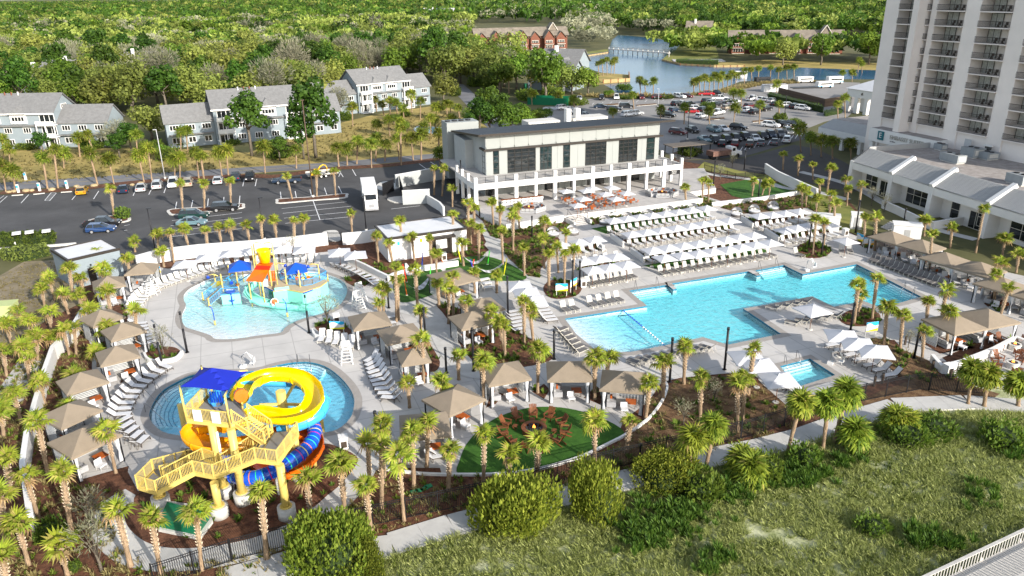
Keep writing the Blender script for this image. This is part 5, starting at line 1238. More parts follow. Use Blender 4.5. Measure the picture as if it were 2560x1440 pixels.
def excavator(px,py,rz):
 t=thing('excavator','small yellow excavator with folded arm on the trailer in the parking lot','excavator',G(px,py,.95),rz);t.scale=(.66,.66,.6);Y=mat('digger yellow',(.72,.42,.01),.4)
 for s in(-1,1):one('track',t,-1.3,1.3,s*.75-.22,s*.75+.22,0,.5,M['tyre'])
 one('house',t,-1.3,.9,-.85,.85,.55,1.4,Y);one('cab_glass',t,-.2,.8,-.8,.1,1.4,2.35,M['darkglass']);one('cab_roof',t,-.3,.9,-.85,.15,2.35,2.5,Y)
 mb=MB();mb.tube([(.8,.4,1.3),(1.8,.4,2.9),(2.8,.4,3.5),(3.6,.4,3.2)],[.2,.24,.2,.15],Y,6);mb.obj('boom',t);mb=MB();mb.tube([(3.6,.4,3.3),(4.0,.4,2.2),(3.9,.4,1.2)],.14,Y,6);mb.obj('dipper_arm',t)
 mb=MB();mb.box((3.7,.4,.8),(.6,.8,.6),M['tyre'],0,.6);mb.obj('bucket',t)
 t2=thing('trailer','flat wooden-decked trailer hitched behind the dark pickup','trailer',G(px+18,py+2,.02),rz);one('deck',t2,-3.2,3.2,-1.1,1.1,.75,.9,M['greywood'])
 one('side_board',t2,-3.2,3.2,1.05,1.12,.9,1.3,M['greywood']);one('side_board',t2,-3.2,3.2,-1.12,-1.05,.6,.9,M['greywood'])
 for x in(-.5,.5):
  for s in(-1,1):w=MB();w.cyl((0,-.1,0),(0,.1,0),.36,.36,M['tyre'],12);o=w.obj('wheel',t2,(x,s*1.2,.36));q=MB();q.cyl((0,-.11,0),(0,.11,0),.2,.2,M['white'],10);q.obj('rim',o)
# ---------------------------------------------------------------- slide tower
def P3(x,y,h):return G(x,y,h)
ST=thing('water_slide_tower','cream yellow steel slide tower with zigzag stairs and blue shade sail over the round pool','slide tower',G(609,1246,0))
def sp(nm,mb,par=None,**k):
 """mesh in world coordinates hung under the tower"""
 par=par or ST;o=mb.obj(nm,par,**k);o.matrix_parent_inverse=par_world_inv(par);return o
def par_world_inv(p):
 m=Matrix.Identity(4);q=p
 while q:m=q.matrix_basis.copy()@m if not q.parent else(q.matrix_parent_inverse@q.matrix_basis@m);q=q.parent
 return m.inverted()
def foot_col(px,py,top,r=.30,fr=.66,fh=.95,m=None):
 B=G(px,py,0);mb=MB();mb.cyl(B,B+Vector((0,0,fh)),fr,fr,M['concfoot'],18);f=sp('footing',mb)
 c=MB();c.cyl(B+Vector((0,0,fh)),B+Vector((0,0,top)),r,r,m or M['cream'],14);sp('column',c)
 b=MB();b.cyl(B+Vector((0,0,fh)),B+Vector((0,0,fh+.07)),r*1.5,r*1.5,M['cream'],14);sp('base_flange',b)
HA,HB,HC,HD=1.75,3.2,4.75,6.75
foot_col(405,1266,HA-.2);foot_col(551,1290,HB-.2);foot_col(609,1256,HD-.25);foot_col(719,1292,HC-.2);foot_col(562,1240,HD-.25);foot_col(750,1195,HC-.2)
def landing(px,h,nm='landing',t=.22):
 P=[tuple(G(x,y,h).xy)for x,y in px];mb=MB();mb.prism(offset(P,-.12),h-.06,h,M['deckgrey']);mb.prism(P,h-t-.06,h-.062,M['cream']);sp(nm,mb);return[Vector((a,b,h))for a,b in P]
RK=[0]
def rail(a,b,nm='guard_rail',hh=1.05,z2=None):
 """guard rail between two world points (may slope)"""
 a,b=Vector(a),Vector(b);mb=MB();d=b-a;L=Vector((d.x,d.y,0)).length;up=Vector((0,0,1));C_=M['cream']
 RK[0]+=1;k_=.0025*(RK[0]%5);mb.bar(a+up*(hh+k_),b+up*(hh+k_),.07,.07,C_);mb.bar(a+up*.12,b+up*.12,.05,.05,C_);mb.bar(a-up*(.06+k_),b-up*(.06+k_),.06+k_,.24,C_)
 n=max(2,int(L/.115));
 for i in range(n+1):p=a.lerp(b,i/n);mb.bar(p+up*.12,p+up*hh,.026,.026,C_)
 n2=max(1,round(L/1.1))
 for i in range(n2+1):p=a.lerp(b,i/n2);mb.bar(p-up*(.1+k_),p+up*(hh+.05+k_),.09+k_,.09+k_,C_)
 return sp(nm,mb)
def stair(a0,a1,b0,b1,n):
 """flight from edge a0-a1 up to edge b0-b1"""
 for i in range(n):
  u0,u1=i/n,(i+1)/n;mb=MB();z=a0.z+(b0.z-a0.z)*u1
  q=[a0.lerp(b0,u0),a1.lerp(b1,u0),a1.lerp(b1,u1),a0.lerp(b0,u1)]
  mb.prism([(p.x,p.y)for p in(q if area2([(p.x,p.y)for p in q])>0 else q[::-1])],z-.05,z,M['deckgrey']if i%1==0 else M['cream'])
  mb.bar(Vector((q[0].x,q[0].y,z)),Vector((q[1].x,q[1].y,z)),.06,.06,M['cream']);sp('tread',mb)
 for p,q in((a0,b0),(a1,b1)):mb=MB();mb.bar(p-Vector((0,0,.1)),q-Vector((0,0,.1)),.07,.3,M['cream']);sp('stringer',mb);rail(p,q,'stair_rail')
Dp=landing([(466,1050),(575,1062),(618,1040),(598,1000),(545,985),(518,992)],HD,'top_platform')
rail(Dp[0],Dp[1]);rail(Dp[0],Dp[5]);rail(Dp[2].lerp(Dp[3],.55),Dp[3]);rail(Dp[5],Dp[5].lerp(Dp[4],.5))
for u in(.30,.72):q=Dp[0].lerp(Dp[1],u);d=(Dp[1]-Dp[0]).normalized();n_=Vector((d.y,-d.x,0))*.1;mb=MB();mb.bar(q-d*.35+n_+Vector((0,0,.55)),q+d*.35+n_+Vector((0,0,.55)),.03,.95,M['white']);sp('notice_board',mb)
Cp=landing([(640,1150),(695,1157),(746,1086),(718,1076),(682,1080)],HC)
rail(Cp[0],Cp[1]);rail(Cp[1],Cp[2]);rail(Cp[2],Cp[3])
stair(Cp[4],Cp[4].lerp(Cp[0],.45),G(622,1040,HD),G(582,1056,HD),11)
Bp=landing([(486,1182),(535,1192),(556,1166),(510,1150)],HB)
rail(Bp[0],Bp[1]);rail(Bp[2].lerp(Bp[3],.3),Bp[3])
stair(Bp[1],Bp[2],Cp[0],Cp[0].lerp(Cp[4],.8),9)
Ap=landing([(345,1218),(392,1232),(412,1200),(384,1178)],HA)
rail(Ap[0],Ap[1]);rail(Ap[0],Ap[3])
stair(Ap[1],Ap[2],Bp[0],Bp[3],9)
g0,g1=G(520,1140,.05),G(536,1156,.05)
stair(g0,g1,Ap[3],Ap[2].lerp(Ap[3],.25),9)
sc=[G(449,967,9.0),G(503,917,9.0),G(619,929,9.0),G(568,980,9.0)]
bases=[Dp[0],Dp[5],Dp[3],Dp[1]]
for b,c in zip(bases,sc):mb=MB();mb.tube([b-Vector((0,0,.2)),Vector((b.x,b.y,9.2)),c+Vector((0,0,.1))],[.09,.08,.06],M['cream'],8);sp('sail_mast',mb)
mb=MB();cx=sum(sc,Vector())/4+Vector((0,0,.9));n=8;grid=[]
for j in range(n+1):
 for i in range(n+1):
  u,v=i/n,j/n;p=sc[0].lerp(sc[1],u).lerp(sc[3].lerp(sc[2],u),v);m_=min(u,1-u)*2,min(v,1-v)*2;k=min(m_)
  e=(4*u*(1-u))*(1-m_[1])+(4*v*(1-v))*(1-m_[0]);q=sum(sc,Vector())/4
  grid.append(p+(q-p)*.10*e+Vector((0,0,.95*k)))
mb.add(grid,[(j*(n+1)+i,j*(n+1)+i+1,(j+1)*(n+1)+i+1,(j+1)*(n+1)+i)for j in range(n)for i in range(n)],M['navy'],False);sp('shade_sail',mb)
def spline(pts,n=8):
 P=[G(*p)for p in pts];out=[];N=len(P)
 for i in range(N-1):
  p=[P[max(0,min(N-1,i+k))]for k in(-1,0,1,2)]
  for j in range(n):t=j/n;out.append(.5*((2*p[1])+(-p[0]+p[2])*t+(2*p[0]-5*p[1]+4*p[2]-p[3])*t*t+(-p[0]+3*p[1]-3*p[2]+p[3])*t**3))
 out.append(P[-1]);return out
def flume(name,pts,r,m,arc=(150,390),label=None,bands=None,parent=None,deep=1.0):
 """open or closed trough swept along a path, with outer skin, joints as flanges"""
 P=spline(pts)if not isinstance(pts[0],Vector)else pts;N=len(P);k=14;par=parent or ST
 def ring(i,rr):
  a,b=P[max(i-1,0)],P[min(i+1,N-1)];d=(b-a).normalized();x=d.cross(Vector((0,0,1))).normalized();y=x.cross(d)
  c=(P[min(i+2,N-1)]-P[i]).cross(P[i]-P[max(i-2,0)]);bank=max(-.35,min(.35,c.z*1.2));x,y=x*math.cos(bank)+y*math.sin(bank),y*math.cos(bank)-x*math.sin(bank)
  return[P[i]+(x*math.cos(R_(arc[0]+(arc[1]-arc[0])*j/k))+y*math.sin(R_(arc[0]+(arc[1]-arc[0])*j/k))*deep)*rr for j in range(k+1)]
 mb=MB();vs=[];
 for i in range(N):vs+=ring(i,r)
 o=len(vs)
 for i in range(N):vs+=ring(i,r+.05)
 K=k+1;fs=[]
 for i in range(N-1):
  for j in range(k):fs.append((i*K+j,(i+1)*K+j,(i+1)*K+j+1,i*K+j+1));fs.append((o+i*K+j,o+i*K+j+1,o+(i+1)*K+j+1,o+(i+1)*K+j))
  if abs(arc[1]-arc[0])<355:
   for j in(0,k):fs.append((i*K+j,(i+1)*K+j,o+(i+1)*K+j,o+i*K+j))
 mb.add(vs,fs,m,True);f=sp(name,mb,par)
 if label:f['label']=label
 step=9
 for i in range(step//2,N,step):
  q=MB();a=ring(i,r+.05);b=ring(i,r+.11);d=(P[min(i+1,N-1)]-P[max(i-1,0)]).normalized()*.04
  vs=[p-d for p in a]+[p-d for p in b]+[p+d for p in b]+[p+d for p in a]
  q.add(vs,[(l*K+j,l*K+j+1,(l+1)*K+j+1,(l+1)*K+j)for l in range(3)for j in range(k)],m);sp('flange',q,f)
 if bands:
  bi=0
  for i in range(2,N-1,3):
   q=MB();a=ring(i,r+.056);d=(P[min(i+1,N-1)]-P[max(i-1,0)]).normalized()*.035;q.add([p-d for p in a]+[p+d for p in a],[(j,j+1,K+j+1,K+j)for j in range(k)],bands[bi%len(bands)]);sp('colour_band',q,f);bi+=1
 return f
HY=7.0
ypts=[(598,990,7.2),(618,958,7.15),(655,938,7.05),(702,932,6.95),(748,941,6.8),(778,965,6.65),(786,992,6.5),(772,1018,6.3),(742,1034,6.1),(702,1038,5.9),(662,1032,5.75),(635,1030,5.6),(608,1045,5.4),(575,1055,5.2)]
flume('yellow_flume',ypts,.70,M['yellow'],(165,375),'bright yellow open flume looping over the pool')
apts=[(585,1055,5.2),(530,1058,5.0),(490,1066,4.8),(478,1085,4.55),(500,1103,4.3),(550,1112,4.1),(605,1108,3.9),(650,1096,3.7)]
flume('amber_flume',apts,.72,M['amber'],(165,375),'amber section of the open flume under the platform')
opts=[(640,1098,3.7),(690,1082,3.4),(740,1078,3.1),(780,1092,2.8),(785,1120,2.4),(762,1150,2.1),(725,1172,1.85),(685,1176,1.6),(655,1162,1.4),(650,1140,1.2),(680,1118,1.0),(720,1102,.8),(750,1085,.45)]
flume('orange_flume',opts,.70,M['orange'],(165,375),'orange lower loop of the open flume')
flume('blue_entry_flume',[(540,1000,7.3),(552,985,7.2),(570,965,7.05),(610,950,6.8),(660,948,6.55),(715,950,6.3)],.55,M['ltblue'],(170,370),'light blue open start of the tube slide')
flume('light_blue_tube',[(715,950,5.2),(765,962,5.1),(800,985,5.0),(808,1010,4.85),(795,1035,4.7),(765,1053,4.5),(728,1066,4.3),(695,1074,4.15)],.50,M['ltblue'],(0,360),'light blue closed tube wrapping the yellow loop')
bands=[mat('green band',(.03,.5,.18),.3),mat('orange band',(.75,.2,.02),.3),mat('yellow band',(.7,.62,.05),.3),mat('magenta band',(.5,.01,.15),.3),mat('cyan band',(.05,.45,.6),.3)]
flume('blue_tube',[(700,1062,3.9),(745,1052,3.7),(782,1062,3.4),(786,1085,3.1),(775,1110,2.85),(750,1135,2.6),(715,1160,2.35),(675,1182,2.1),(635,1194,1.9),(600,1194,1.7),(575,1182,1.5),(563,1165,1.3),(572,1142,1.1),(600,1125,.9),(630,1105,.55)],.50,M['blueflume'],(0,360),'royal blue closed tube with thin coloured bands',bands)
q=G(601,985,HD+.9);mb=MB();mb.cyl(q,q+Vector((.25,-.5,.1)),.5,.5,M['orange'],18);sp('slide_start_disc',mb)
q=G(541,992,HD+.75)
for k in range(5):mb=MB();mb.bar(q+Vector((-.4+.2*k,0,-.5)),q+Vector((-.4+.2*k,-.1,.5)),.12,.05,M['blue']);sp('gate_slat',mb)
cc=G(701,978,5.9);cc.z=0;top=5.9
mb=MB();mb.cyl((cc.x,cc.y,-1.1),(cc.x,cc.y,top),.40,.40,M['cream'],14);sp('column',mb)
ctr=Vector((cc.x,cc.y,4.7))
for(x,y,h)in((648,1012,5.2),(772,1012,5.5),(742,950,6.0)):
 mb=MB();mb.bar(ctr,G(x,y,h),.16,.2,M['cream']);sp('spoke',mb)
for(x,y,h)in((806,1075,4.2),(787,1165,2.3),(640,1240,1.6),(510,1110,4.0),(760,1190,1.9),(700,1235,1.7),(470,1118,4.2)):
 B=G(x,y,0);mb=MB();mb.cyl(B-Vector((0,0,.5)),B+Vector((0,0,h)),.2,.2,M['cream']if x not in(760,700)else M['concfoot'],12);sp('prop',mb)
for(a,b)in(((563,1150,5.6),(590,1240,.4)),((600,1140,5.6),(600,1245,.4))):
 mb=MB();A,B=G(*a),G(a[0]+(b[0]-a[0])*.3,b[1],.05);mb.tube([Vector((B.x,B.y,5.8)),Vector((B.x,B.y,1.8)),B+Vector((.3,.5,1.2)),B+Vector((.3,.5,0))],.1,M['white'],8);sp('drain_pipe',mb)
Q=[G(*p,.45)for p in[(392,1300),(516,1318),(524,1292),(530,1280),(500,1262),(410,1250)]]
gb=thing('pump_cover','dark green metal cover on a concrete pad beside the slide tower stairs','equipment cover',(0,0,0));mb=MB();mb.prism([tuple(p.xy)for p in[G(*p,.25)for p in[(395,1322),(500,1344),(532,1302),(520,1266),(408,1250),(396,1290)]]],0,.25,M['concfoot']);mb.obj('pad',gb)
a=[G(*p,1.0)for p in[(398,1298),(494,1318),(522,1282),(418,1254)]];b=[G(*p,.26)for p in[(400,1318),(495,1338),(524,1298),(420,1268)]]
mb=MB();v=b+a;mb.add(v,[(0,1,5,4),(1,2,6,5),(2,3,7,6),(3,0,4,7),(4,5,6,7)],M['green']);mb.obj('cover',gb)
mb=MB();mb.box(tuple((a[2]+a[3])/2+Vector((0,0,.05))),(.5,.2,.1),M['white']);mb.obj('label_plate',gb)
# ---------------------------------------------------------------- children's play structure in the upper pool
PS=thing('play_structure','mint water play structure with yellow bucket, orange roof and blue shades in shallow pool','play structure',G(660,730,0))
def pp(nm,mb,par=None,**k):return sp(nm,mb,par or PS,**k)
posts=[(631,766,702),(664,768,705),(684,747,665),(657,733,702),(601,751,674),(563,757,689),(542,725,689),(577,708,667),(610,705,672),(722,749,678),(755,749,680),(771,721,667),(802,723,665),(697,701,650),(737,711,677),(647,701,625),(640,690,618)]
for x,y,t_ in posts:
 B=G(x,y,-.25);h=hgt(G(x,y,0),t_);mb=MB();mb.cyl(B,B+Vector((0,0,h+.25)),.085,.085,M['cream'],8);pp('post',mb)
def box_px(nm,px,z0,z1,m,par=None,mt=None):
 P=[tuple(G(x,y,z1).xy)for x,y in px];mb=MB();mb.prism(P if area2(P)>0 else P[::-1],z0,z1,m,mt);return pp(nm,mb,par)
box_px('deck',[(653,712),(680,725),(718,722),(760,732),(800,716),(820,702),(780,690),(720,695),(660,698)],1.35,1.5,M['blue'],None,M['deckbeige'])
P1=[G(x,y,1.5)for x,y in[(683,728),(718,724),(756,731),(800,717),(818,704)]]
for i,(a,b)in enumerate(zip(P1,P1[1:])):mb=MB();mb.bar(a+Vector((0,0,-.85)),b+Vector((0,0,-.85)),.08,1.5,M['mint']);pp('mint_panel',mb);mb=MB();mb.bar(a,b,.1,.1,M['cream']);pp('edge_trim',mb)
box_px('mint_block',[(686,720),(722,716),(716,700),(690,702)],-.3,1.9,M['mint'],None,M['deckbeige'])
for i in range(2):mb=MB();q=G(660+14*i,718,1.2);mb.bar(q+Vector((0,1.5,-.9)),q+Vector((1.0,1.7,-.9)),.06,1.6,M['mint']);pp('mint_panel',mb)
def brail(a,b,m=M['ltblue'],par=None,hh=.9):
 a,b=Vector(a),Vector(b);mb=MB();up=Vector((0,0,1));mb.bar(a+up*hh,b+up*hh,.06,.06,m);mb.bar(a+up*.1,b+up*.1,.05,.05,m);n=max(2,int((b-a).length/.14))
 for i in range(n+1):p=a.lerp(b,i/n);mb.bar(p+up*.1,p+up*hh,.025,.025,m)
 pp('guard_rail',mb,par)
for a,b in zip([(700,700),(722,712),(742,712),(760,716),(782,712),(800,704),(818,694)],[(722,712),(742,712),(760,716),(782,712),(800,704),(818,694),(800,684)]):brail(G(*a,1.5),G(*b,1.5))
brail(G(700,700,1.5),G(720,690,1.5));brail(G(720,690,1.5),G(800,684,1.5))
box_px('deck',[(553,738),(600,734),(596,716),(560,718)],.95,1.1,M['mint'],None,M['deckgrey'])
P2=[G(x,y,1.1)for x,y in[(553,738),(600,734)]];mb=MB();mb.bar(P2[0]-Vector((0,0,.7)),P2[1]-Vector((0,0,.7)),.08,1.3,M['mint']);pp('mint_panel',mb)
brail(G(553,738,1.1),G(598,734,1.1));brail(G(560,718,1.1),G(596,716,1.1))
for k in range(6):
 a,b=G(526,762,0).lerp(G(552,740,1.1),(k+.5)/6),G(515,748,0).lerp(G(545,722,1.1),(k+.5)/6);mb=MB();mb.bar(a,b,.3,.06,M['deckbeige']);pp('tread',mb)
brail(G(526,764,.0),G(553,740,1.1));brail(G(511,750,.0),G(543,722,1.1))
for x,y in((524,766),(509,752),(820,705)):B=G(x,y,-.2);mb=MB();mb.cyl(B,B+Vector((0,0,1.15)),.09,.09,M['cream'],8);mb.cyl(B+Vector((0,0,.05)),B+Vector((0,0,.35)),.16,.12,M['cream'],10);pp('post',mb)
def shade(px,py,hz,w,nm='blue_shade',rz=.3):
 c=G(px,py,hz);mb=MB();s=w/2;v=[c+Vector((math.cos(rz+math.pi/4+k*math.pi/2)*s*1.414,math.sin(rz+math.pi/4+k*math.pi/2)*s*1.414,-.95))for k in range(4)]
 mb.add([c]+v,[(0,1,2),(0,2,3),(0,3,4),(0,4,1)],mat('blue shade cloth',(.005,.07,.45),.6));mb.add(v+[p-Vector((0,0,.12))for p in v],[(0,1,5,4),(1,2,6,5),(2,3,7,6),(3,0,4,7)],mat('blue shade cloth',(0,0,0)));pp(nm,mb)
shade(597,650,4.9,2.7);shade(739,656,4.2,2.6)
r_=[G(615,701,3.7),G(657,704,3.7),G(683,657,4.7),G(648,656,4.9)]
mb=MB();up=Vector((0,0,.08));m1,m2=r_[0].lerp(r_[3],.60),r_[1].lerp(r_[2],.60);m3_,m4=r_[0].lerp(r_[3],.80),r_[1].lerp(r_[2],.80)
mb.add([r_[0],r_[1],m2,m1],[(0,1,2,3)],M['orange']);mb.add([m1,m2,m4+up,m3_+up],[(0,1,2,3)],M['red']);mb.add([m3_+up,m4+up,r_[2],r_[3]],[(0,1,2,3)],M['orange']);mb.add([r_[0]-up,r_[1]-up,r_[1],r_[0]],[(0,1,2,3)],M['orange']);mb.add([r_[1]-up,r_[2]-up,r_[2],r_[1]],[(0,1,2,3)],M['orange']);pp('orange_roof',mb)
bc=G(663,655,4.95);mb=MB();n=20;vs=[]
for z,r in((0,.62),(1.5,.86),(1.62,.94),(1.62,.84),(.12,.56)):vs+=[bc+Vector((math.cos(2*math.pi*i/n)*r,math.sin(2*math.pi*i/n)*r,z))for i in range(n)]
mb.add(vs,[(l*n+i,l*n+(i+1)%n,(l+1)*n+(i+1)%n,(l+1)*n+i)for l in range(4)for i in range(n)]+[tuple(range(n-1,-1,-1)),tuple(4*n+i for i in range(n))],M['yellow'],True);pp('tipping_bucket',mb)
for s in(-1,1):mb=MB();q=bc+Vector((s*1.15,0,0));mb.tube([q-Vector((0,0,4.9)),q+Vector((0,0,2.4)),q+Vector((-s*.3,0,2.55)),q+Vector((-s*1.0,0,2.45))],.07,M['cream'],7);pp('bucket_arm',mb);mb=MB();mb.cyl(q+Vector((0,0,1.0)),q+Vector((-s*.3,0,1.0)),.14,.14,M['cream'],10);pp('pivot',mb)
flume('mint_slide',[G(662,705,2.0),G(640,706,1.9),G(624,716,1.65),G(620,732,1.35),G(634,746,1.0),G(656,755,.65),G(684,760,.35),G(720,764,.12),G(768,769,.08)],.52,M['mint'],(150,390),'mint green curved slide into the shallow pool',None,PS)
mb=MB();q=G(684,757,.5);mb.cyl(q,q+Vector((.25,-.35,.25)),.48,.48,M['white'],16);mb.cyl(q+Vector((.26,-.36,.26)),q+Vector((.29,-.40,.29)),.36,.36,M['orangewood'],16);pp('round_medallion',mb)
flume('yellow_slide',[G(556,702,1.8),G(545,706,1.3),G(535,712,.7)],.4,M['yellow'],(160,380),None,None,PS)
q=G(681,702,1.5)
for k in range(4):mb=MB();mb.bar(q+Vector((-.35+.22*k,0,0)),q+Vector((-.42+.26*k,.1,1.35)),.18,.06,M['orange']);pp('orange_slat',mb)
mb=MB();mb.bar(G(664,716,1.6)-Vector((.35,0,0))+Vector((0,0,.5)),G(664,716,1.6)+Vector((.35,0,.5)),.04,1.0,M['white']);pp('rules_board',mb);mb=MB();mb.bar(G(575,728,1.4)-Vector((.4,0,0)),G(575,728,1.4)+Vector((.4,0,0)),.04,.5,M['white']);pp('rules_board',mb)
for(x,y,h,d)in((545,690,2.8,-1),(795,664,2.9,-1),(688,662,3.2,1),(770,664,2.9,1)):
 q=G(x,y,h);mb=MB();mb.tube([q,q+Vector((d*.5,0,.25)),q+Vector((d*1.3,0,.1))],.06,M['cream'],7);pp('spray_arm',mb);mb=MB();mb.cyl(q+Vector((d*1.3,0,.1)),q+Vector((d*1.3,0,-.25)),.12,.24,M['blue'],10);pp('spray_cup',mb)
rnd=random.Random(3)
for(x,y)in((737,700),(752,702),(766,698),(720,698),(700,690),(742,690),(760,688),(590,716),(574,712)):
 q=G(x,y,1.6);mb=MB();mb.tube([q,q+Vector((rnd.uniform(-.3,.3),0,.6)),q+Vector((rnd.uniform(-.7,.7),.1,.95))],.09,rnd.choice([M['blue'],M['ltblue']]),7);pp('water_cannon',mb);mb=MB();w=q+Vector((.3,-.1,.3));mb.cyl(w,w+Vector((.05,-.06,0)),.22,.22,rnd.choice([M['blue'],M['cream'],M['orange']]),12);pp('hand_wheel',mb)
for(x,y)in((560,700),(600,701)):q=G(x,y,1.8);mb=MB();mb.bar(q,q+Vector((1.4,-.3,.9)),.3,.12,M['ltblue']);pp('water_chute',mb)
mb=MB();q=G(581,757,0);mb.cyl(q-Vector((0,0,.2)),q+Vector((0,0,1.5)),.08,.08,M['blue'],8);pp('fountain_post',mb)
for h,r in((.25,.35),(1.45,.62)):
 mb=MB();mb.cyl(q+Vector((0,0,h)),q+Vector((0,0,h+.12)),r*.8,r,M['blue'],16);pp('fountain_dish',mb)
for i,(x,y,t_)in enumerate(((538,812,765),(719,792,747))):
 B=G(x,y,-.1);h=hgt(B,t_);t=thing('water_jet_pole','blue spray pole with cream foot in the shallow pool, %s of two'%('left' if i==0 else 'right'),'spray pole',B,0,'blue spray poles')
 mb=MB();mb.cyl((0,0,0),(0,0,.55),.11,.1,M['cream'],10);mb.obj('foot',t);mb=MB();mb.tube([(0,0,.5),(0,0,h*.7),(-.1,0,h*.9),(-.35,0,h)],.055,M['blue'],8);mb.obj('pole',t)
def wdir(p,q,z=0):a,b=G(*p,z),G(*q,z);return math.atan2(b.y-a.y,b.x-a.x)
TOCAM=-math.pi/2
Ax=AU
# --- loungers on the terraces
rows=[('w',(1527,583),(1774,545),16,'of the top terrace row on the turf strip'),('w',(1577,615),(1834,577),16,'of the second terrace row above the planting'),('w',(1622,655),(1893,614),14,'of the third terrace row half under the umbrellas'),('g',(1656,686),(1925,640),15,'of the terrace row nearest the big pool'),
 ('w',(1437,636),(1502,625),4,'of the short upper row left of the steps'),('w',(1440,668),(1545,650),5,'of the shaded row left of the steps'),('g',(1474,714),(1580,694),7,'of the row above the pool entry steps'),('g',(1412,778),(1545,752),7,'of the row above the beach entry'),
 ('w',(1898,573),(2010,552),8,'of the upper right terrace row'),('w',(1962,608),(2082,590),8,'of the lower right terrace row'),('g',(1995,640),(2000,640),1,'beside the round palm bed')]
for k,a,b,n,wh in rows:lrow(k,a,b,n,Ax-math.pi/2+.12,wh,skip=(2,)if n==7 and a[0]==1412 else())
lrow('g',(2104,632),(2124,630),2,TOCAM-.3,'under the single umbrella by the round bed')
lrow('d',(2180,652),(2345,715),15,(1900,900),'of the slanting row along the right edge of the pool')
lrow('w',(2212,640),(2306,668),5,TOCAM-.25,'in front of the first double cabana')
lrow('w',(2362,703),(2458,722),5,TOCAM-.25,'in front of the second double cabana');lrow('w',(2530,770),(2560,775),2,TOCAM-.25,'at the right edge of the photograph')
lrow('b',(2086,868),(2228,944),7,wdir((2228,944),(2190,985))-.5,'beside the three umbrellas right of the small pool')
lrow('d',(1935,775),(2010,760),4,Ax+2.3,'on the pool peninsula, far row');lrow('d',(1985,812),(2085,795),5,Ax+2.3,'on the pool peninsula, near row')
for i,y in enumerate((833,846,856,867,878,888)):lounger('d',G(1395+9.5*i,y,.03),AU+.35,'%s on the left bank of the beach entry, %s from the far end'%(LTX['d'],ORD[i]),'loungers on the left bank of the beach entry')
lrow('d',(1590,912),(1768,876),10,Ax+2.0,'along the near edge of the pool')
lrow('b',(1898,918),(1985,985),6,wdir((1898,918),(1950,905)),'left of the small pool under the umbrellas')
for i in range(3):lounger('w',G(1200+4*i,706+10*i,.03),AU+.1,'%s beside the hammock lawn, %s of a small stack of three'%(LTX['w'],ORD[i]),'three loungers beside the hammock lawn')
for i in range(6):lounger('b',G(1272+2.5*i,787+9*i,.03),AU+.05,'%s between the middle cabanas, %s from the far end'%(LTX['b'],ORD[i]),'loungers between the middle cabanas')
for i in range(5):lounger('b',G(1342+6*i,776+8*i,.03),AU-.1,'%s under the three middle umbrellas, %s from the far end'%(LTX['b'],ORD[i]),'loungers under the middle umbrellas')
larc('w',[(392,722),(410,715),(435,706),(465,695),(500,684),(540,674),(555,670)],12,(600,745),'of the arc beyond the play pool',ends='left')
larc('w',[(572,668),(600,664),(640,660),(690,656)],6,(660,800),'under the wall umbrellas',ends='left');larc('w',[(708,656),(745,656),(795,656)],6,(720,900),'of the row right of the bucket',ends='left')
larc('b',[(838,668),(862,675),(890,688),(915,700),(940,716)],10,(740,740),'of the curve behind the planter wall',flip=True,ends='far')
larc('w',[(366,738),(350,752),(340,765),(336,778)],6,(560,760),'left of the play pool beside the lifeguard chair',ends='far')
larc('b',[(345,815),(350,835),(358,852),(366,866)],7,(560,800),'between the left cabanas and the light column',ends='far')
larc('b',[(412,921),(395,931),(378,942),(362,955),(347,968),(333,982),(322,997),(312,1012),(304,1028),(300,1044)],10,(640,1010),'of the upper arc left of the slide pool',ends='far')
larc('b',[(304,1060),(312,1074),(324,1088),(338,1101),(352,1113)],5,(560,930),'of the lower arc left of the slide pool',ends='far')
larc('b',[(930,902),(938,922),(946,942),(955,962),(966,982),(980,1002)],10,(780,990),'of the column right of the slide pool',ends='far')
lrow('w',(806,850),(880,866),5,wdir((850,850),(835,885)),'below the blue and yellow sign')
lrow('w',(470,1112),(484,1114),2,TOCAM,'under the slide tower');lrow('b',(968,816),(976,800),2,Ax,'behind the lifeguard chair')
lrow('b',(1090,1150),(1100,1140),2,Ax,'beside the slatted cabana at the lawn')
# --- umbrellas
def urow(pts,where,size=2.9,group=None,rz=AU,hz=2.9):
 for i,(x,y)in enumerate(pts):umbrella(x,y,size,rz,'white square umbrella, %s from the left %s'%(ORD[i],where)if len(pts)>1 else 'white square umbrella '+where,group or 'white umbrellas '+where)
z3=lambda L:[(1400+a/4,480+b/4)for a,b in L]
urow(z3([(540,250),(680,232),(800,216),(930,200),(1060,185),(1190,165),(1320,148),(1470,128)]),'in the top terrace line')
urow(z3([(720,385),(870,365),(1020,345),(1170,325),(1310,305),(1440,285),(1560,270),(1700,250)]),'in the second terrace line')
urow(z3([(930,545),(1090,520),(1240,500),(1390,480),(1530,460),(1670,440),(1800,415),(1940,395)]),'in the third terrace line')
urow(z3([(1050,620),(1230,595),(1390,577),(1530,557),(1690,537),(1820,515),(1960,490),(2110,470)]),'in the terrace line nearest the pool')
urow(z3([(20,495),(190,465),(350,435)]),'in the short line below the clubhouse steps');urow(z3([(240,655),(400,627),(570,605)]),'in the middle line left of the terraces');urow(z3([(330,738),(500,712),(670,685)]),'in the near line left of the terraces')
urow(z3([(2000,205),(2130,195),(2260,180),(2400,160)]),'in the upper right terrace line');urow([(1965,567),(1994,561),(2020,556),(2072,553)],'in the lower right terrace line')
z5=lambda L:[(420+a/5.333,590+b/5.333)for a,b in L]
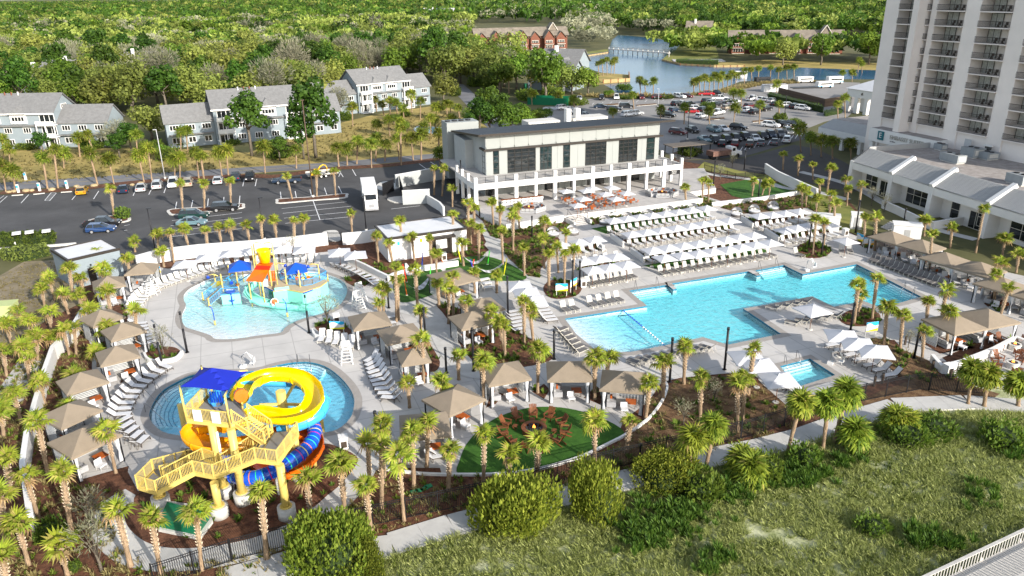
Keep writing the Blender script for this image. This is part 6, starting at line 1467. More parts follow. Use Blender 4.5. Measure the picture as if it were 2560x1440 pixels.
urow(z5([(220,320),(520,235),(840,180),(1130,150),(1500,130),(1810,128)]),'along the white wall beyond the play pool',3.3,rz=.2);urow(z5([(2280,162),(2490,200)]),'of the pair at the planter wall',3.3,rz=.25)
urow([(2117,593)],'over two loungers beside the round palm bed');urow([(2033,763)],'on the pool peninsula',3.3)
urow([(2107,826),(2146,846),(2190,864)],'of the three right of the small pool',3.3,rz=AU-.55);urow([(1870,880),(1900,900),(1948,935)],'of the three left of the small pool',3.3,rz=AU-.3);urow([(1298,703),(1316,720),(1332,740)],'of the three beside the hammock lawn',3.3,rz=AU-.2)
for i,(x,y)in enumerate(((1416,473),(1466,472),(1482,466),(1530,464),(1514,480),(1459,492),(1444,508),(1566,478),(1540,492))):umbrella(x,y,2.3,AU,'small white umbrella over the orange dining tables, %s from the left'%ORD[sorted([1416,1466,1482,1530,1514,1459,1444,1566,1540]).index(x)],'white umbrellas on the clubhouse plaza',PZ,2.6)
# --- dining sets on the plaza
DT=[(1418,506),(1435,517),(1452,528),(1470,515),(1483,499),(1500,508),(1482,526),(1513,519),(1530,504),(1545,516),(1562,500),(1548,490),(1580,510)]
for i,(x,y)in enumerate(sorted(DT)):
 p=G(x,y,PZ);dtable.put(p,0,'round orange-topped dining table on the plaza, %s from the left'%ORD[i],'orange dining tables on the plaza')
 for k in range(4):a=AU+.78+k*math.pi/2+(i%3)*.2;dchair.put(p+Vector((math.cos(a)*.8,math.sin(a)*.8,0)),a-math.pi/2,'orange slatted chair on the %s side of the %s plaza table from the left'%(('right','far','left','near')[k],ORD[i]),'orange dining chairs on the plaza')
# --- cabanas
CB=[('s',352,655,.2,'nearest the white wall, upper left'),('s',268,690,.5,'in front of the grey utility building'),('s',250,774,.9,'third down the left edge'),('s',304,806,.75,'with an open front beside the left loungers'),('s',289,864,.6,'at the round planter, left side'),('s',200,930,.75,'second up from the bottom of the left column behind palms'),('s',170,1008,1.0,'half hidden by a palm, lower left'),('r',205,1070,.95,'at the bottom of the left column with slatted back'),
 ('r',922,780,.35,'right of the play pool'),('r',1000,812,.45,'left of the curved path'),('m',1033,872,.3,'small and open beside the curved path'),('r',1133,973,.75,'with slatted wall left of the fire pit lawn'),('r',1060,1037,.15,'behind the palms lower centre'),('r',1260,908,.30,'with white curtains, first facing the lawn'),('r',1422,903,-.02,'with white curtains, second facing the lawn'),('r',1560,928,-.18,'with white curtains, third facing the lawn'),
 ('l',1132,674,AU+.2,'beside the hammock lawn'),('r',1203,745,AU+.1,'upper of the middle pair'),('r',1179,778,AU+.1,'lower of the middle pair')]
for k,x,y,r,w in CB:cabana(k,x,y,r,'tan canvas cabana '+w)
_d1=wdir((2212,560),(2325,590),2.6);cabana('x',2268,588,_d1,'tan canvas double cabana beyond the right row of loungers');cabana('x',2408,642,_d1,'tan canvas double cabana second along the hotel side');cabana('x',2560,708,_d1,'tan canvas double cabana cut by the right edge');cabana('x',2432,780,wdir((2380,800),(2520,775),0),'tan canvas double cabana with open curtains at the right')
# --- fire pits and chairs
fp=G(1335,1082,.05);firepit(fp,1.12,'large round rust brown fire pit in the middle of the oval lawn')
POS=['far side, pointing straight away','far right','right far','right','near right','near side','near left','left near','left','left far','far left']
for i in range(11):
 a=math.pi/2-2*math.pi*i/11;r=2.75;q=fp+Vector((math.cos(a)*r,math.sin(a)*r,0));adi.put(q,a-math.pi/2,'brown adirondack chair on the oval lawn, %s of the fire pit'%POS[i],'adirondack chairs round the lawn fire pit')
 if i in(0,1,3,4,6,9,10):q=fp+Vector((math.cos(a+.05)*1.75,math.sin(a+.05)*1.75,0));foot.put(q,a-math.pi/2,'brown slatted footstool, %s of the lawn fire pit'%POS[i],'footstools round the lawn fire pit')
for(x,y,lab)in((2535,872,'far'),(2530,918,'near')):
 f_=G(x,y,.05);firepit(f_,.62,'small grey round fire pit on the lower right plaza, the %s one'%lab,M['curb'])
 for k in range(5):a=.6+k*1.256;adi.put(f_+Vector((math.cos(a)*1.7,math.sin(a)*1.7,0)),a-math.pi/2,'brown adirondack chair, %s clockwise round the %s small fire pit'%(ORD[k],lab),'adirondack chairs on the lower right plaza')
for(x,y,lab,r)in((1322,525,'left',.95),(1655,487,'right',.9)):
 f_=G(x,y,PZ);firepit(f_,r,'round wooden-rimmed fire table on the %s part of the clubhouse plaza'%lab)
 for k,a in enumerate((.3,1.3,2.3,3.4,4.6,5.5)):sofa.put(f_+Vector((math.cos(a)*2.3,math.sin(a)*2.0,0)),a-math.pi/2,'grey outdoor sofa, %s anticlockwise round the %s plaza fire table'%(ORD[k],lab),'sofas round the plaza fire tables')
for i,(x,y,w)in enumerate(((1383,590,'left of the two beside the short umbrella row'),(1432,585,'right of the two beside the short umbrella row'),(1513,560,'at the left end of the turf strip'),(1568,552,'second on the turf strip'),(1620,545,'third on the turf strip'),(1672,536,'fourth on the turf strip'),(1732,529,'at the right end of the turf strip'),(1842,540,'left of the three on the upper right terrace'),(1886,533,'middle of the three on the upper right terrace'),(1933,524,'right of the three on the upper right terrace'))):daybed.put(G(x,y,.03),AU-.1,'round daybed with white hood, '+w,'round hooded daybeds')
# --- lifeguard chairs, lifts, bins, signs, bollards, lights
for x,y,r,w in((375,738,-.9,'left of the play pool, nearer the wall'),(383,732,-.8,'left of the play pool, nearer the water'),(868,905,.2,'at the upper right of the slide pool'),(897,772,.7,'right of the play pool'),(902,750,.6,'right of the play pool, further one')):guard.put(G(x,y,.03),r,'white wooden lifeguard chair '+w,'white lifeguard chairs')
def mk_lift():
 t=thing('pool_lift','x','pool lift');mb=MB();mb.tube([(-.5,0,0),(-.5,0,1.3),(.1,0,1.75),(.55,0,1.0)],.05,M['white'],7);mb.obj('arm',t);mb=MB();mb.tube([(.5,.35,0),(.5,.35,1.1),(.1,.2,1.5)],.045,M['white'],7);mb.obj('brace',t)
 one('seat',t,.3,.75,-.25,.25,.5,.58,M['white']);one('seat_back',t,.72,.78,-.25,.25,.55,1.1,M['white']);one('base',t,-.75,-.2,-.3,.3,0,.25,M['white']);return t
lift=Proto(mk_lift)
for x,y,r,w in((620,918,0,'at the top edge of the slide pool'),(2024,676,.2,'at the far edge of the big pool'),(2088,912,-.6,'beside the small square pool')):lift.put(G(x,y,.03),r,'white pool access lift '+w,'white pool lifts')
for x,y,w in((860,1118,'right of the slide tower bed'),(842,806,'behind the sign by the play pool'),(1457,716,'beside the middle sign bed'),(2368,935,'on the lower right plaza'),(2112,588,'by the hotel side path'),(1110,650,'at the restroom door')):wbin.put(G(x,y,.03),.3,'white waste bin with brown door '+w,'white waste bins')
sign_board(845,836,-.1,'white sign with blue and yellow waves below the play pool',1.7,.95,(.75,.72,.02));sign_board(1404,740,-.05,'left white wave sign under the palms by the beach entry',1.5,1.0,(.75,.72,.02));sign_board(1433,728,.9,'right white wave sign under the palms by the beach entry',1.5,1.0,(.8,.38,.02));sign_board(2170,622,-.35,'white wave sign with yellow band left of the double cabana',1.5,1.0,(.8,.4,.02));sign_board(2148,612,-1.2,'blue and white sign seen edge-on left of the double cabana',1.3,1.0);sign_board(395,692,-.3,'blue and yellow sign leaning by the wall umbrellas',1.4,1.0);sign_board(2175,842,.2,'grey back of a sign board between the lower right palms',1.5,1.1)
for i,(x,y,t_,c)in enumerate([(468,881,779,1),(773,832,737,1),(406,916,811,1),(1116,932,869,0),(1184,928,820,0),(1385,898,825,0),(1674,955,845,0),(1811,924,819,0),(1431,738,650,0),(1449,716,652,0),(1270,790,690,0),(1063,838,768,0),(972,770,695,1),(2126,826,757,0),(2053,640,585,0),(2022,615,560,0),(2138,582,500,0),(1330,600,540,0),(2255,580,520,0),(2285,895,808,0),(945,1120,1028,0),(2478,755,695,0),(1860,410+15,376,0),(1782,478,400,0),(1895,500,448,0),(1155,500,400,0)]):
 light_column(x,y,t_,'slim black light column %s'%['left of the play pool, nearer','at the right bend of the play pool','beside the round planter on the left','in the bed left of the curved path','in the bed right of the curved path','beside the first lawn cabana','behind the third lawn cabana','beside the bare tree at the pool','in the sign bed, left','in the sign bed, right','beside the three middle umbrellas','beside the curved path, upper','behind the arc loungers right of the play pool','in the right palm bed','in the far round palm bed, right','in the far round palm bed, left','beside the hotel side path','below the clubhouse steps bed','behind the double cabana','beside the lower right stairs','at the path right of the slide tower','between the double cabanas','in the turf garden right of the plaza','at the plaza corner garden','on the upper right terrace bed','at the left corner of the clubhouse'][i],bool(c))
for x,y,t_,w,m,a in((390,634,521,'dark post at the white wall, left of the play pool',None,.2),(662,602,494,'dark post behind the play pool wall',None,.2),(783,494,230+20,'tall brown post in the kerbed island',mat('rusty post',(.09,.06,.04),.7,.2,2),0),(413,448,324,'tall pale post beside the road',mat('galvanised',(.42,.42,.44),.5),-.3),(916,580,490,'dark post beside the white box truck',None,0),(1718,350,262,'pale post in the far lot',None,0),(1960,300,240,'pale post near the fenced yard',None,0),(1645,270,222,'white post beside the lake',mat('galvanised',(.42,.42,.44),.5),-.3)):lamp_post(x,y,t_,w,m=m,arm=a,r=.13 if y-t_>150 else .1)
for x,y,w in((2375,948,'left of the plaza bin'),(2408,928,'at the plaza stair'),(2262,862,'left of the stair ramp'),(2330,925,'second by the ramp'),(2405,945,'right of the plaza bin'),(2185,965,'at the lounger deck corner, left'),(2205,958,'at the lounger deck corner, middle'),(2247,935,'at the lounger deck corner, right')):bollard(x,y,'square dark post '+w)
def handrail(a,b,label):
 A,B=G(*a,.03),G(*b,.03);t=thing('pool_handrail',label,'handrail');mb=MB();u=Vector((0,0,1));d=(B-A).normalized()
 mb.tube([A,A+u*.9,A+d*.25+u*1.0,B-u*.3],.03,M['glassrail'],6);mb.obj('tube',t)
for i,(a,b)in enumerate([((1587,717),(1597,733)),((1640,708),(1652,724)),((1896,668),(1908,683)),((1938,660),(1952,676)),((2262,722),(2252,732)),((2285,735),(2275,744)),((1960,908),(1972,926)),((1990,896),(2005,912)),((390,975),(418,998)),((360,992),(405,1013)),((364,1030),(410,1045)),((745,905),(742,925)),((775,905),(778,928))]):handrail(a,b,'steel handrail running into the %s'%['big pool at the left steps, left','big pool at the left steps, right','big pool at the far steps, left','big pool at the far steps, right','right end of the big pool, far','right end of the big pool, near','small square pool, left','small square pool, right','slide pool at the left steps, far','slide pool at the left steps, middle','slide pool at the left steps, near','slide pool at the far steps, left','slide pool at the far steps, right'][i])
rope=thing('pool_rope','blue safety rope with white and blue floats across the beach entry','rope');mb=MB();A,B=G(1557,776,WZ),G(1661,863,WZ);mb.bar(A,B,.05,.05,M['blue']);mb.obj('line',rope)
mb=MB();mb.bar(A-Vector((0,0,1.0)),B-Vector((0,0,1.0)),.12,.03,M['tile']);mb.obj('depth_stripe',rope)
for i in range(18):p=A.lerp(B,(i+.6)/18.5)+Vector((0,0,.03));mb=MB();mb.cyl(p-(B-A).normalized()*.1,p+(B-A).normalized()*.1,.09,.09,M['blue']if i<9 else M['white'],8);mb.obj('float',rope)
# --- walls
wall('boundary_wall',[(345,672),(404,655),(500,643),(640,632),(740,622),(820,612)],.3,1.9,'long white stucco wall between the parking lot and the play pool',m=M['white'])
wall('boundary_wall',[(858,612),(905,608),(952,600)],.3,1.8,'short white wall between the gate and the restroom building',m=M['white'])
wall('planter_wall',[(872,655),(910,672),(945,690),(972,703),(985,696),(1040,680),(1100,672),(1145,665)],.28,.75,'low curved white wall holding the shrub bed near the hammocks',m=M['white'])
wall('garden_wall',[(1912,432),(1942,452),(2000,480),(2040,498)],.35,1.9,'tall white garden wall right of the turf court',m=M['stucco'])
wall('garden_wall',[(1780,516),(1900,503),(2008,485)],.3,.7,'low white wall below the turf court',m=M['stucco'])
wall('seat_wall',[(2328,905),(2352,932),(2400,920),(2480,888),(2536,858),(2600,885)],.3,.8,'white seat wall round the lower right plaza',m=M['stucco'])
wall('terrace_wall',[(1528,596),(1558,618)],.25,.8,'short white wall with railing at the left end of the second terrace',m=M['stucco']);wall('terrace_wall',[(1577,632),(1610,657)],.25,.8,'short white wall with railing at the left end of the third terrace',m=M['stucco']);wall('terrace_wall',[(1853,552),(1882,571)],.25,.8,'short white wall left of the upper right terrace',m=M['stucco']);wall('terrace_wall',[(1912,583),(1947,606)],.25,.8,'short white wall left of the lower right terrace',m=M['stucco']);wall('terrace_wall',[(1494,615),(1508,628)],.25,.8,'short white wall right of the short lounger row',m=M['stucco'])
for i,(a,b)in enumerate((((1526,590),(1556,612)),((1574,626),(1608,650)),((1850,548),(1880,566)),((1910,578),(1945,600)))):fence([a,b],.95,'black stair railing on the %s terrace side wall from the left'%ORD[i],post=1.2,gap=.2,z=.1,name='railing')
wall('left_wall',[(88,1330),(68,1200),(78,1120),(98,1040),(120,960),(140,900),(190,845),(215,800)],.35,1.6,'long pale wall running down between the left palms',m=M['white'])
wall('service_wall',[(990,470),(1085,452),(1155,440)],.3,2.6,'grey loading yard wall with a dark door',m=M['sagegrey']);wall('service_wall',[(1008,512),(1075,508)],.3,2.6,'grey bin enclosure wall beside the white truck',m=M['sagegrey']);wall('service_wall',[(1055,500),(1100,528),(1110,540)],.3,1.6,'white sloping wall behind the restroom building',m=M['white'])
fence([(958,490),(985,478)],2.4,'open dark slatted gate of the loading yard',gap=.1,name='gate',pick=.09);fence([(1000,470),(1012,510)],2.4,'dark slatted gate of the bin enclosure',gap=.1,name='gate',pick=.09);fence([(822,612),(857,612)],2.0,'black metal gate in the white wall by the play pool',gap=.13,name='gate')
# --- long black fence along the dune
fence([(388,1468),(600,1398),(800,1345),(1000,1300),(1190,1260),(1400,1205),(1560,1166),(1750,1122),(1880,1092),(2000,1052),(2150,1005),(2300,975),(2460,985)],1.85,'long black picket fence between the mulch beds and the dune path')
fence([(1120,470),(1170,500),(1200,545)],1.6,'black fence behind the restroom palms, left of the clubhouse');fence([(1760,425),(1840,450),(1910,440)],1.3,'black fence along the garden right of the clubhouse');fence([(2140,585),(2220,610),(2300,640)],1.3,'dark fence behind the first double cabana');fence([(1040,1500),(1041,1501)],1.0,'x')if False else None
for px,h,w,m in(([(942,1172),(1000,1180),(1060,1187),(1148,1189),(1250,1187),(1350,1174),(1450,1145),(1530,1107),(1562,1090),(1620,1050),(1655,1005),(1668,970),(1660,955)],.16,'white kerb sweeping below the oval lawn',M['white']),):
 t=thing('lawn_kerb',w,'kerb');mb=MB();P_=[G(*p)for p in smooth(px,False,4)];wallstrip(mb,P_,.22,0,.2,m);mb.obj('kerb',t)
t=thing('planter_rim','pale curved rim round the planter left of the play pool','kerb');mb=MB();P_=[G(*p)for p in smooth([(362,890),(372,905),(400,909),(440,902),(456,886)],False,4)];wallstrip(mb,P_,.25,0,.45,M['white']);mb.obj('rim',t)
t=thing('planter_rim','pale curved rim round the sign planter below the play pool','kerb');mb=MB();P_=[G(*p)for p in smooth([(782,830),(790,845),(820,848),(800,846)],False,4)[:12]];wallstrip(mb,P_,.25,0,.45,M['white']);mb.obj('rim',t)
HP=[((1017,705),(1007,660),'red'),((1017,738),(1010,695),'orangewood'),((1054,678),(1057,631),'blue'),((1073,712),(1077,665),'hgreen'),((1110,668),(1104,648),'orangewood'),((1153,658),(1144,617),'hyellow'),((1181,668),(1176,648),'blue'),((1182,666),(1185,648),'red'),((1219,661),(1224,627),'hgreen'),((1259,688),(1267,646),'hyellow')]
M['hgreen']=mat('lime pole paint',(.05,.55,.04),.4);M['hyellow']=mat('yellow pole paint',(.75,.72,.02),.4)
for i,(b,t_,m)in enumerate(HP):
 B=G(*b,.05);h=hgt(B,t_[1]);px,_=PX(B+Vector((0,0,h)));lx=(t_[0]-px)*(B-Vector((0,0,CAM_H))).dot(_f)/FPX
 t=thing('hammock_pole','leaning %s hammock pole on the small play lawns, %s from the left'%({'red':'red','orangewood':'orange','blue':'blue','hgreen':'green','hyellow':'yellow'}[m],ORD[i]),'pole',B,0,'coloured hammock poles');mb=MB();mb.cyl((0,0,0),(lx,0,h),.09,.06,M[m],8);mb.obj('shaft',t);mb=MB();mb.cyl((0,0,0),(0,0,.05),.16,.16,M['curb'],8);mb.obj('collar',t)
for i,(a,b)in enumerate((((1015,668),(1040,690)),((1020,722),(1073,705)),((1160,652),(1215,648)),((1190,676),(1258,668)))):
 A,B=G(*a,.9),G(*b,.9);t=thing('hammock','striped white hammock on the play lawns, %s from the left'%ORD[i],'hammock',(0,0,0),0,'striped hammocks');mb=MB();n=12;d=(B-A).normalized();s=Vector((-d.y,d.x,0));vs=[]
 for k in range(n+1):u=k/n;w=.12+.42*math.sin(math.pi*u);c=A.lerp(B,u)+Vector((0,0,.6-1.0*math.sin(math.pi*u)));vs+=[c-s*w,c+s*w]
 for k in range(n):mb.add([vs[2*k],vs[2*k+1],vs[2*k+3],vs[2*k+2]],[(0,1,2,3)],M['slingw']if k%2 else M['slingl'])
 mb.obj('cloth',t)
# --- restroom building, grey utility building, sheds
def flat_building(name,label,o,r,depth,h,wm,rm,parapet=.35,over=0.0):
 O=G(*o);Rr=G(*r);a=az(O,Rr);L=(Rr-O).length;t=thing(name,label,'building',O,a);one('wall',t,0,L,0,depth,0,h,wm);one('roof',t,.12,L-.12,.12,depth-.12,h+.001,h+.06,rm)
 for x0,x1,y0,y1 in((-.1-over,L+.1+over,-.1-over,.15),(-.1-over,L+.1+over,depth-.15,depth+.1),(-.1,.15,.15,depth-.15),(L-.15,L+.1,.15,depth-.15)):one('parapet',t,x0,x1,y0,y1,h-.15,h+.2,M['bronze'])
 return t,L
t,L=flat_building('restroom_building','low white restroom building with flat white roof and dark edge beside the parking lot',(972,655),(1168,626),7.2,3.4,M['white'],M['roofwhite'])
one('doorway',t,L*.56,L*.78,-.03,.0,0,2.5,M['interior']);one('door_frame',t,L*.54,L*.565,-.12,.02,0,2.7,M['bronze']);one('door_frame',t,L*.78,L*.805,-.12,.02,0,2.7,M['bronze']);one('canopy',t,L*.52,L*.83,-1.0,.02,2.65,2.9,M['bronze']);one('inner_wall',t,L*.6,L*.74,-.05,-.035,.9,2.3,M['white'])
for k,u in enumerate((.12,.40)):one('wall_logo',t,L*u,L*u+.35,-.03,0,2.3,2.8,mat('sign sky blue',(0,0,0))if k==0 else M['yellow'])
t,L=flat_building('utility_building','pale grey utility building with white roof at the left of the parking lot',(186,722),(312,690),6.4,3.9,M['siding'],M['roofwhite'])
one('door',t,L*.32,L*.46,-.05,.02,0,2.3,M['bronze']);one('downpipe',t,L+.02,L+.1,1.2,1.3,0,3.6,M['white']);one('wall_lamp',t,L*.38,L*.41,-.15,.02,2.6,2.8,M['black'])
for k in range(11):one('siding_course',t,.02,L-.02,-.03,.0,.3+.32*k,.33+.32*k+.015,M['siding'])
for(x,y,w,h,lab,m)in((8,800,3.4,2.0,'pale green electrical cabinet left of the palms',M['utilgreen']),(1320,222,3,2,'green utility box by the far road',M['green'])):t=thing('utility_cabinet',lab,'cabinet',G(x,y),.2);one('cabinet',t,-w/2,w/2,-1,1,0,h,m);one('lid',t,-w/2-.06,w/2+.06,-1.06,1.06,h,h+.12,m);one('door_seam',t,-.02,.02,-1.02,-1.0,.1,h-.1,M['black'])
for i,(x,y)in enumerate(((1036,1229),(1048,1226),(1060,1222),(1071,1216))):t=thing('valve_box','square green valve box lid in the mulch, %s from the left'%ORD[i],'valve box',G(x,y),.5,'green valve boxes');one('lid',t,-.28,.28,-.2,.2,0,.06,mat('valve lid',(.03,.22,.10),.6));one('rim',t,-.31,.31,-.23,.23,0,.04,M['green'])
t=thing('ramp','white switchback ramp and stair against the hotel wing','ramp',G(2235,570),wa);
wall('ramp_wall',[(2205,520),(2240,535),(2290,560),(2330,575),(2420,560)],.3,1.3,'curved pale ramp wall in front of the hotel wing',m=M['stucco'])
for k in range(5):one('step',t,-.9,.9,-.35*k-.35,-.35*k,0,.85-.17*k,M['plaza'])
for i,(x,y,w,h)in enumerate(((2262,602,3.8,2.6),(2062,572,4.0,2.2),(2138,570,1.6,2.3))):t=thing('service_kiosk',['white boxy kiosk behind the first double cabana','white screened shed behind the lower right terrace','tall narrow white towel stand by the side path'][i],'kiosk',G(x,y),-.35);one('wall',t,-w/2,w/2,-1,1,0,h,M['white']);one('roof',t,-w/2-.1,w/2+.1,-1.1,1.1,h,h+.15,M['white']);one('door',t,-.4,.4,-1.03,-1,.1,2.0,M['slingl'])
bwA,bwB=G(2640,1312,.9),G(2270,1490,.9);bw=thing('boardwalk','weathered grey wooden boardwalk with railings crossing the dune, lower right','boardwalk');d=(bwB-bwA).normalized();nn=Vector((d.y,-d.x,0));nn=nn if nn.y<0 else-nn;Lb=(bwB-bwA).length;WB=2.6
pm_=MB();pm_.box((0,0,0),(WB,.17,.05),M['greywood']);pme=pm_.mesh('plank')
for i in range(int(Lb/.2)):q=bwA+d*(.2*i)+nn*WB/2;o=link('plank',pme,bw,(q.x,q.y,.9+.004*(i%3)));o.rotation_euler=(0,0,math.atan2(nn.y,nn.x))
for s in(0,1):
 o_=nn*(WB*s)
 mb=MB();mb.bar(bwA+o_+Vector((0,0,1.0)),bwB+o_+Vector((0,0,1.0)),.22,.05,M['greywood']);mb.obj('handrail',bw)
 mb=MB()
 for i in range(int(Lb/.3)):q=bwA+o_+d*.3*i;mb.bar(q+Vector((0,0,-.1)),q+Vector((0,0,.98)),.05,.05,M['greywood'])
 mb.obj('balusters',bw,kind='stuff')
 for i in range(int(Lb/2)+1):q=bwA+o_+d*2*i;mb=MB();mb.box((q.x,q.y,.55),(.12,.12,1.3),M['greywood']);mb.obj('post',bw)
# --- vehicles in the left lot
def C_(kind,col,x,y,dx,dy,where,group='cars in the left parking lot'):car(kind,col,x,y,wdir((x,y),(x+dx,y+dy)),where,group)
C_('hatch','gold',207,484,10,-16,'parked nose to the road, leftmost of the roadside row');C_('sedan','navy',310,480,4,-14,'beside the lone palm in the roadside row');C_('sedan','silver',355,476,7,-16,'with its rear to us, fourth in the roadside row');C_('suv','silver',394,470,4,-16,'between the striped bays under the pale lamp post');C_('suv','white',434,466,-4,16,'facing us in the middle of the roadside row');C_('suv','beige',471,464,4,-14,'just right of the white SUV by the road');C_('hatch','silver',546,458,4,-15,'right of the mulch gap in the roadside row');C_('suv','navy',590,450,3,-14,'small and dark, second from the right by the road');C_('pickup','black',626,450,-3,15,'facing us at the right end of the roadside row');C_('pickup','navy',718,458,-16,1,'towing the trailer with the digger')
C_('suv','black',564,527,16,-1,'beside the palm island');C_('suv','green',487,547,16,-.5,'middle of the three below the palm island');C_('sedan','teal',481,563,16,-.5,'nearest of the three below the palm island');C_('pickup','black',258,568,16,-1,'beside the clipped bush island');C_('hatch','blue',255,580,16,-1,'half hidden by the grey utility building')
for i,x in enumerate((48,80,122)):
 t=thing('golf_cart','white golf cart behind the clipped hedge, %s of three from the left'%ORD[i],'golf cart',G(x,610-3*i),wdir((x,610),(x+1,595)),'white golf carts');one('body',t,-1.1,1.1,-.55,.55,.25,.75,M['white']);one('roof',t,-.9,.9,-.6,.6,1.75,1.83,M['white']);one('seat',t,-.5,.1,-.5,.5,.75,1.0,M['framew'])
 for a in(-.8,.8):
  for b in(-.5,.5):one('roof_post',t,a-.02,a+.02,b-.02,b+.02,.7,1.75,M['black']);w=MB();w.cyl((a,b-.07,.23),(a,b+.07,.23),.23,.23,M['tyre'],10);w.obj('wheel',t)
box_truck(926,510,wdir((922,545),(903,455))+math.pi);excavator(788,440,wdir((760,443),(820,436)))
utility_truck(1810,395,wdir((1790,400),(1850,392)),'white cab truck with an open load bed behind the clubhouse garden',M['brown']if 'brown' in M else mat('debris brown',(.16,.09,.07),.9,.3,2))
# --- far lot
F5=lambda x,y:(1640+x/2.912,180+y/2.912)
far=[(170,190,'suv','white',9,1),(228,187,'hatch','maroon',9,1),(366,172,'pickup','red',10,0),(436,170,'pickup','black',10,1),(18,196,'suv','maroon',9,0),(150,245,'suv','black',10,-2),(130,290,'hatch','navy',10,-2),(190,240,'sedan','silver',10,-2),(240,250,'suv','black',10,-2),(290,280,'suv','white',10,0),(262,300,'hatch','red',10,0),(325,335,'hatch','white',10,-2),(445,312,'pickup','white',10,-2),(370,225,'suv','black',10,-2),(400,232,'sedan','silver',10,-2),(465,205,'pickup','white',10,0),(440,250,'hatch','black',10,-2),(520,220,'sedan','silver',10,-2),(555,240,'sedan','silver',10,-2),(575,228,'sedan','white',10,-2),(515,272,'hatch','beige',10,-2),(345,290,'suv','black',10,-2),(700,208,'pickup','white',10,-2),(765,210,'sedan','white',10,-2),(800,215,'sedan','silver',10,-2),(845,220,'sedan','silver',10,-2),(870,245,'sedan','black',10,-2),(680,262,'suv','maroon',10,-2),(670,292,'suv','white',10,-2),(720,305,'suv','black',10,-2),(755,275,'suv','grey',10,-2),(800,282,'suv','black',10,-2),(965,258,'suv','white',10,0),(1010,266,'suv','black',9,-2),(1068,278,'suv','white',10,1),
 (265,440,'suv','black',10,3),(420,435,'suv','teal',10,3),(485,428,'sedan','white',10,3),(600,420,'suv','black',8,1),(835,402,'suv','white',10,1),(920,398,'suv','black',10,2),(985,390,'sedan','black',8,2),(160,455,'suv','maroon',9,1),
 (350,505,'sedan','teal',10,4),(430,515,'suv','black',10,6),(515,510,'suv','black',10,6),(580,500,'suv','black',10,6),(650,490,'suv','black',10,6),(720,498,'sedan','white',10,6),(775,485,'suv','black',10,6),(835,475,'suv','navy',10,6),(900,470,'suv','grey',10,6),(960,450,'suv','grey',10,6),
 (480,535,'sedan','black',3,-8),(575,540,'suv','maroon',3,-8),(682,540,'suv','brown',3,-8),(765,530,'sedan','grey',3,-8),(862,525,'sedan','grey',3,-8),(952,510,'suv','white',3,-8)]
names=['%s row'%s for s in('lakeside','second','middle','near','nearest')]
used={}
def rowname(y):return 'lakeside row' if y<200 else 'second row' if y<262 else 'middle rows' if y<350 else 'row before the dark bays' if y<458 else 'first dark bay row' if y<516 else 'nearest bay row'
for x,y,k,c,dx,dy in sorted(far):
 rn=rowname(y);used[rn]=used.get(rn,0)+1;p=F5(x,y);car(k,c,p[0],p[1],wdir(p,(p[0]+dx,p[1]+dy)),'in the far lot %s, %s from left'%(rn,ORD[used[rn]-1]),'cars in the far parking lot')
F2=lambda x,y:(1160+x/2.08,y/2.08)
for x,y,k,c,dx,dy,w in((515,570,'suv','white',10,-1,'left end of the row behind the clubhouse'),(570,590,'suv','white',10,-1,'second in the row behind the clubhouse'),(605,592,'sedan','black',10,1,'tucked behind the white SUV'),(630,608,'sedan','silver',10,1,'half behind the clubhouse roof'),(712,562,'sedan','navy',10,0,'alone on the left of the lot'),(780,578,'suv','black',10,0,'in the middle of the left bays'),(845,562,'suv','black',10,0,'right of the left bays'),(855,605,'suv','white',10,-1,'just over the clubhouse roof, left'),(895,600,'suv','silver',10,-1,'just over the clubhouse roof, right'),(715,518,'pickup','black',2,6,'facing us near the lake, dark'),(792,515,'pickup','white',2,6,'facing us near the lake, white'),(925,515,'suv','maroon',2,6,'lakeside, small and dark red'),(1000,512,'suv','black',2,6,'lakeside beside the white post'),(1055,610,'pickup','black',10,1,'at the right end over the roof'),(600,520,'sedan','silver',2,6,'behind the green dumpster screen')):
 p=F2(x,y);car(k,c,p[0],p[1],wdir(p,(p[0]+dx,p[1]+dy)),w,'cars behind the clubhouse')
for i,(x,y,l,h,c,lab)in enumerate(((1905,208,6,2.4,'black','black enclosed trailer beside the lake palms'),(2010,207,6.5,2.4,'white','white motorhome parked beyond the fenced yard'),(2060,220,6,2.5,'white','white van with blue stripe beyond the fenced yard'),(2085,210,6,2.9,'white','tall white coach beyond the fenced yard'),(1850,196,5,3.0,'white','small white shed by the lake palms'))):
 t=thing('trailer' if i==0 else 'motorhome' if i in(1,2,3)else 'shed',lab,'trailer' if i==0 else 'vehicle' if i<4 else 'shed',G(x,y),.15);one('body',t,-l/2,l/2,-1.2,1.2,.5 if i<4 else 0,h,M[c]);one('window_band',t,-l*.35,l*.42,-1.23,-1.2,h*.55,h*.75,M['darkglass'])
 if i<4:
  for xx in(-l*.3,l*.3):w=MB();w.cyl((xx,-1.22,.45),(xx,1.22,.45),.42,.42,M['tyre'],12);w.obj('axle',t)
 if i in(2,3):one('stripe',t,-l/2,l/2,-1.235,-1.2,h*.3,h*.4,M['ltblue'])
wood_f=thing('screen_fence','tall brown board fence round the service yard in the far lot','fence');P_=[G(*p)for p in[(1945,237),(2060,268),(2100,262),(2130,240)]]
bd=MB();bd.box((0,0,1.3),(.28,.05,2.6),mat('brown board',(.10,.07,.05),.9,.3,1));bdm=bd.mesh('fence_board');tot=sum((b-a).length for a,b in zip(P_,P_[1:]))
for i,(p,d)in enumerate(along(P_,int(tot/.32))):link('board',bdm,wood_f,(p.x,p.y,0),math.atan2(d.y,d.x))
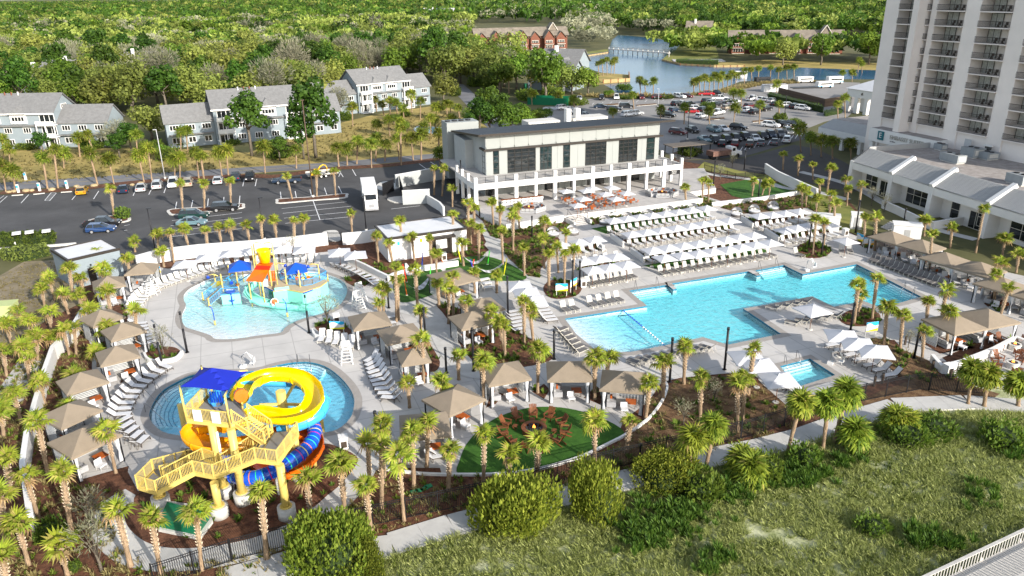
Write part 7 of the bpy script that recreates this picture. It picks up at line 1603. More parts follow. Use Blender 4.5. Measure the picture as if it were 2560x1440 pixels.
for px_,h,lab in(([(1925,244),(2050,277),(2058,283),(1918,250)],2.0,'dark clipped hedge in front of the service yard fence'),([(2060,286),(2100,278),(2105,284),(2062,292)],1.2,'low hedge at the yard corner')):hedge('hedge',W2(px_),h,lab,m=M['pine'],n=20)
for x,y,l,lab in((1935,228,9,'white container inside the service yard'),(2010,238,10,'flat solar canopy in the service yard')):t=thing('yard_unit',lab,'container',G(x,y),.1);one('box',t,-l/2,l/2,-1.2,1.2,0 if l<10 else 2.6,2.5 if l<10 else 2.8,M['roofwhite']if l<10 else M['black']);one('frame',t,-l/2,l/2,-1.25,-1.2,2.4,2.6,M['black'])
t=thing('footbridge','long low wooden footbridge on piles across the lake','bridge');A,B=G(1522,132,0),G(1672,143,0);mb=MB();u=Vector((0,0,1));mb.bar(A+u*2.2,B+u*2.2,2.4,.35,M['greywood']);mb.obj('deck',t)
for i in range(13):q=A.lerp(B,i/12);mb=MB();mb.cyl(q-u*1,q+u*3.3,.25,.25,M['greywood'],6);mb.obj('pile',t)
for s in(-1,1):mb=MB();mb.bar(A+u*3.3+Vector((0,s,0)),B+u*3.3+Vector((0,s,0)),.15,.15,M['greywood']);mb.obj('handrail',t)
for px_,h,lab,z in(([(1508,208),(1574,204),(1572,188)],1.4,'vertical board bulkhead round the grass point in the lake',0),([(1655,152),(1700,163),(1785,168),(1860,167)],.8,'timber bulkhead of the far island',0),([(1455,143),(1520,133)],.7,'pale bulkhead along the far lawn',0)):
 t=thing('bulkhead',lab,'retaining wall');P_=[G(*p)for p in px_];mb=MB();wallstrip(mb,P_,.4,0,h,mat('pale timber',(.36,.27,.13),.9,.2,.4));mb.obj('boards',t)
 for p,d in along(P_,int(sum((b-a).length for a,b in zip(P_,P_[1:]))/3)):mb=MB();mb.box((p.x,p.y,h/2),(.35,.6,h+.3),M['wood']);mb.obj('pile',t)
# --- houses
def gable(mb,x0,x1,y0,y1,ze,zr,m,wm,over=.5,axis='x'):
 """gabled roof block with closed gable ends; ridge along axis"""
 if axis=='x':
  ym=(y0+y1)/2;v=[(x0-over,y0-over,ze),(x1+over,y0-over,ze),(x1+over,ym,zr),(x0-over,ym,zr),(x0-over,y1+over,ze),(x1+over,y1+over,ze)]
  g=[(x0,y0,ze-.05),(x0,y1,ze-.05),(x0,ym,zr-.25)],[(x1,y0,ze-.05),(x1,ym,zr-.25),(x1,y1,ze-.05)]
 else:
  xm=(x0+x1)/2;v=[(x0-over,y1+over,ze),(x0-over,y0-over,ze),(xm,y0-over,zr),(xm,y1+over,zr),(x1+over,y1+over,ze),(x1+over,y0-over,ze)]
  g=[(x0,y0,ze-.05),(x1,y0,ze-.05),(xm,y0,zr-.25)],[(x0,y1,ze-.05),(xm,y1,zr-.25),(x1,y1,ze-.05)]
 lo=[(a,b,c-.22)for a,b,c in v];o=v+lo
 if axis=='x':fs=[(0,1,2,3),(3,2,5,4),(9,8,7,6),(10,11,8,9),(0,6,7,1),(5,11,10,4),(1,7,8,2),(2,8,11,5),(0,3,9,6),(3,4,10,9)]
 else:fs=[(0,1,2,3),(3,2,5,4),(9,8,7,6),(10,11,8,9),(0,6,7,1),(5,11,10,4),(1,7,8,2),(2,8,11,5),(0,3,9,6),(3,4,10,9)]
 mb.add(o,fs,m);mb.add(g[0]+g[1],[(0,1,2),(3,4,5)],wm)
def win(t,x,z,y,w=1.5,h=1.3,nx=3,axis='x',face=-1,fm=None):return window(t,x-w/2,x+w/2,z,z+h,y,nx,1,fm or M['white'],M['darkglass'],bar=.12,axis=axis,face=face,dep=.1)
def condo(label,o,r,L,wl,wr,a=None,main=True,D=11.5,ze=8.9,zr=13.2,we=6.2,wz=10.2):
 O=G(*o);a=wdir(o,r)if a is None else a;t=thing('apartment_house',label,'house',O,a,'grey shingled apartment houses')
 one('wall',t,0,L,0,D,0,ze,M['siding']);mb=MB();gable(mb,0,L,0,D,ze,zr,M['shingle'],M['siding'],.5);rf=mb.obj('roof',t)
 for(x0,x1,s)in((-wl,0,'l'),(L,L+wr,'r')):
  if x1-x0<1:continue
  one('wing_wall',t,x0+(.01 if s=='r' else 0),x1-(.01 if s=='l' else 0),1.2,D-1.2,0,we,M['siding']);mb=MB();gable(mb,x0,x1,1.2,D-1.2,we,wz,M['shingle'],M['siding'],.45);mb.obj('wing_roof',t)
  n=max(1,int((x1-x0)/3.6))
  for k in range(n):xx=x0+(x1-x0)*(k+.5)/n;win(t,xx,4.2,1.2,2.2,1.4,3);win(t,xx,1.0,1.2,1.8,1.5,2)
  mb=MB();lb(mb,x0+.5,x1-.5,.1,1.2,3.1,3.3,M['shingle']);mb.obj('porch_roof',t)
 for k,u in enumerate((.02,.84)):
  xa=L*u;xb=xa+L*.15+1.0
  for z in(0,3.0,6.0):
   one('porch_floor',t,xa,xb,-1.7,.0,z-.12 if z else 0,z+.12,M['white'])
   if z:one('porch_rail',t,xa,xb,-1.72,-1.62,z+.12,z+1.0,M['white'])
   window(t,xa+.4,xb-.4,z+.3,z+2.5,-.02,3,1,M['white'],M['darkglass'],bar=.14,dep=.08)
  for xx in(xa+.1,(xa+xb)/2,xb-.1):one('porch_post',t,xx-.1,xx+.1,-1.75,-1.55,0,6.1,M['white'])
 for k,u in enumerate((.36,.64)):
  xc=L*u;one('dormer_wall',t,xc-2.0,xc+2.0,-.4,3,6.3,8.6,M['white']);win(t,xc,6.9,-.4,3.2,1.2,4);mb=MB();mb.add([(xc-2.3,-.8,8.55),(xc+2.3,-.8,8.55),(xc+2.3,4,9.2),(xc-2.3,4,9.2),(xc,1.0,10.6),(xc,4.5,11.2)],[(0,1,4),(1,2,5,4),(3,0,4,5)],M['shingle']);mb.obj('dormer_roof',t)
 mb=MB();lb(mb,L*.2,L*.82,-.9,0,5.7,6.0,M['shingle']);mb.obj('eyebrow_roof',t);mb=MB();lb(mb,-.6,L+.6,-.62,-.5,ze-.35,ze+.02,M['white']);mb.obj('eave_board',t)
 for k in range(3):xc=L*(.3+.2*k);win(t,xc,3.9,0,2.0,1.4,3);win(t,xc,.9,0,2.0,1.5,3)
 win(t,D*.5,9.2,L+.02,2.6,1.3,4,'y',1)
 for k in range(4):q=MB();q.cyl((L*(.35+.07*k),D*.45,zr-.9),(L*(.35+.07*k),D*.45,zr+.35),.16,.16,M['redwood']if k in(1,2)else M['white'],6);q.obj('vent_pipe',rf)
 return t
condo('grey apartment house with white porches at the left edge, gable to the right',(-85,374),(99,371),24,0,12.5)
condo('grey apartment house with two dormers behind the big pine, centre left',(545,362),(708,347),21,11.5,11.5)
condo('grey apartment house beside the blue pond, nearest the clubhouse',(899,284),(1030,268),19,13,9)
def lodge(label,o,r,n,h,wm,rm,D=14,seed=1):
 O=G(*o);a=wdir(o,r);L=(G(*r)-O).length;t=thing('lodge',label,'lodge',O,a);rnd=random.Random(seed);one('wall',t,0,L,0,D,0,h,wm);mb=MB();gable(mb,0,L,0,D,h,h+5.0,rm,wm,1.0);mb.obj('roof',t)
 for k in range(n):
  x0=L*(k+.12)/n;x1=L*(k+.82)/n;y0=-1.5-2.5*(k%2);one('bay_wall',t,x0,x1,y0,-.01,0,h-1.4,wm);mb=MB();gable(mb,x0,x1,y0,6.5,h-1.4,h+2.6+(k%2),rm,wm,.8,'y');mb.obj('bay_roof',t)
  for z in(.8,3.8):window(t,x0+.8,x1-.8,z,z+1.9,y0-.02,4,1,M['framew'],M['darkglass'],bar=.2,dep=.12);one('balcony',t,x0+.3,x1-.3,y0-1.3,y0-.2,z-.7,z-.4,M['framew']);one('balcony_rail',t,x0+.3,x1-.3,y0-1.35,y0-1.25,z-.4,z+.3,wm)
 mb=MB();xg=L*.8;mb.add([(xg,3,h+3),(xg+6,3,h+3),(xg+3,3,h+7.5),(xg,11,h+3),(xg+6,11,h+3),(xg+3,11,h+7.5)],[(0,1,2),(0,2,5,3),(1,4,5,2),(3,5,4)],rm);mb.obj('tower_roof',t);mb=MB();mb.bar((xg-.3,2.6,h+2.9),(xg+3,2.6,h+7.7),.5,.3,M['framew']);mb.bar((xg+3,2.6,h+7.7),(xg+6.3,2.6,h+2.9),.5,.3,M['framew']);mb.obj('barge_board',t)
 return t
lodge('long rust red lodge with many grey gables on the far side of the lake lawn',(1190,128),(1418,121),7,8.5,M['redwood'],M['shinglebrown'])
lodge('long brown roofed lodge behind the trees on the right shore',(1822,134),(2105,134),6,7.5,M['redwood'],M['shinglebrown'],seed=3)
def cottage(label,x,y,L,D,h,a,rm=None,wm=None,wing=True,cat='house'):
 t=thing('house',label,cat,G(x,y),a);wm=wm or M['siding'];rm=rm or M['shingle'];one('wall',t,-L/2,L/2,0,D,0,h,wm);mb=MB();gable(mb,-L/2,L/2,0,D,h,h+D*.42,rm,wm,.7);mb.obj('roof',t)
 if wing:one('bay_wall',t,L*.05,L*.38,-3,-.01,0,h-.3,M['white']);mb=MB();gable(mb,L*.05,L*.38,-3,D*.4,h-.3,h+2.4,rm,M['white'],.6,'y');mb.obj('bay_roof',t);window(t,L*.1,L*.33,h-2.2,h-.9,-3.02,3,1,M['white'],M['darkglass'],bar=.15,dep=.1)
 one('chimney',t,-L*.2,-L*.2+1.3,D*.3,D*.3+1.3,h,h+D*.42+1.4,M['white']);return t
cottage('grey roofed house deep in the trees at the far left',200,232,26,11,8.0,.12);cottage('grey roofed house with white gable behind the first apartment house',370,212,20,12,8.5,.5);cottage('slim grey house left of the white gabled one',105,236,14,10,6.5,.15);cottage('small grey roof just visible in the centre trees',752,148,16,10,6.5,.1)
cottage('grey roofed house with white chimneys nearest the lake road',1372,226,18,13,5.5,-.5);cottage('second grey house with white gable facing the lake',1395,196,18,13,6.5,-.5);cottage('long white roofed building far away in the forest',1095,52,40,18,8,-.1,M['roofwhite'],M['white']);cottage('pale green house with white chimneys on the far island',1745,100,18,12,8,-.3,M['shinglebrown'],M['mint']if 0 else M['siding']);cottage('pale yellow house hidden in the far trees',728,72,22,12,8,0,M['shinglebrown'],M['framew'])
t=thing('island_pool','small fenced swimming pool with a hedge on the far island','pool',G(1745,152),-.1);one('deck',t,-13,13,-7,6,0,.35,M['concrete']);one('water',t,-7,7,-3.5,2.5,.35,.40,M['ltblue']);hedge('hedge',W2([(1690,156),(1795,158),(1795,162),(1690,160)]),1.8,'clipped hedge in front of the island pool',m=M['mid'],n=6)
t=thing('blue_pond','pale blue kidney shaped ornamental pond on the lawn beside the apartment house','pond');P_=W2(smooth([(1035,320),(1060,314),(1100,320),(1140,316),(1152,326),(1148,338),(1100,336),(1060,332),(1040,330)],n=3));mb=MB();mb.prism(P_,0,.12,mat('pond rim',(.55,.62,.66),.5));mb.obj('rim',t);mb=MB();mb.prism(offset(P_,-.7),.05,.14,mat('pond blue',(.22,.45,.62),.15));mb.obj('water_surface',t)
t=thing('dumpster_screen','green mesh dumpster screen beside the far lot','screen',G(1375,260),-.35);
for k in range(4):mb=MB();a=[(-7,-3),(7,-3),(7,3),(-7,3)];p,q=a[k],a[(k+1)%4];mb.bar((*p,1.2),(*q,1.2),.1,2.4,M['green']);mb.obj('panel',t)
# --- hedges near the lot
hedge('hedge',W2([(0,618),(133,612),(140,598),(132,594),(0,600)]),1.3,'clipped dark green hedge in front of the golf carts',m=M['shrub']);hedge('hedge',W2([(5,650),(60,655),(125,640),(118,628),(60,632),(10,640)]),1.3,'loose pale green hedge below the clipped one',m=M['oak']);hedge('hedge',W2(smooth([(287,545),(300,550),(320,548),(325,538),(312,534),(292,537)],n=2)),1.0,'round clipped bush beside the lone lot palm',z=.17)
_w=thing('kerb_wall','pale low kerb wall under the clipped hedge','wall');mb=MB();wallstrip(mb,[G(0,626),G(143,616),G(190,612)],.4,0,.35,M['curb']);mb.obj('kerb',_w)
bm_=bmesh.new();bmesh.ops.create_icosphere(bm_,subdivisions=2,radius=.5)
_rn=random.Random(4)
for v in bm_.verts:v.co*=_rn.uniform(.85,1.1);v.co.z*=.6
bme=bpy.data.meshes.new('boulder');bm_.to_mesh(bme);bm_.free();bme.materials.append(mat('tan stone',(.36,.28,.16),.9,.2,3))
for i,(x,y)in enumerate(((22,480),(35,478),(65,477),(80,476),(192,466),(235,464),(330,462),(352,458),(130,474),(420,452))):o=link('boulder',bme,None,G(x,y,.2),i*1.3,None,'tan boulder on the mulch verge beside the road, %s'%('%s from the left'%ORD[sorted([22,35,65,80,192,235,330,352,130,420]).index(x)]),'boulder','boulders along the road verge');o.scale=(1+.2*(i%3),)*3
for i,(x,y)in enumerate(((47,482),(100,478),(169,472),(65,450))):t=thing('ev_charger','slim white and blue charging post by the road bays, %s from the left'%ORD[(0,2,3,1)[i]],'charging post',G(x,y),0,'white charging posts');one('post',t,-.2,.2,-.15,.15,0,1.7,M['white']);one('stripe',t,-.21,.21,-.16,-.14,1.0,1.5,M['ltblue'])
# ---------------------------------------------------------------- palms: base x, base y, crown x, crown y
PN={
 'on the parking side of the white wall':'395,632,395,588 435,656,425,585 475,630,460,575 520,633,515,580 555,620,547,572 585,622,575,568 625,612,617,566 657,620,652,553 692,605,686,553 736,621,735,556 760,595,760,548 880,581,877,535',
 'round the upper left cabana':'410,667,405,630 338,630,335,608 332,717,318,650 249,691,244,639 262,735,259,678 270,860,270,824 281,804,268,736 341,864,339,781',
 'by the restroom building front':'1009,635,1000,555 1036,650,1030,595 1079,672,1075,602 946,655,942,597 982,660,972,610 1092,692,1090,640 1134,615,1132,540 1149,605,1145,565 1197,650,1197,575 1178,610,1176,560 1159,665,1155,612',
 'between the loading yard and the clubhouse':'1085,487,1086,425 1105,490,1110,425 1131,517,1131,475 1172,610,1170,512 1186,585,1185,525 1199,620,1196,575',
 'in the beds below the clubhouse plaza':'1234,565,1230,510 1250,580,1250,528 1282,615,1282,530 1299,577,1295,520 1257,661,1254,582 1283,627,1283,545 1362,600,1360,557 1361,670,1357,600 1372,727,1372,640 1396,682,1392,620 1311,689,1310,624',
 'in the sign bed at the beach entry':'1411,710,1412,640 1431,705,1435,632 1413,650,1415,585',
 'round the hammock lawns and middle cabanas':'1044,768,1038,676 1242,732,1241,690 1187,732,1186,684 1098,766,1094,716 1121,809,1122,725 1134,792,1132,695 1169,845,1164,759 1226,852,1227,781 1262,880,1248,813 1310,860,1310,759 1333,850,1325,780 1263,892,1260,822',
 'between the play pool and the curved path':'997,800,993,706 991,804,989,672 954,811,948,764 1053,830,1051,785 960,790,957,725',
 'among the cabanas left of the oval lawn':'1209,1010,1208,908 1060,956,1056,856 1147,949,1145,897 1024,1019,1020,965 1108,1031,1104,960 1067,1167,1070,1065 1035,1217,1030,1085 960,1190,957,1067 1033,1175,1018,1110',
 'between the three lawn cabanas':'1344,982,1346,879 1487,998,1486,899 1514,947,1522,902',
 'on the mulch below the oval lawn':'1010,1302,997,1145 954,1270,955,1120 925,1230,920,1115 1121,1225,1124,1130 1209,1220,1210,1092 1274,1220,1272,1142 1340,1210,1347,1112 1487,1157,1486,1055 1565,1132,1576,1058',
 'in the wide mulch bed right of the oval lawn':'1709,960,1714,872 1657,997,1660,911 1614,1046,1624,960 1750,1051,1753,947 1844,1080,1844,967 1857,1051,1862,947 1870,985,1884,879',
 'around the slide tower path':'402,1438,380,1305 505,1425,490,1287 667,1397,652,1235 780,1315,767,1205 864,1302,852,1165 927,1325,915,1220',
 'in the lower left corner grove':'179,1332,157,1187 327,1415,295,1287 290,1182,267,1082 97,1297,65,1195 72,1412,45,1312 170,1440,150,1370 122,1197,95,1060 27,1252,20,1155 15,1372,0,1240 20,1500,12,1395',
 'in the left edge grove':'187,1066,174,1019 112,1008,101,961 245,916,242,884 191,987,186,948 75,953,75,894 17,940,8,880 172,785,156,740 137,751,122,699 112,770,105,725 182,749,174,676 208,731,202,699 127,826,129,785 191,888,186,822 174,890,160,830 141,882,131,845 28,864,19,817 85,880,75,808 75,955,60,873 55,810,47,780 205,775,199,740 10,1090,2,1030 55,1060,35,990 95,900,92,850 225,830,222,780',
 'in the right palm bed by the pool':'2135,807,2145,717 2180,795,2192,702 2142,792,2155,740 2210,860,2217,775 2250,872,2257,792 2315,812,2320,760 2347,840,2365,730 2367,860,2372,785 2305,902,2310,832',
 'along the hotel side beds':'2322,680,2330,590 2310,590,2312,555 2375,620,2380,572 2439,632,2460,525 2505,642,2512,600 2540,682,2547,640 2490,745,2502,662 2497,802,2520,725 2485,757,2490,690 2187,627,2190,545 2160,610,2162,545',
 'in the far round palm bed and side path':'2032,635,2040,552 2060,617,2060,560 2085,575,2087,510 2072,550,2077,490 2040,535,2042,497 2005,535,2005,475 2014,515,2017,480 2050,500,2047,457',
 'in the garden right of the plaza':'1716,515,1712,470 1756,510,1757,457 1771,507,1772,460 1922,490,1925,462 2067,485,2076,425 2117,515,2120,475 2112,490,2115,452 2146,525,2154,465 2032,450,2032,415 1995,440,1997,400 1957,425,1959,387 1880,490,1885,455 1905,488,1912,460',
 'on the lot islands and beside the lone bush':'285,544,277,472 457,527,452,464 511,522,510,462 577,510,575,458 731,499,717,443 792,492,791,437 839,490,835,432',
}
PF={
 'along the road verge and lawn on the left':'15,480,5,415 39,480,32,430 119,472,107,397 145,470,135,375 244,462,225,385 285,460,272,400 360,455,347,392 380,452,370,372 437,446,440,400 450,447,452,395 497,445,490,385 512,462,502,392 555,440,547,385 571,438,565,378 345,400,340,340 240,395,200,340 160,420,165,385 10,400,8,350 25,410,22,375 200,392,195,345 470,380,465,330 452,385,455,330',
 'along the road between the digger and the clubhouse':'663,433,658,370 741,421,740,375 847,417,842,370 868,413,867,373 892,410,894,356 929,420,927,363 939,403,941,349 962,403,964,363 998,400,994,346 1003,413,1001,322 1033,400,1028,346 1053,400,1053,339 1097,380,1097,333 1139,390,1136,343 1100,425,1100,385',
 'on the lawn round the blue pond':'882,316,880,269 976,296,974,252 942,279,938,250 1030,282,1028,238 1051,299,1051,255 1090,299,1092,269 1077,336,1075,296 1127,336,1129,299 1127,282,1125,262 944,336,941,312 960,290,955,262 995,298,990,258 1010,305,1008,272 1065,350,1060,320 975,340,970,300 1005,345,1000,305 1120,300,1115,262 1090,325,1085,300 1150,300,1145,270',
 'in the far parking lot':'1834,262,1833,232 1853,265,1853,235 1834,309,1838,272 1898,309,1900,262 1947,299,1948,262 1774,312,1772,279 1710,310,1712,270 1585,279,1582,238 1436,275,1434,249 1396,262,1395,240 1942,232,1942,212 1651,300,1652,275 1535,310,1530,280',
 'on the lake shore':'1734,232,1735,207 1750,232,1748,200 1760,230,1762,196 1772,228,1775,200 1785,226,1785,192 1795,224,1798,198 1808,222,1805,188 1818,220,1820,195 1828,218,1830,186 1838,216,1842,190 1861,212,1860,180 1880,208,1878,175 1895,206,1897,172 1925,203,1927,170 1945,203,1947,175 1968,202,1965,170 1985,202,1985,168 1602,235,1599,202 1614,237,1612,208 1633,237,1634,205 1508,190,1505,155 1518,188,1517,150 1527,187,1530,158 1535,186,1537,152 1498,190,1495,160',
 'at the hotel entrance and by the lake houses':'2106,205,2106,182 2130,205,2131,183 2145,180,2148,152 2155,183,2155,160 2002,380,1997,325 2027,388,2027,346 2053,392,2053,353 2081,398,2081,355 2127,402,2127,360 2113,295,2110,245 2095,300,2092,262 1272,235,1272,198 1327,225,1327,191 1330,262,1329,235 1410,178,1408,160 1425,182,1424,166',
}
PB='1968,1132,2001,1010 2057,1124,2071,1010 2084,1108,2117,985 1724,1190,1732,1100 1763,1178,1785,1070 2138,1130,2138,1085 2235,1080,2240,1055 2255,1085,2270,1065 2460,1016,2470,940 2420,1010,2430,930 2545,1015,2540,960 1856,1190,1856,1160 1880,1210,1880,1190'
def placepalms(D,near,big=False):
 for reg,s in D.items():
  L=sorted(tuple(float(v)for v in q.split(','))for q in s.split())
  for i,(bx,by,cx,cy)in enumerate(L):
   onp='restroom' in reg or 1
   palm(bx,by,cx,cy,'%s %s, %s from left'%('sabal palm' if near else 'far sabal palm' if not big else 'full-crowned dune palm',reg,ORD[i]),'palms '+reg,near,big)
placepalms(PN,True);placepalms(PF,False);placepalms({'beside the dune footpath':PB},False,True)
# ---------------------------------------------------------------- trees by the houses and between
TL=[('pine',630,390,1.05,1.0,'dark pine in front of the centre left apartment house'),('pine',790,395,1.15,1.1,'tall pine right of the centre left apartment house'),('pine',760,398,.8,.9,'shorter pine beside the tall one by the road'),('pine',330,385,.75,.7,'pine behind the road palms, left'),('pine',300,395,.6,.7,'small pine behind the road palms, left'),('oak',380,350,1.0,.9,'wide grey-green oak between two apartment houses'),('bare',290,370,.8,.8,'bare tree at the corner of the left apartment house'),('bare',850,290,.9,.9,'bare pinkish tree beside the pond apartment house'),
 ('oak',1110,255,1.0,1.0,'pale oak beside the pond apartment house'),('mid',1225,335,.9,.9,'first leafy tree behind the clubhouse roof'),('mid',1275,340,1.0,.85,'second leafy tree behind the clubhouse roof'),('mid',1310,325,.8,.8,'third leafy tree behind the clubhouse roof'),('mid',1345,318,.7,.7,'small tree by the far lot entrance'),('mid',1215,300,.9,1.1,'narrow bright tree by the curving road'),('pine',1250,330,.8,.9,'pine behind the clubhouse plant'),('mid',1470,238,1.1,.9,'bright green tree before the lake point'),('mid',1440,225,.8,.8,'small tree beside the lake cottages'),('pine',1200,345,.8,.9,'pine at the left end of the clubhouse roof'),('mid',1180,330,.8,.8,'tree beside the clubhouse left end'),('mid',1365,300,.6,.6,'round tree left of the far lot'),('mid',1520,243,.5,.5,'bushy tree at the lake point')]
TL+=[('pine',110,388,.5,.8,'low dark pine before the left apartment house'),('mid',215,385,.55,.7,'leafy small tree right of the left apartment house'),('mid',410,398,.5,.7,'leafy small tree behind the pale lamp post'),('oak',470,352,.9,.9,'grey-green oak left of the centre apartment house'),('pine',700,402,.55,.7,'low pine between the two tall ones'),('mid',985,312,.45,.7,'bushy small tree among the pond palms'),('mid',1010,330,.5,.7,'second bushy tree among the pond palms'),('pine',1150,345,.5,.7,'low pine beside the blue pond')]
for k,x,y,s,sz,lab in TL:tree(k,G(x,y),s,lab,'trees round the houses',sz=sz)
for i,(x,y,s,w)in enumerate(((1785,1008,.22,'in the wide mulch bed, upper'),(1708,1062,.24,'in the wide mulch bed, lower'),(820,812,.38,'in the sign planter below the play pool'),(410,890,.34,'in the round left planter'),(255,1430,.45,'at the lower left by the fence'),(240,1330,.36,'in the lower left mulch'),(2255,505,.35,'before the hotel wing, left'),(2178,515,.32,'before the hotel wing doors'),(2210,530,.3,'beside the ramp wall'),(1830,420,.3,'by the garden fence'),(1800,450,.3,'right of the clubhouse end'),(735,640,.3,'at the play pool wall'),(2270,870,.2,'in the lower right bed'))):tree('twig',G(x,y),s*.9,'small bare young tree '+w,'bare young trees',sz=1.1)
JM={}
def dense_bush(seed,n,leafm,ls):
 rnd=random.Random(seed);mb=MB();core=MB()
 bm=bmesh.new();bmesh.ops.create_icosphere(bm,subdivisions=2,radius=1);pts=[(v.co.x*.8,v.co.y*.8,max(.02,.55+v.co.z*.5))for v in bm.verts];fs=[tuple(v.index for v in f.verts)for f in bm.faces];bm.free()
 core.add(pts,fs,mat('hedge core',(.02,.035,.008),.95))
 lob=[(Vector((rnd.uniform(-.6,.6),rnd.uniform(-.6,.6),rnd.uniform(.22,.74))),rnd.uniform(.32,.5))for _ in range(22)]
 for i in range(n):
  c,q=lob[i%22];d=Vector((rnd.gauss(0,1),rnd.gauss(0,1),rnd.gauss(0,1)*.8)).normalized();p=c+d*q*rnd.uniform(.78,1.22);e=(d*.8+Vector((0,0,1.3))+Vector((rnd.gauss(0,.3),rnd.gauss(0,.3),0))).normalized();x=e.cross(Vector((rnd.gauss(0,1),rnd.gauss(0,1),rnd.gauss(0,1)))).normalized()
  s=ls*rnd.uniform(.6,1.3);mb.add([p-x*s*.45,p+e*s*1.1,p+x*s*.45,p-e*s*.4],[(0,1,2),(0,2,3)],leafm)
 return core.mesh('bush_core'),mb.mesh('bush_foliage')
JB=[dense_bush(i,12000,M['juniper'],.062)for i in range(2)];JS=[dense_bush(5+i,1200,M['shrub'],.14)for i in range(2)]
def bush(x,y,wpx,hpx,label,B=None,group=None,nm='juniper_bush',z=0):
 p=G(x,y,z);depth=(p-Vector((0,0,CAM_H))).dot(_f);r=wpx/2/FPX*depth;h=hpx/FPX*depth/.9
 t=thing(nm,label,'shrub',p,x*.7,group);me=(B or JB)[int(x)%2]
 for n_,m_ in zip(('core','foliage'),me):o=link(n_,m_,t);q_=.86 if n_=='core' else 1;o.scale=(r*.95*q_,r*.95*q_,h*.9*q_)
bush(835,1428,225,135,'large bright juniper bush at the bottom edge, left of the path',nm='juniper_bush');bush(1287,1322,215,135,'large round juniper bush straddling the dune footpath');bush(1492,1292,145,130,'tall rounded juniper bush right of the largest one');bush(1660,1215,170,70,'loose olive bush under the dune palms');bush(1745,1240,130,60,'olive scrub right of the dune palms',JS);bush(1905,1195,110,55,'bright scrub beside the slender dune palms',JS);bush(2010,1160,90,45,'low scrub at the feet of the leaning palms',JS);bush(2330,1085,110,40,'grey-green scrub on the upper dune',JS);bush(2500,1110,120,50,'dark scrub at the right edge of the dune',JS);bush(2180,1330,90,35,'low dark scrub patch above the boardwalk',JS);bush(905,1440,120,80,'smaller juniper growing against the bottom edge one')
bush(130,1345,70,50,'loose grey-green shrub under the lower left palms',JS);bush(190,1425,35,25,'small bright shrub in the lower left mulch',JS);bush(2135,1120,75,55,'dense palmetto-like bush beside the dune path',JS);bush(2260,1105,120,50,'broad dark shrub under the dune palms, right',JS);bush(1770,270,40,14,'clipped shrub at the far lot island',JS)
for i,(x,y,w,h)in enumerate(((1830,262,30,12),(1950,300,34,16),(1985,312,36,14),(1720,388,60,20),(1255,285,30,12),(1560,225,40,14),(1320,250,60,24),(1380,245,60,25),(1225,220,50,22),(1190,215,50,20),(1140,240,30,22),(860,300,40,20),(1100,275,30,10),(1015,292,30,12),(380,380,70,26),(420,400,60,30),(230,372,60,18),(70,372,60,15),(585,362,40,12),(455,365,60,14),(700,395,60,20),(1440,262,60,14),(1660,246,60,8),(1570,247,60,8))):bush(x,y,w,h,'rounded green shrub in the far grounds, %s counting from the left'%ORD[sorted([1830,1950,1985,1720,1255,1560,1320,1380,1225,1190,1140,860,1100,1015,380,420,230,70,585,455,700,1440,1660,1570]).index(x)],JS,'shrubs in the far grounds','shrub')
# ---------------------------------------------------------------- forest
ZONES=[
 ([(-500,8),(1130,8),(1130,60),(1160,120),(1150,215),(1120,245),(1095,215),(870,215),(840,285),(740,300),(540,310),(430,335),(330,340),(230,320),(-500,320)],('oak','oak','bare','pine','mid')),
 ([(1130,8),(1560,8),(1540,80),(1510,95),(1440,60),(1180,60),(1140,60)],('pine','pine','mid','bare')),
 ([(1130,60),(1180,70),(1170,130),(1330,160),(1310,190),(1260,250),(1190,210),(1130,200)],('oak','bare','oak','mid')),
 ([(1430,60),(1520,90),(1520,118),(1430,128)],('bare','mid','bare')),
 ([(1560,8),(2260,8),(2260,100),(1800,105),(1740,90),(1560,85)],('pine','pine','oak','mid')),
 ([(1560,30),(1760,20),(1760,92),(1640,92),(1560,84)],('bare','bare','bare','pine')),
 ([(1790,140),(2260,140),(2260,168),(1790,160)],('mid','oak','pine')),([(1660,112),(1800,108),(1810,142),(1690,140)],('mid','oak')),
 ([(1200,215),(1300,240),(1440,258),(1430,235),(1330,215),(1230,190)],('oak','mid')),
]
rnd=random.Random(99);cand=[]
y=9.0
while y<300:
 P0=G(1280,y);D=P0.y;step=(12.0 if y>120 else 18.0)
 lat=(11.0 if y>120 else 15.0)*FPX/max(1,(P0-Vector((0,0,CAM_H))).dot(_f));x=-150+rnd.uniform(0,lat)
 while x<2270:
  for poly,kinds in ZONES:
   if(1175<x<1440 and 122<y<178)or(1790<x<2130 and 132<y<165 and rnd.random()<.6):continue
   if inside((x,y),poly):cand.append((x+rnd.uniform(-.35,.35)*lat,y+rnd.uniform(-1,1),kinds));break
  x+=max(lat,9)
 y2=PX((P0.x,P0.y-step,0))[1];y=max(y+1.6,y2)
cand.sort(key=lambda c:-c[1]);near=cand[:290];farc=cand[290:]
def kindat(x,y,kinds):
 if y<70 and x<1150:kinds=('pine','pine','oak','pine','mid')
 return rnd.choice(kinds)
cnt={}
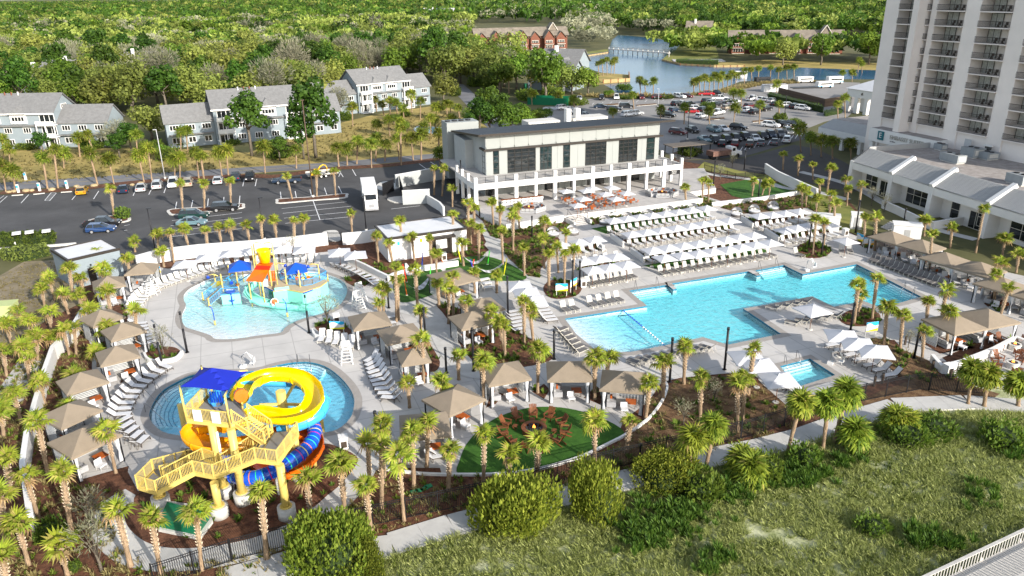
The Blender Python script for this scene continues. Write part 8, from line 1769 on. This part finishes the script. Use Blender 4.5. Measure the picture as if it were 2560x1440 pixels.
for x,y,kinds in sorted(near,key=lambda c:(int(c[1]//25),c[0])):
 k=kindat(x,y,kinds)
 d='at the wood edge' if y>225 else 'in the near wood' if y>175 else 'in the middle wood' if y>125 else 'in the deeper wood'
 w='behind the left house' if x<330 else 'between the left houses' if x<540 else 'behind the centre house' if x<850 else 'behind the pond house' if x<1120 else 'beside the curving road' if x<1300 else 'near the lake cottages' if x<1560 else 'on the far lake shore'
 key=(k,d,w);cnt[key]=cnt.get(key,0)+1;s=rnd.uniform(1.15,1.65)*(.85 if k=='pine' else 1);tree(k,G(x,y),s,'%s %s %s, %s from left'%(KINDTXT[k],d,w,ORD[cnt[key]-1]),'woodland trees behind the houses')
def farmesh(name,items,leafm,nleaf,lsize,shape):
 g=np.random.default_rng(len(items)+3);n=len(items)
 if not n:return
 T=np.array([(p[0],p[1],h,r)for p,h,r in items]);c=g.normal(size=(n,nleaf,3));c/=np.linalg.norm(c,axis=2,keepdims=True)
 lob=g.normal(size=(n,5,3))*np.array([.42,.42,.22]);li=g.integers(0,5,size=(n,nleaf));ctr=np.take_along_axis(lob,li[...,None].repeat(3,2),1)
 q=ctr+c*.48*g.uniform(.7,1.05,size=(n,nleaf,1));R4=T[:,None,3:4];H4=T[:,None,2:3]
 base=np.concatenate([T[:,None,:2].repeat(nleaf,1),np.zeros((n,nleaf,1))],2);zc=shape[0]
 pos=base+np.concatenate([q[...,:2]*R4,(H4*(zc+q[...,2:3]*shape[1]))],2)
 s=lsize*g.uniform(.6,1.4,size=(n,nleaf,1));a=g.normal(size=(n,nleaf,3))*s;b=g.normal(size=(n,nleaf,3))*s
 V_=np.stack([pos+a,pos+b,pos-a*.9,pos-b*.9],2).reshape(-1,3);m=V_.shape[0]//4;F_=(np.arange(m)[:,None]*4+np.array([0,1,2,3])).astype(np.int32)
 me=bpy.data.meshes.new(name);me.vertices.add(len(V_));me.vertices.foreach_set('co',V_.ravel());me.loops.add(m*4);me.loops.foreach_set('vertex_index',F_.ravel());me.polygons.add(m);me.polygons.foreach_set('loop_start',np.arange(0,m*4,4));me.polygons.foreach_set('loop_total',np.full(m,4));me.materials.append(leafm);me.update(calc_edges=True);at=me.attributes.new('tone','FLOAT','POINT');at.data.foreach_set('value',np.repeat(g.uniform(-.75,.75,n),nleaf*4).astype(np.float32))
 o=link(name,me,kind='stuff',label='far woodland canopy reading as one mass');return o
byk={}
for x,y,kinds in farc:byk.setdefault(kindat(x,y,kinds),[]).append((G(x,y),rnd.uniform(14,21)if y<100 else rnd.uniform(12,16),rnd.uniform(8,12)if y<100 else rnd.uniform(7,9.5)))
for i in range(1900):
 d=1300+5700*rnd.random()**1.6;a=rnd.uniform(-.75,.75);byk.setdefault(rnd.choice(('pine','pine','oak')),[]).append((Vector((math.sin(a)*d,math.cos(a)*d,0)),rnd.uniform(15,22),rnd.uniform(.007,.011)*d))
print('forest',len(near),{k:len(v)for k,v in byk.items()})
for k,v in byk.items():
  for vv,nl_ in(([q for q in v if q[0].y<900],240),([q for q in v if q[0].y>=900],60)):farmesh('woodland',vv,M[{'oak':'oak','pine':'pine','mid':'mid','bare':'bareleaf'}[k]],nl_,.68*(1 if nl_>100 else 1.9)if k!='bare' else .5,(.58,.42)if k=='pine' else(.6,.36))
# ---------------------------------------------------------------- ground cover
rnd=random.Random(12)
allbeds=[]
for k,p in BEDW.items():
 A=abs(area2(p));dens=1.6 if k in('bedB','bedC','bedD','bedE','bedI','bedJ','bedA','oval1','oval2','bedplaza','bedplaza2')else .9
 if k in('bedfire','bedR','tower bed'):dens=.45
 allbeds+=scatter(p,int(A*dens),rnd,z=.04,smin=.6,smax=1.25)
tuft_field('bed_shrubs',allbeds,M['shrub'],.5,16,'low green ground cover shrubs in the mulch beds',width=.22)
dry=[]
for k in('bedfire','bedR','bedplaza','bedplaza2','bedA2','cab2','bedA'):dry+=scatter(BEDW[k],int(abs(area2(BEDW[k]))*1.2),rnd,z=.04)
resort_mulch=W2([(0,900),(60,860),(200,800),(230,900),(120,1100),(200,1210),(320,1230),(280,1300),(300,1380),(420,1420),(560,1400),(700,1370),(900,1240),(940,1180),(1100,1195),(1400,1175),(1600,1100),(1900,1080),(2000,1050),(1990,1070),(1600,1180),(1200,1270),(900,1350),(560,1465),(200,1560),(0,1560)])
dry+=scatter(resort_mulch,1700,rnd,[DECK],z=.01)
tuft_field('dry_grass_tufts',dry,M['drygrass'],.38,10,'dry ornamental grass tufts on the mulch',width=.10)
grn=scatter(resort_mulch,500,rnd,[DECK],z=.01,smin=.5,smax=1.2);tuft_field('mulch_shrubs',grn,M['shrub'],.38,12,'small green shrubs scattered over the mulch',width=.22)
DUNE=W2([(560,1520),(800,1440),(1000,1385),(1180,1330),(1400,1275),(1560,1235),(1660,1205),(1800,1165),(1900,1140),(2020,1110),(2120,1075),(2250,1035),(2420,1030),(2560,1035),(2680,1050),(2680,1500),(560,1560)])
BWP=[tuple((bwA+o).xy)for o in(Vector((0,0,0)),nn*WB)]+[tuple((bwB+o).xy)for o in(nn*WB,Vector((0,0,0)))]
def patchy(pts,f,t):
 from mathutils import noise
 return[p for p in pts if .6*noise.noise((p[0]*f,p[1]*f,0))+.6*noise.noise((p[0]*f*5,p[1]*f*5,5))>t]
dg=patchy(scatter(DUNE,19000,rnd,[BWP],z=.01,smin=.4,smax=1.3),.22,-.33);tuft_field('dune_grass',dg,M['dunegrass'],.5,11,'pale green sea oats and dune grass',up=.6,width=.034)
dg=patchy(scatter(DUNE,5000,rnd,[BWP],z=.01,smin=.4,smax=1.1),.15,.12);tuft_field('dune_grass_green',dg,M['shrub'],.42,12,'darker green low dune plants',up=.6,width=.07)
yc=[]
for cx,cy,rx,ry,n in((1690,1290,120,70,110),(1640,1330,90,40,50),(1835,1245,60,30,30),(1800,1400,55,25,22),(1770,1435,40,15,10),(2300,1350,60,30,34),(2370,1370,50,22,22),(1960,1190,70,25,26),(2060,1200,40,14,12),(1560,1300,40,60,20),(2540,1130,30,40,22),(2450,1250,60,40,26),(2000,1210,90,24,40),(1740,1210,80,30,40),(1600,1370,60,30,30),(2120,1160,60,20,20),(1880,1160,40,30,20)):
 for _ in range(n):p=G(cx+rnd.gauss(0,.45)*rx,cy+rnd.gauss(0,.45)*ry);yc.append((p.x,p.y,rnd.uniform(.05,.6),rnd.uniform(.6,1.2)))
tuft_field('yucca_thicket',yc,M['yucca'],.62,34,'spiky dark green yucca thicket on the dune',up=1.0,width=.075)
lw=W2([(-60,392),(320,378),(620,388),(860,315),(1100,275),(1150,300),(1150,365),(820,400),(350,440),(-60,465)]);tuft_field('lawn_tufts',scatter(lw,2500,rnd,z=.02,smin=.5,smax=1.3),M['drygrass'],.5,6,'dry winter lawn grass',width=.2)
lw=W2([(1440,240),(1520,238),(1700,240),(1790,230),(1900,206),(2000,203),(2040,206),(1900,214),(1800,236),(1700,243),(1520,246)]);tuft_field('shore_grass',scatter(lw,900,rnd,z=.05,smin=.7,smax=1.5),M['drygrass'],1.1,8,'tan grass fringe along the lake shore',width=.12)
lw=W2([(0,700),(60,660),(160,655),(180,700),(160,770),(60,840),(0,860)]);tuft_field('bare_lot_weeds',scatter(lw,700,rnd,z=.05),M['drygrass'],.25,7,'sparse dry weeds on the bare lot',width=.12)
